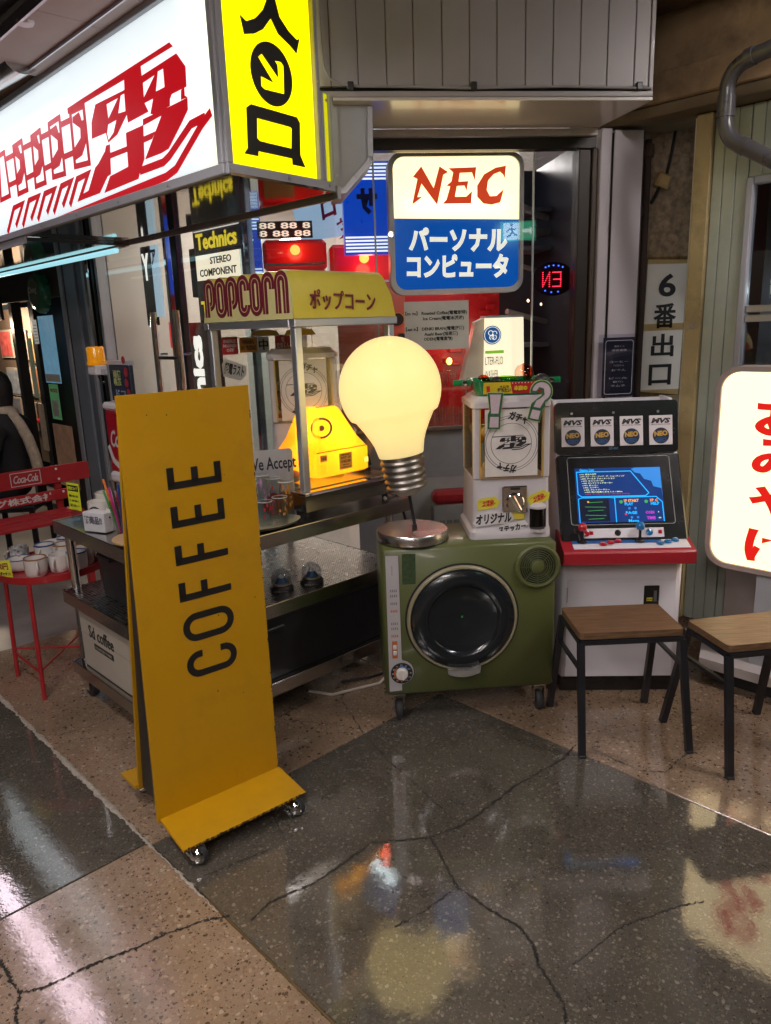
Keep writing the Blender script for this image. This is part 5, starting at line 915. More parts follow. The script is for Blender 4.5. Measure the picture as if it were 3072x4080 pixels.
def gacha(g, stickers=True, seed=1):
    # local: x 0..0.30, front y=0, z 0..0.53
    frust([(-.004, .304, -.004, .290, 0, .025), (-.004, .304, -.004, .290, .028, .025), (.008, .300, .006, .284, .040, .022), (.012, .296, .008, .280, .225, .022)]).build('body', gw_, g, smooth=True, ang=40)
    for (x0, x1, y0, y1) in ((.012, .040, .010, .032), (.268, .296, .010, .032), (.012, .040, .256, .278), (.268, .296, .256, .278)): box('post', gw_, g, x0, x1, y0, y1, .226, .490, .006)
    box('window', amber, g, .041, .267, .012, .016, .232, .488); box('window', amber, g, .014, .018, .033, .255, .232, .488); box('window', amber, g, .290, .294, .033, .255, .232, .488)
    for (x0, x1, y0, y1) in ((.012, .017, .0325, .040), (.2675, .2725, .006, .009), (.0345, .039, .0055, .009)): box('window_edge', ambp, g, x0, x1, y0, y1, .232, .488)
    box('bezel', pvc, g, .038, .270, .004, .0098, .226, .2315)
    frust([(.006, .302, .002, .286, .491, .03), (.006, .302, .002, .286, .510, .03), (.02, .288, .016, .272, .518, .03), (.028, .28, .024, .264, .530, .03)]).build('lid', gw_, g, smooth=True, ang=40)
    sh = box('insert_card', pm('card_white', (.62, .58, .55), .6), g, .055, .250, .0100, .0110, .236, .484)
    li = MB()
    for r_ in (.075, .094, .102): li.ribbon([(.152+r_*math.cos(R(a)), .358+r_*math.sin(R(a))) for a in range(0, 360, 8)], .0015, .0094, .0099, True)
    li.build('card_rings', ink, g); kanji(g, .153, .362, .135, ink, .0092, .0006)
    text(g, 'ガチャ', (.178, .0090, .452), .075, .034, ink, bold=.05, depth=.0006, rot=(R(18), 0, 0)); text(g, 'ガチャ', (.135, .0090, .268), .075, .034, ink, bold=.05, depth=.0006, rot=(R(190), 0, 0))
    capsules(g, .045, .25, .05, .24, .252, .40, 24, seed)
    mp_ = box('coin_plate', chrome, g, .118, .212, -.002, .009, .098, .200, .003)
    MB().lathe([(.034, -.0025), (.034, -.008), (.030, -.011), (.001, -.011)], 28, (.165, 0, .140), 'y').build('dial', chrome, mp_, smooth=True); box('turn_knob', chrome, mp_, -.008, .008, -.032, -.0112, -.036, .036, .005, loc=(.165, 0, .140), rot=(R(-28), 0, 0)); box('coin_slot', black, mp_, .148, .182, -.0035, -.0022, .186, .196)
    pz = box('price_sticker', pm('sticker_yellow', (.6, .48, .05), .5), g, .130, .202, -.0005, .0078, .073, .094); box('price_block', ink, pz, .132, .153, -.0012, -.0006, .075, .092); text(pz, '500円', (.1425, -.0018, .084), .017, .008, MATS['print_white'], depth=.0005, res=1)
    cup = MB().lathe([(.032, .022), (.032, .032), (.034, .034)], 24, (.252, .012, 0)).build('chute_base', gw_, g, smooth=True); MB().lathe([(.030, .034), (.030, .112)], 24, (.252, .012, 0), cap=False).build('chute_cup', glass('smoked_cup', (.30, .29, .28)), g, smooth=True); MB().lathe([(.033, .112), (.033, .120), (.020, .132), (.001, .134)], 24, (.252, .012, 0)).build('chute_lid', gw_, g, smooth=True)
    box('chute_back', black, g, .222, .284, .004, .0085, .03, .115)
    if stickers:
        for (cx, cz, an) in ((.067, .138, -8), (.256, .152, -22)):
            hx = [(-.042, -.022), (.030, -.022), (.046, .004), (.036, .006), (.028, .022), (-.030, .022), (-.042, .012)]
            s0 = flat('logo_sticker', [hx], .0010, pm('sticker_lemon', (.62, .55, .05), .5), g, (cx, .0045 if cx < .1 else .002, cz), (R(an), 0, 0)); kanji(s0, -.003, 0, .058, pm('sticker_redink', (.45, .03, .02), .5), -.0009, .0006)
        bl1 = [(-.078, -.014), (-.066, -.026), (.02, -.022), (.05, -.026), (.078, -.008), (.066, .020), (.03, .024), (-.02, .028), (-.06, .020)]
        s1 = flat('kana_sticker', [bl1], .0010, pm('sticker_white', (.66, .63, .64), .5), g, (.085, -.001, .080), (R(-3), 0, 0)); text(s1, 'オリジナル', (0, -.0011, 0), .135, .040, ink, bold=.045, depth=.0006, shear=.15)
        bl2 = [(-.062, -.020), (.03, -.022), (.062, .004), (.05, .022), (-.02, .022), (-.055, .012)]
        s2 = flat('kana_sticker', [bl2], .0010, MATS['sticker_white'], g, (.155, -.0012, .040), (R(-8), 0, 0)); text(s2, 'ステッカー', (0, -.0011, 0), .105, .026, ink, bold=.05, depth=.0006, shear=.1)
def place_gacha(label, loc, rz, stickers, seed): g = thing('capsule_machine', label, 'capsule machine', loc, rz, group='capsule vending machines'); gacha(g, stickers, seed); return g
place_gacha('white capsule machine standing on the green dryer with kana stickers', (.318, 2.702, .7065), 2, True, 3)
kc, ks = math.cos(R(43.5)), math.sin(R(43.5))
gx, gyy = .760, .395
place_gacha('white capsule machine inside the popcorn case behind the glowing yellow machine', (KL[0]+gx*kc-gyy*ks, KL[1]+gx*ks+gyy*kc, .889), 8, False, 9)
# cut-out punctuation on the front machine
def cutout(name, label, loops_out, loops_in, loc, an):
    t = thing(name, label, 'cut-out', loc, 2)
    flat('green_rim', loops_out, .0012, pm('cut_lime', (.45, .55, .20), .6), t, (0, .0014, 0), (R(an), 0, 0)); flat('dark_green', [[(x*.95, z*.97) for x, z in L] for L in loops_out], .0012, pm('cut_green', (.02, .09, .04), .5, var=.4, scale=60), t, (0, 0, 0), (R(an), 0, 0)); flat('pale_fill', loops_in, .0012, pm('cut_mauve', (.48, .38, .42), .6, var=.1, scale=120), t, (0, -.0014, 0), (R(an), 0, 0))
cutout('exclamation_cutout', 'hand-made exclamation mark cut-out with green outline on the capsule machine', [[(-.030, .066), (.030, .066), (.024, .0), (.022, -.014), (.022, -.068), (-.026, -.068), (-.026, -.014), (-.020, 0)]], [[(-.020, .058), (.020, .058), (.013, -.010), (-.013, -.010)], [(-.016, -.022), (.015, -.022), (.015, -.060), (-.018, -.060)]], (.318+.088, 2.702-.004, .7065+.482), 2)
q_o = [(.042*math.cos(R(a)), .028+.042*math.sin(R(a))) for a in range(200, -60, -15)]+[(.028, -.018), (.022, -.034), (.022, -.080), (-.026, -.080), (-.026, -.022), (-.008, .002), (.004, .014), (.002, .034), (-.012, .034), (-.016, .016)]
q_i = [(.033*math.cos(R(a)), .028+.033*math.sin(R(a))) for a in range(185, -60, -15)]+[(.012, -.020), (.010, -.030), (-.014, -.030), (-.010, -.008), (.006, .008), (.014, .020), (.006, .040), (-.012, .042), (-.020, .026)]
cutout('question_cutout', 'hand-made question mark cut-out with green outline on the capsule machine', [q_o], [q_i, [(-.016, -.040), (.014, -.040), (.014, -.072), (-.018, -.072)]], (.318+.248, 2.702-.006, .7065+.518), 14)
# green tray with capsule halves on top
tr = thing('green_ball_tray', 'translucent green plastic tray with a printed yellow and red strip', 'tray', (.318, 2.702, 1.237), 2)
gt_ = pm('tray_green', (.005, .17, .055), .2, coat=.8, var=.05)
trb = MB(); lv = [(.035, .275, .04, .20, 0, .02), (.020, .292, .028, .215, .052, .02)]
n = len(rrect(0, 1, 0, 1, .1, 4))
for (x0, x1, y0, y1, z, r) in lv+[(.016, .296, .022, .221, .056, .02), (.026, .286, .034, .209, .054, .018), (.040, .27, .046, .194, .006, .018)]: trb.v += [(x, y, z) for x, y in rrect(x0, x1, y0, y1, r, 4)]
for k in range(4):
    for i in range(n): trb.f.append((k*n+i, k*n+(i+1) % n, (k+1)*n+(i+1) % n, (k+1)*n+i))
trb.f += [tuple(range(n))[::-1], tuple(4*n+i for i in range(n))]; trb.build('tray_body', gt_, tr, smooth=True, ang=40)
MB().cyl((-.045, .12, .045), (.02, .12, .045), .012, .012, 12).cyl((.292, .12, .045), (.357, .12, .045), .012, .012, 12).build('handle', gt_, tr, smooth=True); MB().cyl((-.012, .107, .045), (.002, .107, .045), .010, seg=12).cyl((.312, .107, .045), (.326, .107, .045), .010, seg=12).build('rivet', chrome, tr)
st_ = MB().add([(.052, .0315, .008), (.268, .0315, .008), (.268, .0235, .050), (.052, .0235, .050)], [(0, 1, 2, 3)]).build('printed_strip', pm('strip_yellow', (.60, .45, .02), .4), tr); MB().add([(.160, .0312, .008), (.268, .0312, .008), (.268, .0232, .050), (.150, .0232, .050)], [(0, 1, 2, 3)]).build('strip_red', pm('strip_redc', (.40, .015, .02), .4), st_)
text(st_, '今日も\n打ちたい', (.128, .0262, .029), .048, .032, ink, bold=.04, depth=.0005); text(st_, '本店の', (.188, .0258, .027), .050, .018, MATS['strip_yellow'], bold=.06, depth=.0005); text(st_, '1', (.070, .0262, .029), .012, .034, pm('strip_redc', (0, 0, 0)), bold=.06, depth=.0005)
for k in range(9): text(st_, '★', (.158+k*.0115, .0228, .046), .006, .006, white, depth=.0005)
def halfcap(name, label, loc, r, mat, rot, full=False):
    t = thing(name, label, 'capsule', loc, 0); hs = [(r*math.cos(R(a)), r*math.sin(R(a))) for a in range(0, 91, 10)]
    MB().lathe(hs[:-1]+[(r*.02, r)], 24, cap=False).build('shell', mat, t, (0, 0, 0), rot, smooth=True)
    if full: MB().lathe([(r*math.cos(R(a)), r*math.sin(R(a))) for a in range(-88, 1, 8)], 24, cap=False).build('shell', glass('clear_pink', (.97, .80, .72)), t, (0, 0, 0), rot, smooth=True)
tg = lambda c: glass('cap_glass_%d%d%d' % tuple(int(q*9) for q in c), c)
halfcap('capsule_half', 'green clear capsule half lying open in the tray', (.318+.15, 2.80, 1.300), .034, tg((.55, .85, .12)), (R(180), R(8), 0)); halfcap('round_capsule', 'clear and orange round capsule resting in the tray', (.318+.215, 2.82, 1.312), .035, tg((.75, .18, .08)), (R(85), 0, 0), True)
halfcap('capsule_half', 'orange capsule half at the left of the tray', (.318+.06, 2.80, 1.286), .026, tg((.8, .22, .1)), (R(30), 0, 0)); halfcap('capsule_half', 'black capsule half at the right of the tray', (.318+.275, 2.79, 1.282), .028, black, (R(0), 0, 0)); halfcap('capsule_half', 'dark capsule half in the middle of the tray', (.318+.11, 2.80, 1.278), .026, black, (R(0), 0, 0))

# ------------------------------------------------------------------ arcade cabinet
ac = thing('arcade_cabinet', 'white upright arcade cabinet with red control panel and lit blue game list', 'arcade cabinet', (.690, 2.818, 0), -3)
awh = pm('arcade_white', (.68, .66, .72), .38, var=.04, scale=5, coat=.15); ared = pm('arcade_red', (.33, .012, .022), .4, var=.06, coat=.2); ablk = pm('arcade_black', (.012, .012, .014), .25, var=.2, coat=.3)
CW = .472
box('base', ablk, ac, .006, CW-.006, .018, .36, 0, .066, .004); box('body', awh, ac, 0, CW, 0, .37, .067, .578, .012, smooth=True, ang=50)
box('upper_panel', awh, ac, .022, CW-.022, -.003, -.0005, .492, .570, .002); d_ = box('door', awh, ac, .022, CW-.022, -.003, -.0005, .075, .488, .002); MB().cyl((.024, -.004, .40), (.024, -.004, .46), .003, seg=6).cyl((.024, -.004, .12), (.024, -.004, .18), .003, seg=6).build('hinge', screwm, d_)
cp_ = box('coin_plate', ablk, ac, .325, .385, -.008, -.0035, .372, .466, .002); box('price_tag', pm('tag_yellow', (.55, .5, .03), .5), cp_, .336, .358, -.0095, -.0085, .402, .416); text(cp_, '¥100', (.347, -.0102, .409), .018, .008, ink, bold=.02, depth=.0005); box('coin_slot', pm('slot_grey', (.1, .1, .1), .3), cp_, .363, .375, -.0095, -.0085, .40, .445)
for (x, z) in ((.06, .51), (.13, .51), (.36, .56), (.10, .56)): MB().lathe([(.005, -.006), (.004, -.003)], 10, (x, 0, z), 'y').build('bolt', awh, ac)
cpn = MB().prismx([(-.098, .585), (-.105, .590), (-.105, .632), (-.098, .640), (.045, .678), (.09, .678), (.09, .58)], -.012, CW+.012).build('control_panel', ared, ac)
for s_ in (-.006, CW-.020): box('panel_tab', ared, ac, s_, s_+.026, -.015, .002, .558, .5795, .003)
def on_panel(x, t, dz=0): return (x, -.098+.143*t, .640+.038*t+dz)
def pan_quad(name, mat, x0, x1, t0, t1, dz): a, b, c, d = on_panel(x0, t0, dz), on_panel(x1, t0, dz), on_panel(x1, t1, dz), on_panel(x0, t1, dz); return MB().add([a, b, c, d], [(0, 1, 2, 3)]).build(name, mat, cpn)
pan_quad('panel_overlay', awh, .03, CW-.002, .10, .92, .0012); pan_quad('panel_stripe', pm('stripe_blue', (.02, .10, .32), .4), .03, CW-.10, .36, .58, .0020); pan_quad('panel_stripe', pm('stripe_red', (.42, .02, .03), .4), .03, CW-.03, .70, .86, .0024)
def stick(x, m):
    p = Vector(on_panel(x, .45)); s0 = MB().lathe([(.019, 0), (.019, .004), (.013, .006)], 20, p).build('joystick', ablk, ac, smooth=True)
    MB().cyl(p+Vector((0, 0, .004)), p+Vector((0, 0, .050)), .0055, seg=10).build('shaft', ablk, s0); MB().lathe([(.0177*math.cos(R(a)), .0177*math.sin(R(a))) for a in range(-85, 90, 12)], 20, p+Vector((0, 0, .062))).build('ball_top', m, s0, smooth=True)
jr = pm('ball_red', (.45, .006, .02), .15, coat=1); jb_ = pm('ball_blue', (.01, .16, .42), .15, coat=1)
stick(.070, jr); stick(.290, jb_)
for x0, m in ((.135, jr), (.352, jb_)):
    for i in range(3):
        for j in range(2):
            p = Vector(on_panel(x0+i*.031+(.010 if j == 0 else 0), .30+.34*j+.07*i)); b_ = MB().lathe([(.0145, .002), (.0145, .007), (.011, .009)], 18, p).build('button', m, ac, smooth=True)
            MB().lathe([(.0095, .009), (.0095, .012), (.001, .0125)], 14, p).build('plunger', m, b_, smooth=True)
# side cheeks, screen housing
side = [(.09, .579), (-.015, .579), (-.015, .655), (.0, .70), (.165, .985), (.245, 1.165), (.262, 1.176), (.38, 1.176), (.38, .579)]
for x in (-.004, CW-.010): MB().prismx(side, x, x+.014).build('side_cheek', awh, ac)
MB().prismx([(.375, .579), (.36, .579), (.36, 1.17), (.375, 1.17)], .0105, CW-.0105).build('back', awh, ac)
tl = Vector((0, .155, .963)); bl0 = Vector((0, -.012, .650)); dv = (tl-bl0); sl = dv.length; lean = math.atan2(dv.y, dv.z)
sb_ = MB().box(-.005, CW+.005, -.004, .035, 0, sl, .006).build('screen_bezel', ablk, ac, (0, bl0.y-.002, bl0.z), (0, -lean, 0))
sb_.location += Vector((0, -.012*math.cos(lean), .012*math.sin(lean)))
fx0, fx1, fz0, fz1 = .034, CW-.036, .066, sl-.010
flat('screen_rim', [rrect(fx0, fx1, fz0, fz1, .012), rrect(fx0+.0025, fx1-.0025, fz0+.0025, fz1-.0025, .010)], .003, pm('rim_grey', (.30, .30, .30), .3), sb_, (0, -.005, 0))
sx0, sx1, sz0, sz1 = .062, CW-.075, .076, .298
box('screen', em('lcd_navy', (.010, .035, .16), 1.0, rough=.2), sb_, sx0, sx1, -.0062, -.0045, sz0, sz1)
cya = em('lcd_cyan', (.01, .42, .95), 1.1); lime = em('lcd_text', (.75, .85, .45), .9); oran = em('lcd_orange', (.9, .35, .05), 1); lred = em('lcd_red', (.5, .03, .08), .9); lblu = em('lcd_blue', (.02, .20, .60), 1.0); lblk = em('lcd_black', (.004, .006, .02), 1); lgrn = em('lcd_green', (.05, .35, .08), .9); lmag = em('lcd_mag', (.5, .05, .6), .9)
SW, SH = sx1-sx0, sz1-sz0
def S(u, v): return (sx0+u*SW, sz0+v*SH)
def sflat(nm, pts, m, y): return flat(nm, [[S(*p) for p in pts]], .0006, m, sb_, (0, y, 0))
sflat('screen_art', [(.66, .97), (.70, .90), (.76, .88), (.80, .78), (.88, .74), (.90, .64), (.99, .60), (.995, .45), (.995, .99), (.70, .99)], lblu, -.0068)
sflat('screen_black', [(.03, .02), (.37, .02), (.37, .44), (.03, .44)], lblk, -.0068)
fr_ = MB()
def sline(pts, w_, closed=False): fr_.ribbon([S(*p) for p in pts], w_, -.0078, -.0070, closed)
sline([(.02, .93), (.65, .93), (.84, .52), (.80, .47), (.06, .47), (.02, .52)], .0035, True); sline([(.02, .0), (.02, .43), (.06, .45), (.38, .45), (.44, .44)], .003); sline([(.44, .0), (.44, .45), (.92, .45), (.985, .35), (.985, .0)], .0035); fr_.build('screen_lines', cya, sb_)
text(sb_, 'Game List', (*[S(.14, .965)[0]], -.0075, S(0, .965)[1]), .058, .011, cya, bold=.03, depth=.0005, res=1)
rows = ['v.396. 魔法大作戦', 'v.397. ジン・ジン・ジップ・ザ・シューティング', 'v.398. アールド フォーメーション', 'v.399. キャリバー50', 'v.400. エレクトリックヨーヨー', 'v.401. ポッパー', 'v.402. スリザー', 'v.403. クレイジーラリー', 'v.404. 新人社員とおるくん / Mikie', 'v.405. ドンキーコング / Monkey Donkey']
ws_ = [.20, .52, .40, .26, .36, .18, .18, .30, .44, .52]
for k, (s_, w_) in enumerate(zip(rows, ws_)): u0 = .05+.006*k; c_ = S(u0+w_/2, .885-k*.041); text(sb_, s_, (c_[0], -.0072, c_[1]), w_*SW, .0062, lime if k < 9 else lred, bold=.02, depth=.0004, res=1)
for s_, u, v_, w_, m in (('1P START', .63, .385, .17, oran), ('PLAY', .60, .325, .10, cya), ('1P C', .89, .385, .09, oran), ('HELP', .90, .325, .10, cya), ('PAGE', .62, .165, .13, cya), ('COIN', .83, .165, .10, lmag), ('TIME', .84, .065, .10, lmag), ('Move', .64, .02, .12, cya), ('0', .93, .17, .015, lime), ('60', .94, .065, .03, lime)):
    c_ = S(u, v_); text(sb_, s_, (c_[0], -.0072, c_[1]), w_*SW, .012 if s_ not in ('0', '60') else .006, m, bold=.04, depth=.0004, res=1)
for (u, v_) in ((.51, .365), (.80, .365)): flat('screen_dot', [circ(*S(u, v_), .007, 14)], .0005, lgrn, sb_, (0, -.0072, 0))
for (u, v_) in ((.60, .245), (.67, .245), (.62, .08), (.69, .08)): flat('screen_dot', [circ(*S(u, v_), .005, 14)], .0005, lblu, sb_, (0, -.0072, 0))
pl = MB()
for k in range(5): v_ = .36-k*.075; pl.ribbon([S(.09 if k % 2 else .12, v_), S(.33 if k % 2 else .30, v_-.012*(1 if k % 2 else -1))], .0018, -.0076, -.0071)
pl.build('screen_girders', lgrn, sb_); flat('screen_dot', [circ(*S(.13, .375), .004, 10)], .0005, oran, sb_, (0, -.0072, 0)); flat('screen_dot', [circ(*S(.555, .14), .005, 12)], .0005, lred, sb_, (0, -.0072, 0))
box('lower_strip', awh, sb_, .072, CW-.085, -.0062, -.0042, .014, .052, .001); MB().lathe([(.012, -.0085), (.012, -.0062)], 20, (.21, 0, .033), 'y').build('lock', ablk, sb_)
for x, m in ((.082, jr), (.345, jr)): box('start_button', m, sb_, x+.02, x+.034, -.010, -.0064, .027, .041, .002)
for x, m in ((.088, jr), (.330, jb_)): MB().lathe([(.013, -.0064), (.013, -.012), (.009, -.014)], 18, (x, 0, .033), 'y').build('side_button', m, sb_, smooth=True)
# marquee
mq_l = math.atan2(.245-.178, 1.165-.985); mq = MB().prism(rrect(-.006, CW+.006, 0, .208, .016), 0, .03).build('marquee', ablk, ac, (0, .150, .972), (0, -mq_l*.6, 0))
for k in range(4):
    x = .018+k*.1155; cdx = box('marquee_card', pm('mvs_card', (.66, .62, .66), .45, var=.03), mq, x, x+.091, -.004, -.0005, .030, .147, .001)
    text(cdx, 'MVS', (x+.045, -.0046, .126), .076, .021, ink, bold=.05, depth=.0005, shear=.25); text(cdx, 'MULTI VIDEO SYSTEM', (x+.045, -.0046, .111), .072, .004, ink, bold=.01, depth=.0004, res=1)
    flat('emblem_disc', [circ(x+.045, .066, .032, 28)], .0008, pm('emblem_navy', (.012, .022, .05), .4), cdx, (0, -.0046, 0)); text(cdx, 'NEO', (x+.045, -.0054, .075), .052, .021, pm('emblem_gold', (.55, .33, .06), .4), bold=.05, depth=.0005, rot=(R(-4), 0, 0)); text(cdx, 'GEO', (x+.045, -.0054, .050), .044, .018, pm('emblem_blue', (.03, .08, .22), .4), bold=.05, depth=.0005)
text(mq, 'SNK', (.225, -.0008, .020), .04, .010, pm('faint_blue', (.03, .09, .15), .4), bold=.05, depth=.0005)
for x in (.06, .225, .40): MB().lathe([(.005, -.003), (.005, -.0002)], 10, (x, 0, .163), 'y').build('bolt', screwm, mq)
# ------------------------------------------------------------------ stools
wd = wood('walnut_seat', (.085, .045, .022), (.20, .115, .060), (1.2, 14, 14), .42)
def stool(label, corners, feet, group):
    t = thing('wooden_stool', label, 'stool', (corners[0][0], corners[0][1], 0), 0, group=group); ox, oy_ = corners[0]
    C = [Vector((x-ox, y-oy_, 0)) for x, y in corners]; F_ = [Vector((x-ox, y-oy_, 0)) for x, y in feet]
    cx = sum((c for c in C), Vector())/4; poly = []
    for i in range(4):
        p, a, b = C[i], C[i-1], C[(i+1) % 4]; d0 = (a-p).normalized(); d1 = (b-p).normalized(); poly += [(p+d0*.014)[:2], (p+(d0+d1)*.004)[:2], (p+d1*.014)[:2]]
    MB().prismz([tuple(p) for p in poly], .431, .455).build('seat', wd, t)
    tops = [c+(cx-c)*.03 for c in C]
    for i in range(4):
        a = tops[i]+Vector((0, 0, .418)); b = F_[i]; lg = MB(); d = (b-a).normalized(); q = Vector((1, 0, 0)); q = (q-d*q.dot(d)).normalized(); w_ = d.cross(q); h = .0115; vv = []
        for P in (a, b): vv += [P+q*sx*h+w_*sy*h for sx, sy in ((-1, -1), (1, -1), (1, 1), (-1, 1))]
        lg.add(vv, [(0, 1, 2, 3), (7, 6, 5, 4)]+[(i_, 4+i_, 4+(i_+1) % 4, (i_+1) % 4) for i_ in range(4)]); l0 = lg.build('leg', blackm, t); MB().box(b.x-.013, b.x+.013, b.y-.013, b.y+.013, .0005, .012, .003).build('rubber_foot', rubber, l0)
    fr0 = MB()
    for i in range(4): fr0.cyl(tops[i]+Vector((0, 0, .419)), tops[(i+1) % 4]+Vector((0, 0, .419)), .0115, seg=4)
    fr0.build('seat_frame', blackm, t)
    for i, j in ((0, 3), (1, 2)):
        a = tops[i].lerp(F_[i], .24)+Vector((0, 0, .418*.76)); b = tops[j].lerp(F_[j], .24)+Vector((0, 0, .418*.76)); MB().cyl(a, b, .009, seg=4).build('side_brace', blackm, t)
stool('dark wooden stool with black legs in front of the arcade cabinet', [(.643, 2.623), (1.006, 2.627), (1.012, 2.385), (.650, 2.376)], [(.630, 2.715), (1.010, 2.72), (1.042, 2.350), (.662, 2.345)], 'wooden stools')
stool('paler glossy wooden stool cut by the right edge of the picture', [(1.052, 2.462), (1.405, 2.520), (1.445, 2.285), (1.096, 2.236)], [(1.028, 2.565), (1.402, 2.60), (1.47, 2.25), (1.112, 2.19)], 'wooden stools')
# ------------------------------------------------------------------ things on the cart
wa = k_thing('we_accept_sign', 'white plastic We Accept sign leaning beside the popcorn machine', 'sign', .425, .15, .778, 0)
flat('plate', [rrect(0, .262, 0, .285, .016)], .004, pm('plate_white', (.55, .56, .62), .4), wa, (0, 0, 0), (R(4), R(-6), 0)); text(wa, 'We Accept', (.145, -.026, .222), .225, .062, pm('navy_print', (.012, .02, .06), .5), bold=.015, rot=(R(4), R(-6), 0), depth=.001)
flat('printed_disc', [circ(.20, .075, .045, 28)], .0008, pm('disc_orange', (.5, .16, .02), .5), wa, (0, -.012, 0), (R(4), R(-6), 0)); flat('printed_disc', [circ(.15, .075, .045, 28)], .0006, pm('disc_red', (.45, .03, .03), .5), wa, (0, -.011, 0), (R(4), R(-6), 0))
ty0 = k_thing('oval_tray', 'cream plastic tray holding printed glasses on the cart', 'tray', .51, .085, .7795)
MB().lathe([(.10, 0), (.118, .006), (.130, .016), (.127, .017), (.112, .009), (.001, .006)], 36).build('tray', pm('tray_cream', (.42, .37, .27), .4), ty0, smooth=True).scale = (1.05, .62, 1)
gcol = [pm('glass_print_orange', (.6, .25, .03), .4), pm('glass_print_red', (.5, .03, .05), .4), pm('glass_print_multi', (.35, .2, .35), .4, var=.9, scale=60), pm('glass_print_white', (.6, .6, .6), .4)]
def printed_glass(label, x, y, r, h, m, rings=True):
    t = k_thing('printed_glass', label, 'glass', x, y, .7865, group='printed glasses on the tray')
    MB().lathe([(r*.84, 0), (r*.86, .004), (r, h), (r*.97, h), (r*.80, .008), (.001, .007)], 24, cap=False).build('glass', glass_cup, t, smooth=True); MB().lathe([(r*1.0, h-.0015), (r*1.02, h), (r*.97, h+.001)], 24, cap=False).build('rim', pm('rim_shine', (.75, .78, .78), .1, coat=1), t)
    p = MB(); r2 = random.Random(int(x*999))
    for k in range(10):
        a = r2.uniform(200, 340); z = r2.uniform(.35, .85)*h; d = r2.uniform(.05, .16); rr = r*(.86+.14*z/h)*1.012
        p.add([(rr*math.cos(R(a+o)*1), rr*math.sin(R(a+o)), z+q) for o, q in ((0, 0), (14, .0), (14, d*h), (0, d*h))], [(0, 1, 2, 3)])
    p.build('print', m, t)
for lab, x, y, r, h, k in (('tall clear glass at the right end of the tray with orange letters', .605, .095, .031, .150, 0), ('short glass with orange checks at the front of the tray', .545, .055, .029, .105, 0), ('glass with red print at the left front of the tray', .480, .060, .029, .100, 1), ('tall glass with red print behind the checked glass', .570, .125, .030, .165, 1), ('tall glass with mixed print at the back of the tray', .520, .125, .031, .185, 2), ('tall glass half hidden by the yellow board on the tray', .455, .115, .031, .180, 3)): printed_glass(lab, x, y, r, h, gcol[k])
t = k_thing('shot_glass', 'small clear shot glass at the front of the tray', 'glass', .533, .022, .788); MB().lathe([(.016, 0), (.026, .045), (.024, .045), (.014, .006), (.001, .006)], 20, cap=False).build('glass', glass_cup, t, smooth=True)
for k, (x, y) in enumerate(((.612, .178), (.745, .150))):
    sg = k_thing('snow_globe', ['snow globe with a blue mountain on the perforated shelf, the left one', 'snow globe with a blue mountain on the perforated shelf, the right one'][k], 'snow globe', x, y, .4765, -40, group='mountain snow globes')
    MB().lathe([(.048, 0), (.048, .012), (.043, .020), (.040, .022)], 28).build('base', black, sg, smooth=True); MB().lathe([(.040, .022), (.041, .045)]+[(.041*math.cos(R(a)), .050+.041*math.sin(R(a))) for a in range(0, 90, 10)], 28, cap=False).build('dome', glass('dome', (.72, .74, .78), ior=1.7), sg, smooth=True)
    m = MB(); m.lathe([(.032, .024), (.018, .045), (.010, .055), (.001, .062)], 16); m.build('mountain', pm('mountain_blue', (.03, .12, .28), .5), sg, smooth=True); MB().lathe([(.0135, .0515), (.0102, .0562), (.002, .0635)], 14).build('snow_cap', white, sg); MB().lathe([(.037, .0235), (.037, .028), (.034, .030)], 20).build('houses', pm('globe_print', (.5, .4, .25), .5, var=.8, scale=200), sg)
    text(sg, 'Mt.FUJI 3,776m', (0, -.0485, .007), .055, .006, MATS['print_white'], depth=.0006, res=1)
bb1 = k_thing('black_storage_box', 'large black storage box on the bottom shelf of the cart', 'box', .40, .07, .1595); MB().add([(0, .02, 0), (.70, .02, 0), (.70, .45, 0), (0, .45, 0), (-.02, 0, .265), (.72, 0, .265), (.72, .47, .265), (-.02, .47, .265)], [(0, 3, 2, 1), (4, 5, 6, 7), (0, 1, 5, 4), (1, 2, 6, 5), (2, 3, 7, 6), (3, 0, 4, 7)]).build('bin', black, bb1); box('rim', black, bb1, -.028, .728, -.008, .478, .255, .272, .004); box('handle', blackm, bb1, .02, .13, -.014, -.001, .205, .225, .004)
cbx = k_thing('coffee_carton', 'beige cardboard carton printed with coffee lettering on the lower shelf', 'carton', .025, .30, .1595); crd = pm('cardboard', (.40, .35, .29), .75, var=.05, scale=6)
box('carton', crd, cbx, 0, .33, 0, .50, 0, .285, .003); text(cbx, 'Sd coffee', (-.0015, .30, .175), .23, .055, ink, bold=.012, rot=(0, 0, R(-90)), depth=.001); pl_ = box('plaque', ink, cbx, -.0018, -.0005, .20, .375, .105, .130); text(pl_, 'ROASTERY PARK', (-.0022, .2875, .1175), .15, .012, crd, rot=(0, 0, R(-90)), depth=.0006, res=1); box('tape_line', pm('tape_shadow', (.33, .29, .24), .7), cbx, -.0008, -.0002, 0, .5, .150, .153)  # tape line a little darker than the cardboard
lid_ = k_thing('dark_lid_tray', 'dark plastic tray lying on the coffee carton', 'tray', .03, .31, .423); box('tray', black, lid_, 0, .32, .01, .48, 0, .018, .006)
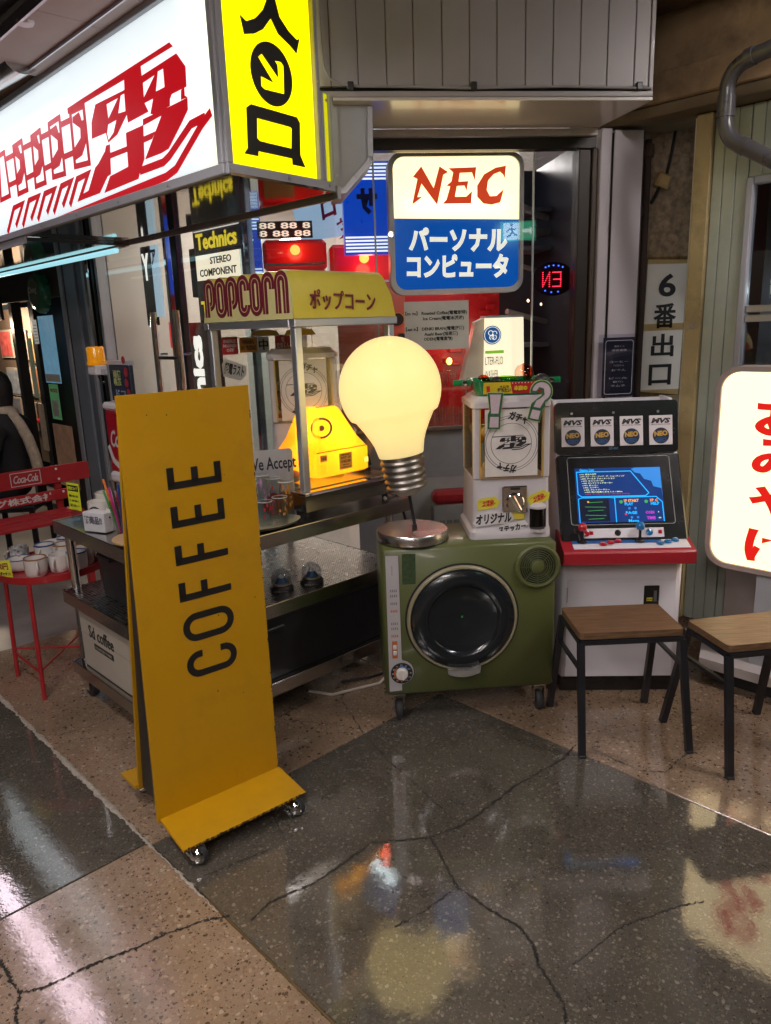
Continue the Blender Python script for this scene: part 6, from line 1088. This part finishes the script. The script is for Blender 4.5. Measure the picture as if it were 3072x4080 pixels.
bc = k_thing('black_crate', 'black plastic crate with handle on the middle shelf of the cart', 'crate', .09, .25, .4765); MB().add([(.01, .01, 0), (.30, .01, 0), (.30, .44, 0), (.01, .44, 0), (0, 0, .215), (.31, 0, .215), (.31, .45, .215), (0, .45, .215)], [(0, 3, 2, 1), (4, 5, 6, 7), (0, 1, 5, 4), (1, 2, 6, 5), (2, 3, 7, 6), (3, 0, 4, 7)]).build('crate', black, bc); box('rim', black, bc, -.01, .32, -.01, .46, .20, .218, .005); box('handle', blackm, bc, -.016, -.001, .30, .42, .165, .185, .004)
def mug_mesh(parent, r, h, m, band=None, handle_a=0, name='cup'):
    MB().lathe([(r*.80, 0), (r*.95, .006), (r, h*.35), (r, h), (r*.93, h), (r*.90, .012), (.001, .010)], 24, cap=False).build(name, m, parent, smooth=True, ang=50)
    if band: MB().lathe([(r*1.004, h*.93), (r*1.004, h), (r*.925, h*1.002), (r*.925, h*.95)], 24, cap=False).build('rim_band', band, parent)
    hd = [(r*.96+(.5-.5*math.cos(R(a*1.0)))*0+.024*math.sin(R(a)), 0, h*.52+.30*h*math.cos(R(a))) for a in range(0, 181, 20)]; MB().tube([(x*math.cos(R(handle_a)), x*math.sin(R(handle_a)), z) for x, y, z in hd], .0048, 8).build('handle', m, parent, smooth=True)
cer = pm('white_ceramic', (.58, .55, .52), .25, var=.05, coat=.5)
for k, (x, y, lab) in enumerate(((.20, .80, 'cream mug behind the yellow tag on the cart'), (.11, .66, 'white mug with a dark face print on the cart'))):
    t = k_thing('ceramic_mug', lab, 'mug', x, y, .7785); mug_mesh(t, .043, .092, cer, None, 60)
    if k: flat('face_print', [circ(0, 0, .026, 24)], .001, ink, t, (-.033, -.030, .052), (0, 0, R(-50)))
for k, (x, y) in enumerate(((.22, .69), (.26, .79))):
    t = k_thing('clear_tumbler', ['clear tumbler with a red label at the back corner of the cart', 'clear tumbler behind the mugs on the cart'][k], 'glass', x, y, .7785); MB().lathe([(.030, 0), (.036, .115), (.034, .115), (.028, .008), (.001, .007)], 22, cap=False).build('glass', glass_cup, t, smooth=True); MB().lathe([(.0322, .045), (.0338, .080)], 22, cap=False).build('red_label', pm('label_red', (.42, .01, .03), .4), t)
tg_ = k_thing('yellow_price_tag', 'neon yellow price tag with black kana clipped at the cart corner', 'price tag', .07, .80, .7785, -80); box('card', pm('neon_yellow', (.60, .65, .02), .6, emit=(.6, .65, .02), es=.03), tg_, -.042, .042, 0, .0015, .04, .150); box('title', ink, tg_, -.036, .036, -.0008, -.0001, .118, .142); text(tg_, '昭和のコップ', (0, -.0015, .130), .066, .016, MATS['neon_yellow'], bold=.03, depth=.0005)
for k in range(3): text(tg_, ['昭和の思い出を', '今、自宅で飲もう', '¥500〜'][k], (0, -.0008, .098-k*.020), .066, .010+.003*(k == 2), ink, bold=.02, depth=.0005, res=1)
box('clip', glass('clip', (.9, .9, .9)), tg_, -.02, .02, -.01, .02, .0, .045)
wb = k_thing('small_white_box', 'small white box lettered with a sale notice on the cart', 'box', .035, .545, .7785, -70); box('box', pm('box_white', (.55, .55, .58), .55), wb, -.055, .055, 0, .055, 0, .075, .002); text(wb, '特売品!!', (-.002, -.001, .046), .09, .032, pm('grey_ink', (.10, .10, .13), .6), bold=.04, depth=.0006); flat('hole', [circ(0, 0, .004, 10)], .001, ink, wb, (.0555, .028, .055), (0, 0, R(90)))
pcu = k_thing('pencil_cup', 'clear cup full of coloured pens half hidden behind the yellow board', 'pen cup', .10, .44, .7785); MB().lathe([(.034, 0), (.040, .13), (.038, .13), (.032, .006)], 20, cap=False).build('cup', glass_cup, pcu, smooth=True)
for k, c in enumerate(((.5, .02, .1), (.02, .2, .05), (.02, .02, .03), (.6, .15, .02), (.05, .25, .06), (.45, .02, .2), (.02, .03, .2), (.03, .03, .03), (.55, .05, .08))):
    a = k*.7; MB().cyl((.015*math.cos(a), .015*math.sin(a), .008), (.05*math.cos(a+.2), .05*math.sin(a+.2)+.01, .17+.012*(k % 4)), .0045, seg=8).build('pen', pm('pen_%d' % k, c, .4), pcu)
box('cup_label', paper, pcu, -.0415, -.041, .0, .035, .085, .10)
wt = k_thing('wooden_plate', 'round wooden plate with leaf drawings at the front of the cart', 'plate', .10, .30, .7785); MB().lathe([(.09, 0), (.10, .006), (.10, .012), (.001, .012)], 30).build('plate', wood('pale_wood', (.35, .22, .11), (.5, .34, .19)), wt, smooth=True)
for k in range(5): box('leaf_print', gp, wt, -.05+k*.022, -.04+k*.022, -.03+.02*(k % 2), .03, .0122, .0130, rot=(0, 0, R(10)))
# tray of red cartons far inside the cart's middle shelf
rbn = k_thing('red_carton', 'red carton on the floor behind the cart', 'carton', .62, .92, .30); box('carton', redpaint, rbn, 0, .16, 0, .12, 0, .22, .003); box('stand', black, rbn, 0, .16, 0, .12, -.299, -.001)

# ------------------------------------------------------------------ red round table with mugs
rt_ = thing('red_tray_table', 'round red metal tray table crowded with white mugs', 'table', (-1.475, 3.150, 0), 43.5)
TZ = .515; RD = .225
MB().lathe([(RD, TZ), (RD+.003, TZ+.030), (RD-.002, TZ+.030), (RD-.006, TZ+.004), (.001, TZ+.003)], 48, cap=False).lathe([(.001, TZ-.001), (RD, TZ-.001)], 48, cap=False).build('tray_top', redpaint, rt_, smooth=True)
lg_ = [(-.17, -.17), (.17, -.17), (.17, .17), (-.17, .17)]
lg_ = [(-.165, -.165), (-.165, .165), (.165, .165), (.165, -.165)]
for (x, y) in lg_: MB().cyl((x*.93, y*.93, TZ-.002), (x, y, 0), .0095, seg=10).build('leg', redpaint, rt_, smooth=True)
MB().cyl((-.163, -.163, .13), (.163, .163, .13), .005, seg=6).build('stretcher', redpaint, rt_); MB().cyl((-.163, .163, .137), (.163, -.163, .137), .005, seg=6).build('stretcher', redpaint, rt_); MB().cyl((-.163, -.163, .12), (-.163, .163, .12), .005, seg=6).build('stretcher', redpaint, rt_)
labs = ['white mug with a dark bear print at the back of the red table', 'blue rimmed white bowl cup at the left of the red table', 'blue rimmed white bowl cup in the middle of the red table', 'striped black and white cup at the far left of the red table', 'plain white cup behind the price card', 'white mug with handle at the front of the red table', 'white cup in front of the cart post on the red table', 'white cup nearest the cart on the red table', 'cream cup in the second row of the red table', 'shadowed cream cup behind the cart post', 'brown striped cup near the dark bowl', 'dark blue bowl at the back right of the red table', 'white cup at the far back right of the red table', 'small cup at the back edge of the red table', 'white cup beside the brown cup']
# positions in world offsets from the table centre (x right, y away)
mp = [(-.06, .16), (-.13, -.02), (-.045, .01), (-.165, .06), (-.055, .07), (-.015, -.115), (.06, -.06), (.14, -.06), (.02, .09), (.05, .03), (.10, .12), (.07, .17), (.15, .10), (.0, .18), (.13, .03)]
navy = pm('cobalt_rim', (.02, .06, .22), .3); strp = pm('stripe_cup', (.3, .3, .3), .3, var=1.0, scale=70)
cf_, sf_ = math.cos(R(-43.5)), math.sin(R(-43.5))
for k, (x, y) in enumerate(mp):
    t = thing('ceramic_cup', labs[k], 'cup', (-1.475+x, 3.150+y, TZ+.0042), 0, group='cups on the red table'); r = .040+.006*((k*7) % 3)/2; h = .075+.006*((k*5) % 3)
    if k in (1, 2): mug_mesh(t, .052, .052, cer, navy, 200)
    elif k == 11: mug_mesh(t, .048, .06, navy, None, 90)
    elif k == 3: mug_mesh(t, .040, .08, strp, None, 200)
    elif k == 10: mug_mesh(t, .040, .07, pm('brown_cup', (.28, .10, .03), .3, coat=.4), None, 90)
    else: mug_mesh(t, r, h, cer, (None, navy, pm('rim_brown', (.25, .12, .05), .4))[k % 3], rnd.choice((-90, -60, 20, 160)) if k != 5 else -60)
    if k == 0: flat('bear_print', [circ(-.012, .05, .010, 14), ], .0008, ink, t, (0, -.0425, 0)); box('check_print', ink, t, .0, .032, -.042, -.0405, .025, .06)
pcd = thing('price_card', 'small yellow price card reading 500円 at the edge of the red table', 'price tag', (-1.475-.125, 3.150-.175, TZ+.030), -10); box('card', pm('card_yellow', (.62, .58, .04), .6), pcd, -.042, .042, 0, .0015, -.012, .062, rot=(R(-4), 0, 0)); text(pcd, '500円', (-.004, -.0012, .036), .062, .030, pm('brown_ink', (.18, .05, .02), .6), bold=.04, depth=.0006, rot=(R(-4), 0, 0)); text(pcd, 'ポッキリ!', (.010, -.0012, .006), .048, .016, ink, bold=.04, depth=.0006)

# ------------------------------------------------------------------ red bench
bn = thing('red_bench', 'long red slatted bench with white script logo and company lettering', 'bench', (-2.06, 4.66, 0), 43.5)
bred = pm('bench_red', (.36, .018, .022), .42, var=.08, dirt=.12)
def slat(x0, x1, y0, y1, z0, z1): return box('slat', bred, bn, x0, x1, y0, y1, z0, z1, .004)
slat(-1.3, .20, .0, .02, .605, .715); slat(-1.3, .10, -.02, .0, .50, .565); slat(-1.3, .06, -.20, -.06, .435, .455); slat(-1.3, .02, -.37, -.22, .43, .45)
for x in (.0, -.9):
    box('upright', bred, bn, x-.02, x+.02, .022, .05, .0, .70, .004); box('leg', bred, bn, x-.02, x+.02, -.34, -.30, 0, .43, .004); box('rail', bred, bn, x-.02, x+.02, -.36, .02, .40, .43, .003)
for (x, z) in ((.02, .695), (.03, .63), (.04, .55)): MB().lathe([(.008, -.006), (.006, .0)], 10, (x-.03, -.001 if z > .6 else -.021, z), 'y').build('bolt', white, bn)
flat('logo_frame', [rrect(-.285, -.105, .620, .705, .002), rrect(-.281, -.109, .624, .701, .002)], .001, MATS['print_white'], bn, (0, -.0012, 0)); text(bn, 'Coca-Cola', (-.195, -.0012, .663), .145, .048, MATS['print_white'], bold=.01, shear=.35, depth=.001, name='script_lettering', space=.85)
text(bn, 'ボトリング株式会社', (-.36, -.0212, .533), .62, .045, MATS['print_white'], bold=.03, depth=.001, name='company_lettering')

# ------------------------------------------------------------------ drink sign stand with beacon, left of the glass door
ds = thing('drink_sign_stand', 'narrow sign stand with red cola panel below a black chalk board', 'sign stand', (-1.30, 3.62, 0), -46.5)
box('red_panel', pm('cola_red', (.40, .006, .02), .3, coat=.4), ds, -.08, .22, 0, .12, .845, 1.145, .006); box('white_cap', white, ds, -.085, .225, -.01, .125, 1.146, 1.185, .012); box('white_base', white, ds, -.085, .225, -.01, .125, .79, .844, .012); text(ds, 'Coca', (.03, -.001, 1.01), .15, .085, MATS['print_white'], shear=.35, bold=.02, depth=.001, name='script_lettering')
MB().ribbon([(-.08, .97), (-.04, .90), (.05, .865), (.2, .87)], .03, -.0012, -.0002).build('wave_band', MATS['print_white'], ds)
box('plinth', alu_dull, ds, -.07, .21, .01, .11, 0, .789); kb_ = box('chalk_board', pm('slate', (.02, .03, .05), .6, var=.5, scale=30), ds, -.065, .155, .04, .06, 1.19, 1.36, .003); box('board_frame', alu_dull, ds, -.07, .16, .035, .065, 1.361, 1.382, .002)
text(kb_, '雨宿\n喫茶', (.02, .0385, 1.30), .08, .075, pm('chalk_lime', (.45, .5, .2), .7), bold=.02, depth=.001); text(kb_, 'ドコ', (.04, .0385, 1.225), .10, .04, pm('chalk_blue', (.25, .3, .45), .7), bold=.02, depth=.001)
for (x, z, r) in ((.13, 1.33, .022), (.125, 1.28, .020), (.135, 1.235, .018), (.115, 1.385, .018)): flat('round_sticker', [circ(x, z, r, 16)], .001, pm('sticker_maroon', (.30, .02, .04), .5, var=.5, scale=60), ds, (0, .0335, 0))
bcn = thing('amber_beacon', 'amber warning beacon on a white box clamped to the sign stand', 'beacon', (-1.37, 3.695, 1.345), -46.5)
box('mount', white, bcn, -.045, .045, -.03, .03, -.03, .018, .005); MB().lathe([(.046, .018), (.046, .034), (.042, .036), (.041, .095), (.036, .104), (.001, .106)], 24).build('lens', pm('amber_lens', (.75, .30, .01), .2, coat=1, emit=(.9, .32, .0), es=.28), bcn, smooth=True); box('bracket', alu_dull, bcn, .0455, .10, -.006, .006, -.03, .0, .002); MB().tube([(.0, .0, -.03), (.02, 0, -.06), (.06, 0, -.07)], .005, 6).build('cord', black, bcn)

# ------------------------------------------------------------------ neighbouring shop at far left
ns = ws_thing('neighbour_shop', 'dark neighbouring shop front with black framed doors', 'shop front')
dkw = pm('dark_wall', (.020, .018, .020), .6, var=.3)
box('wall', dkw, ns, -9, -4.05, 2.2, 2.25, 0, 2.6); box('wall', pm('brown_wall', (.11, .085, .075), .6), ns, -3.95, -3.22, .9, .95, 0, 2.05); box('lintel', dkw, ns, -9, -3.2, .70, .80, 1.80, 2.04); box('door_frame', black, ns, -4.70, -4.62, .72, .80, 0, 1.8, .004); box('door_frame', black, ns, -4.22, -4.12, .72, .80, 0, 1.8, .004); box('door_frame', black, ns, -3.30, -3.22, .66, .76, 0, 2.0, .004); box('ceiling', dkw, ns, -9, -3.2, .8, 2.2, 2.3, 2.35)
box('wall', dkw, ns, -4.12, -3.30, .79, .81, 0, 1.8)
sg_ = ws_thing('gold_lettered_sign', 'black lintel sign with gold lettering at the far left', 'sign'); box('board', pm('board_dark', (.03, .027, .025), .4), sg_, -6.2, -4.75, .67, .695, 1.66, 1.86, .003); text(sg_, 'นุ่..บุ', (-5.0, .668, 1.73), .28, .09, pm('gold_ink', (.45, .28, .06), .4), bold=.03)
bcp = ws_thing('bottle_cap_sign', 'big green bottle cap sign with white Chang lettering', 'sign')
cp = MB(); nn = 42
for rr_, yy_ in ((.125, .60), (.147, .63), (.153, .67)):
    for i in range(nn): a = 2*math.pi*i/nn; r = rr_*(1+(.045 if yy_ > .62 else 0)*math.cos(i*math.pi)); cp.v.append((-3.70+r*math.cos(a), yy_, 1.835+r*math.sin(a)))
for k in range(2):
    for i in range(nn): cp.f.append((k*nn+i, k*nn+(i+1) % nn, (k+1)*nn+(i+1) % nn, (k+1)*nn+i))
cp.f.append(tuple(range(nn))); cp.build('cap', pm('cap_green_paint', (.008, .20, .10), .3, coat=.5), bcp, smooth=True, ang=60); flat('face', [circ(-3.70, 1.835, .106, 40)], .002, pm('cap_face', (.10, .11, .06), .4, var=.4, scale=25), bcp, (0, .598, 0)); text(bcp, 'Chang', (-3.72, .595, 1.85), .17, .06, MATS['print_white'], bold=.02)
pc_ = [((-3.94, -3.62), (1.14, 1.665), (.20, .45, .65), 'tall beach drink poster with a red bottle on the dark door'), ((-3.90, -3.71), (.845, 1.13), (.08, .25, .10), 'small green notice under the beach poster'), ((-4.06, -3.97), (1.45, 1.64), (.6, .6, .55), 'narrow white price slip beside the beach poster')]
for k, ((x0, x1), (z0, z1), c, lab) in enumerate(pc_):
    q = ws_thing('wall_poster', lab, 'poster'); yy = .715-.001*k if k < 2 else .712; box('sheet', pm('poster_tint_%d' % k, c, .5, var=.5, scale=9, emit=c, es=.35), q, x0, x1, yy-.03, yy-.028, z0, z1)  # poster colour also emitted, lifting the dark left side in place of light
    if k == 0: MB().lathe([(.04, 1.0), (.045, 1.15), (.03, 1.25), (.018, 1.32), (.018, 1.40), (.03, 1.43), (.03, 1.47)], 14, (-3.80, 0, .08)).build('bottle_print', pm('bottle_red', (.35, .03, .04), .5), q, (0, .69, 0)).scale = (1, .01, 1); box('white_strip', paper, q, -3.93, -3.63, .6835, .6845, 1.15, 1.21)
    if k == 1: box('white_block', paper, q, -3.87, -3.74, .682, .6835, .87, 1.0); text(q, 'NOTICE', (-3.80, .682, 1.08), .15, .03, MATS['sticker_red'], bold=.03)
    if k == 2:
        for j in range(6): box('ink_line', ink, q, -4.05, -3.98, .6805, .6815, 1.47+j*.025, 1.475+j*.025)
r3 = random.Random(8)
for k in range(9):
    x, z = -5.75+.42*(k % 3)+r3.uniform(-.04, .04), 1.42-.33*(k//3)+r3.uniform(-.03, .03); q = ws_thing('framed_picture', ['%s framed picture, %s row, %s on the far left wall' % (['red', 'brown', 'ochre', 'grey', 'tan', 'rust', 'dim', 'olive', 'beige'][k], ['top', 'middle', 'bottom'][k//3], ['left', 'centre', 'right'][k % 3])][0], 'picture', group='pictures on the far left wall')
    c = [(.30, .05, .04), (.16, .08, .05), (.35, .22, .08), (.14, .14, .14), (.35, .25, .16), (.25, .09, .04), (.08, .07, .07), (.14, .15, .06), (.45, .38, .28)][k]
    box('frame', pm('frame_pale', (.28, .24, .2), .4), q, x-.18, x+.18, 1.0, 1.02, z-.14, z+.14, .003); box('print', pm('pic_%d' % k, c, .4, var=.7, scale=16, emit=c, es=.55), q, x-.16, x+.16, .996, .9995, z-.12, z+.12)  # prints glow by emission in place of light falling on them
ib = ws_thing('picture_wall', 'dark wall carrying framed pictures in the neighbouring shop', 'wall'); box('board', pm('warm_dark', (.10, .07, .05), .6), ib, -6.6, -4.72, 1.022, 1.05, .3, 1.78)
for k, (x0, x1, z0, z1, c) in enumerate(((-4.0, -3.90, 1.0, 1.5, (.25, .3, .2)), (-3.96, -3.84, .55, .95, (.28, .2, .14)), (-3.68, -3.28, .28, .80, (.30, .16, .10)))):
    q = ws_thing('faded_poster', ['narrow green faded poster beside the steel column', 'small brown faded poster low beside the steel column', 'large faded figure poster behind the bench end'][k], 'poster'); box('sheet', pm('faded_%d' % k, c, .6, var=.6, scale=12, emit=c, es=.15), q, x0-.3, x1-.3, .70, .705, z0, z1)  # weak emission put into the sheets in place of light
rtb = ws_thing('red_cafe_table', 'small red cafe table inside the neighbouring shop', 'table'); box('top', redpaint, rtb, -5.2, -4.75, .95, 1.25, .70, .73, .004); MB().cyl((-4.97, 1.1, 0), (-4.97, 1.1, .70), .02).build('leg', blackm, rtb)
wl0 = ws_thing('shop_wall_lamp', 'warm lamp over the picture wall at the far left', 'lamp'); MB().lathe([(.001, 1.66), (.03, 1.67), (.035, 1.72), (.02, 1.76)], 14, (-5.3, 1.0, 0)).build('shade', em('warm_lamp', (1, .75, .45), 3), wl0, smooth=True); plight('lamp_light', (-5.3, .70, 1.62), 60, (1, .78, .55), .06, wl0)

# ------------------------------------------------------------------ seated person with black hair, black coat and cream scarf
pe = thing('person', 'seated person in a black coat and cream scarf seen from behind at the left edge', 'person', (-2.56, 5.10, 0), 95)
def skin(verts, edges, radii, name, mat, parent, sub=2):
    me = bpy.data.meshes.new(name); me.from_pydata(verts, edges, []); o = bpy.data.objects.new(name, me); link(o, parent); me.materials.append(mat)
    sk_ = o.modifiers.new('s', 'SKIN'); sk_.use_smooth_shade = True; sd_ = o.modifiers.new('d', 'SUBSURF'); sd_.levels = sub; sd_.render_levels = sub
    for v_, r_ in zip(me.skin_vertices[0].data, radii): v_.radius = r_ if isinstance(r_, tuple) else (r_, r_)
    me.skin_vertices[0].data[0].use_root = True; return o
coat = pm('black_coat', (.008, .008, .010), .85, var=.3, scale=8, bump=.3); hair = pm('black_hair', (.007, .006, .006), .5, var=.4, scale=60, bump=.6); skn = pm('skin_tone', (.45, .27, .19), .5)
V = [(0, 0, .50), (0, -.02, .66), (0, -.03, .82), (0, -.01, .95), (0, .01, 1.03), (0, .03, 1.12), (0, .05, 1.20),
     (.10, 0, .50), (.13, .38, .48), (.13, .44, .10), (.13, .54, .05), (-.10, 0, .50), (-.13, .38, .48), (-.13, .44, .10), (-.13, .54, .05),
     (.19, 0, .93), (.25, .05, .70), (.18, .26, .62), (.15, .33, .62), (-.19, 0, .93), (-.25, .05, .70), (-.18, .26, .62), (-.15, .33, .62)]
E_ = [(0, 1), (1, 2), (2, 3), (3, 4), (4, 5), (5, 6), (0, 7), (7, 8), (8, 9), (9, 10), (0, 11), (11, 12), (12, 13), (13, 14), (3, 15), (15, 16), (16, 17), (17, 18), (3, 19), (19, 20), (20, 21), (21, 22)]
Rr = [(.17, .14), (.16, .13), (.18, .13), (.15, .11), .06, (.085, .10), (.075, .09), .09, .075, .05, .04, .09, .075, .05, .04, .075, .055, .042, .035, .075, .055, .042, .035]
body = skin(V, E_, Rr, 'body', coat, pe)
hm = MB(); hm.lathe([(.001, .135), (.05, .125), (.085, .095), (.102, .045), (.104, 0), (.10, -.05), (.092, -.10), (.07, -.115)], 24).build('hair', hair, pe, (0, .03, 1.165), (0, 0, 0), smooth=True)
MB().lathe([(.001, .10), (.05, .09), (.078, .05), (.082, 0), (.074, -.05), (.05, -.09), (.02, -.105)], 20).build('face', skn, pe, (0, .065, 1.145), smooth=True)
MB().lathe([(.001, -.01), (.012, 0), (.001, .012)], 10).build('nose', skn, pe, (0, .150, 1.13), smooth=True)
for s_ in (-.03, .03): MB().lathe([(.001, -.006), (.008, 0), (.001, .006)], 10).build('eye', ink, pe, (s_, .135, 1.155), smooth=True)
scf = pm('cream_scarf', (.45, .38, .28), .9, var=.2, scale=40, bump=.5)
MB().tube([(.085*math.cos(R(a)), .02+.075*math.sin(R(a)), 1.015+.008*math.sin(R(a*2))) for a in range(0, 360, 24)], .040, 10, True).build('scarf', scf, pe, smooth=True)
MB().tube([(-.05, -.06, 1.015), (-.075, -.115, .95), (-.09, -.165, .85), (-.08, -.19, .72), (-.07, -.20, .58)], .036, 10).build('scarf_end', scf, pe, smooth=True)
for sx in (-1, 1):
    for k in range(4): MB().tube([(sx*(.150-.012*k), .345, .625), (sx*(.145-.014*k), .385, .622-.004*k), (sx*(.140-.015*k), .405, .600)], .009, 6).build('finger', skn, pe, smooth=True)
    MB().tube([(sx*.145, .33, .625), (sx*.115, .35, .635), (sx*.10, .375, .63)], .010, 6).build('thumb', skn, pe, smooth=True)
st0 = thing('low_seat', 'dark low seat under the person in the black coat', 'seat', (-2.56, 5.10, 0), 95); box('pad', black, st0, -.2, .2, -.18, .2, .36, .40, .01); 
for x in (-.17, .17):
    for y in (-.15, .17): box('leg', blackm, st0, x-.015, x+.015, y-.015, y+.015, 0, .36)
# ------------------------------------------------------------------ loose cables behind the dryer
for k, pts in enumerate(([(-.02, 3.20, .72), (-.0, 3.15, .78), (.02, 3.10, .74), (.03, 3.08, .5), (.03, 3.05, .05), (-.05, 2.95, .006), (-.25, 2.86, .006), (-.35, 2.90, .006)], [(.02, 3.25, .80), (.06, 3.2, .78), (.09, 3.16, .66), (.07, 3.12, .45), (.06, 3.1, .01), (-.1, 3.0, .008), (-.22, 2.97, .008)])):
    q = MB(); P = []
    for i in range(len(pts)-1):
        for j in range(5): t_ = j/5; P.append(Vector(pts[i]).lerp(Vector(pts[i+1]), t_))
    P.append(Vector(pts[-1])); o = q.tube(P, .006, 8).build('power_cord', [pm('cord_white', (.55, .5, .45), .5), black][k], smooth=True); tag(o, ['white power cord hanging behind the dryer and trailing on the floor', 'black power cord hanging behind the dryer'][k], 'cord')
# swivel chair base seen under the cart
oc = fa_thing('office_chair_base', 'black caster base of a chair under the far side of the cart', 'chair base'); MB().tube([(.20, .78, .30), (.20, .70, .12), (.14, .66, .10)], .015, 8).cyl((.20, .78, .28), (.20, .78, .60), .025).box(.12, .30, .70, .88, .56, .60).build('spider', blackm, oc, smooth=True); MB().lathe([(.02, -.012), (.034, -.01), (.036, 0), (.034, .01), (.02, .012)], 18, (.14, .64, .037), 'x').cyl((.14, .65, .10), (.14, .64, .04), .006).build('caster', rubber, oc, smooth=True)
# ------------------------------------------------------------------ the rest of the passage, behind the camera
bw = MB().box(-12, 12, -5.2, -5.0, 0, 3.05).build('passage_wall', pm('far_shop_wall', (.16, .14, .13), .6, var=.3, scale=3)); tag(bw, 'plain dim wall across the passage behind the viewer', 'wall')
for k, (x, y, rz) in enumerate(((-1.7, -.5, -46.5), (-.2, -1.2, -46.5), (-1.0, -2.8, -46.5), (2.2, 1.7, -46.5), (-1.15, 1.0, -46.5))):  # unseen lamps added to brighten the floor and shop front
    q = thing('passage_ceiling_lamp', ['long fluorescent ceiling lamp left behind the viewer', 'long fluorescent ceiling lamp straight behind the viewer', 'long fluorescent ceiling lamp farther behind the viewer', 'long fluorescent ceiling lamp overhead to the right', 'long fluorescent ceiling lamp overhead to the left'][k], 'lamp', (x, y, 2.88), rz, group='passage ceiling lamps')
    box('batten', white, q, -.62, .62, -.09, .09, .012, .168, .004); box('diffuser', em('tube_diffuser', (1.0, .91, .88), 68.0), q, -.60, .60, -.07, .07, -.01, .011, .004)
q0 = thing('bulb_string', 'string of small warm bulbs across the passage behind the viewer', 'lamp string', (0, 0, 0), 0); MB().tube([(-1.6, -1.6, 2.62), (-.8, -1.65, 2.52), (0, -1.7, 2.50), (.8, -1.65, 2.53), (1.6, -1.6, 2.62)], .006, 6).build('wire', black, q0)
for k in range(7): x = -1.4+k*.46; MB().lathe([(.001, -.06), (.02, -.05), (.028, -.03), (.02, -.008), (.012, 0)], 14, (x, -1.65, 2.51)).build('bulb', em('small_warm_bulb', (1, .74, .42), 60), q0, smooth=True)
ex2 = thing('emergency_exit_sign', 'green running figure emergency exit sign hung at the right of the passage', 'sign', (2.02, .36, 2.27), 202)
box('casing', white, ex2, -.16, .16, .004, .05, -.085, .085, .004); box('green_face', em('exit_green', (.05, .50, .28), 5), ex2, -.155, .155, 0, .0035, -.08, .08); box('white_field', em('exit_white', (.75, 1, .9), 6), ex2, -.02, .13, -.003, -.0005, -.07, .07)
fg = em('exit_dark_green', (.01, .16, .08), 1); f_ = MB(); f_.ribbon([(.062, .030), (.052, -.005), (.068, -.030), (.098, -.048)], .016, -.0055, -.0035); f_.ribbon([(.052, -.005), (.03, -.030), (.008, -.034)], .015, -.0055, -.0035); f_.ribbon([(.062, .026), (.035, .012), (.015, .02)], .010, -.0055, -.0035); f_.ribbon([(.062, .026), (.088, .010), (.098, -.010)], .010, -.0055, -.0035); f_.build('running_figure', fg, ex2); flat('figure_head', [circ(.060, .052, .011, 16)], .002, fg, ex2, (0, -.0045, 0)); flat('arrow', [[(-.145, 0), (-.105, .035), (-.105, .014), (-.04, .014), (-.04, -.014), (-.105, -.014), (-.105, -.035)]], .002, MATS['exit_white'], ex2, (0, -.002, 0)); MB().cyl((0, .03, .085), (0, .03, .78), .006).build('hanger', black, ex2)
q = thing('passage_ceiling_lamp', 'long pinkish fluorescent lamp hung along the passage left of the white sign', 'lamp', (*P_ab(1.16, 4.85), 2.58), 133.5, group='passage ceiling lamps')
box('batten', white, q, -.95, .95, -.07, .07, .02, .10, .004); box('diffuser', em('pink_diffuser', (1.0, .78, .90), 8.0), q, -.93, .93, -.055, .055, -.005, .0195, .004); MB().cyl((-.6, 0, .10), (-.6, 0, .45), .006).cyl((.6, 0, .10), (.6, 0, .45), .006).build('hanger', black, q)
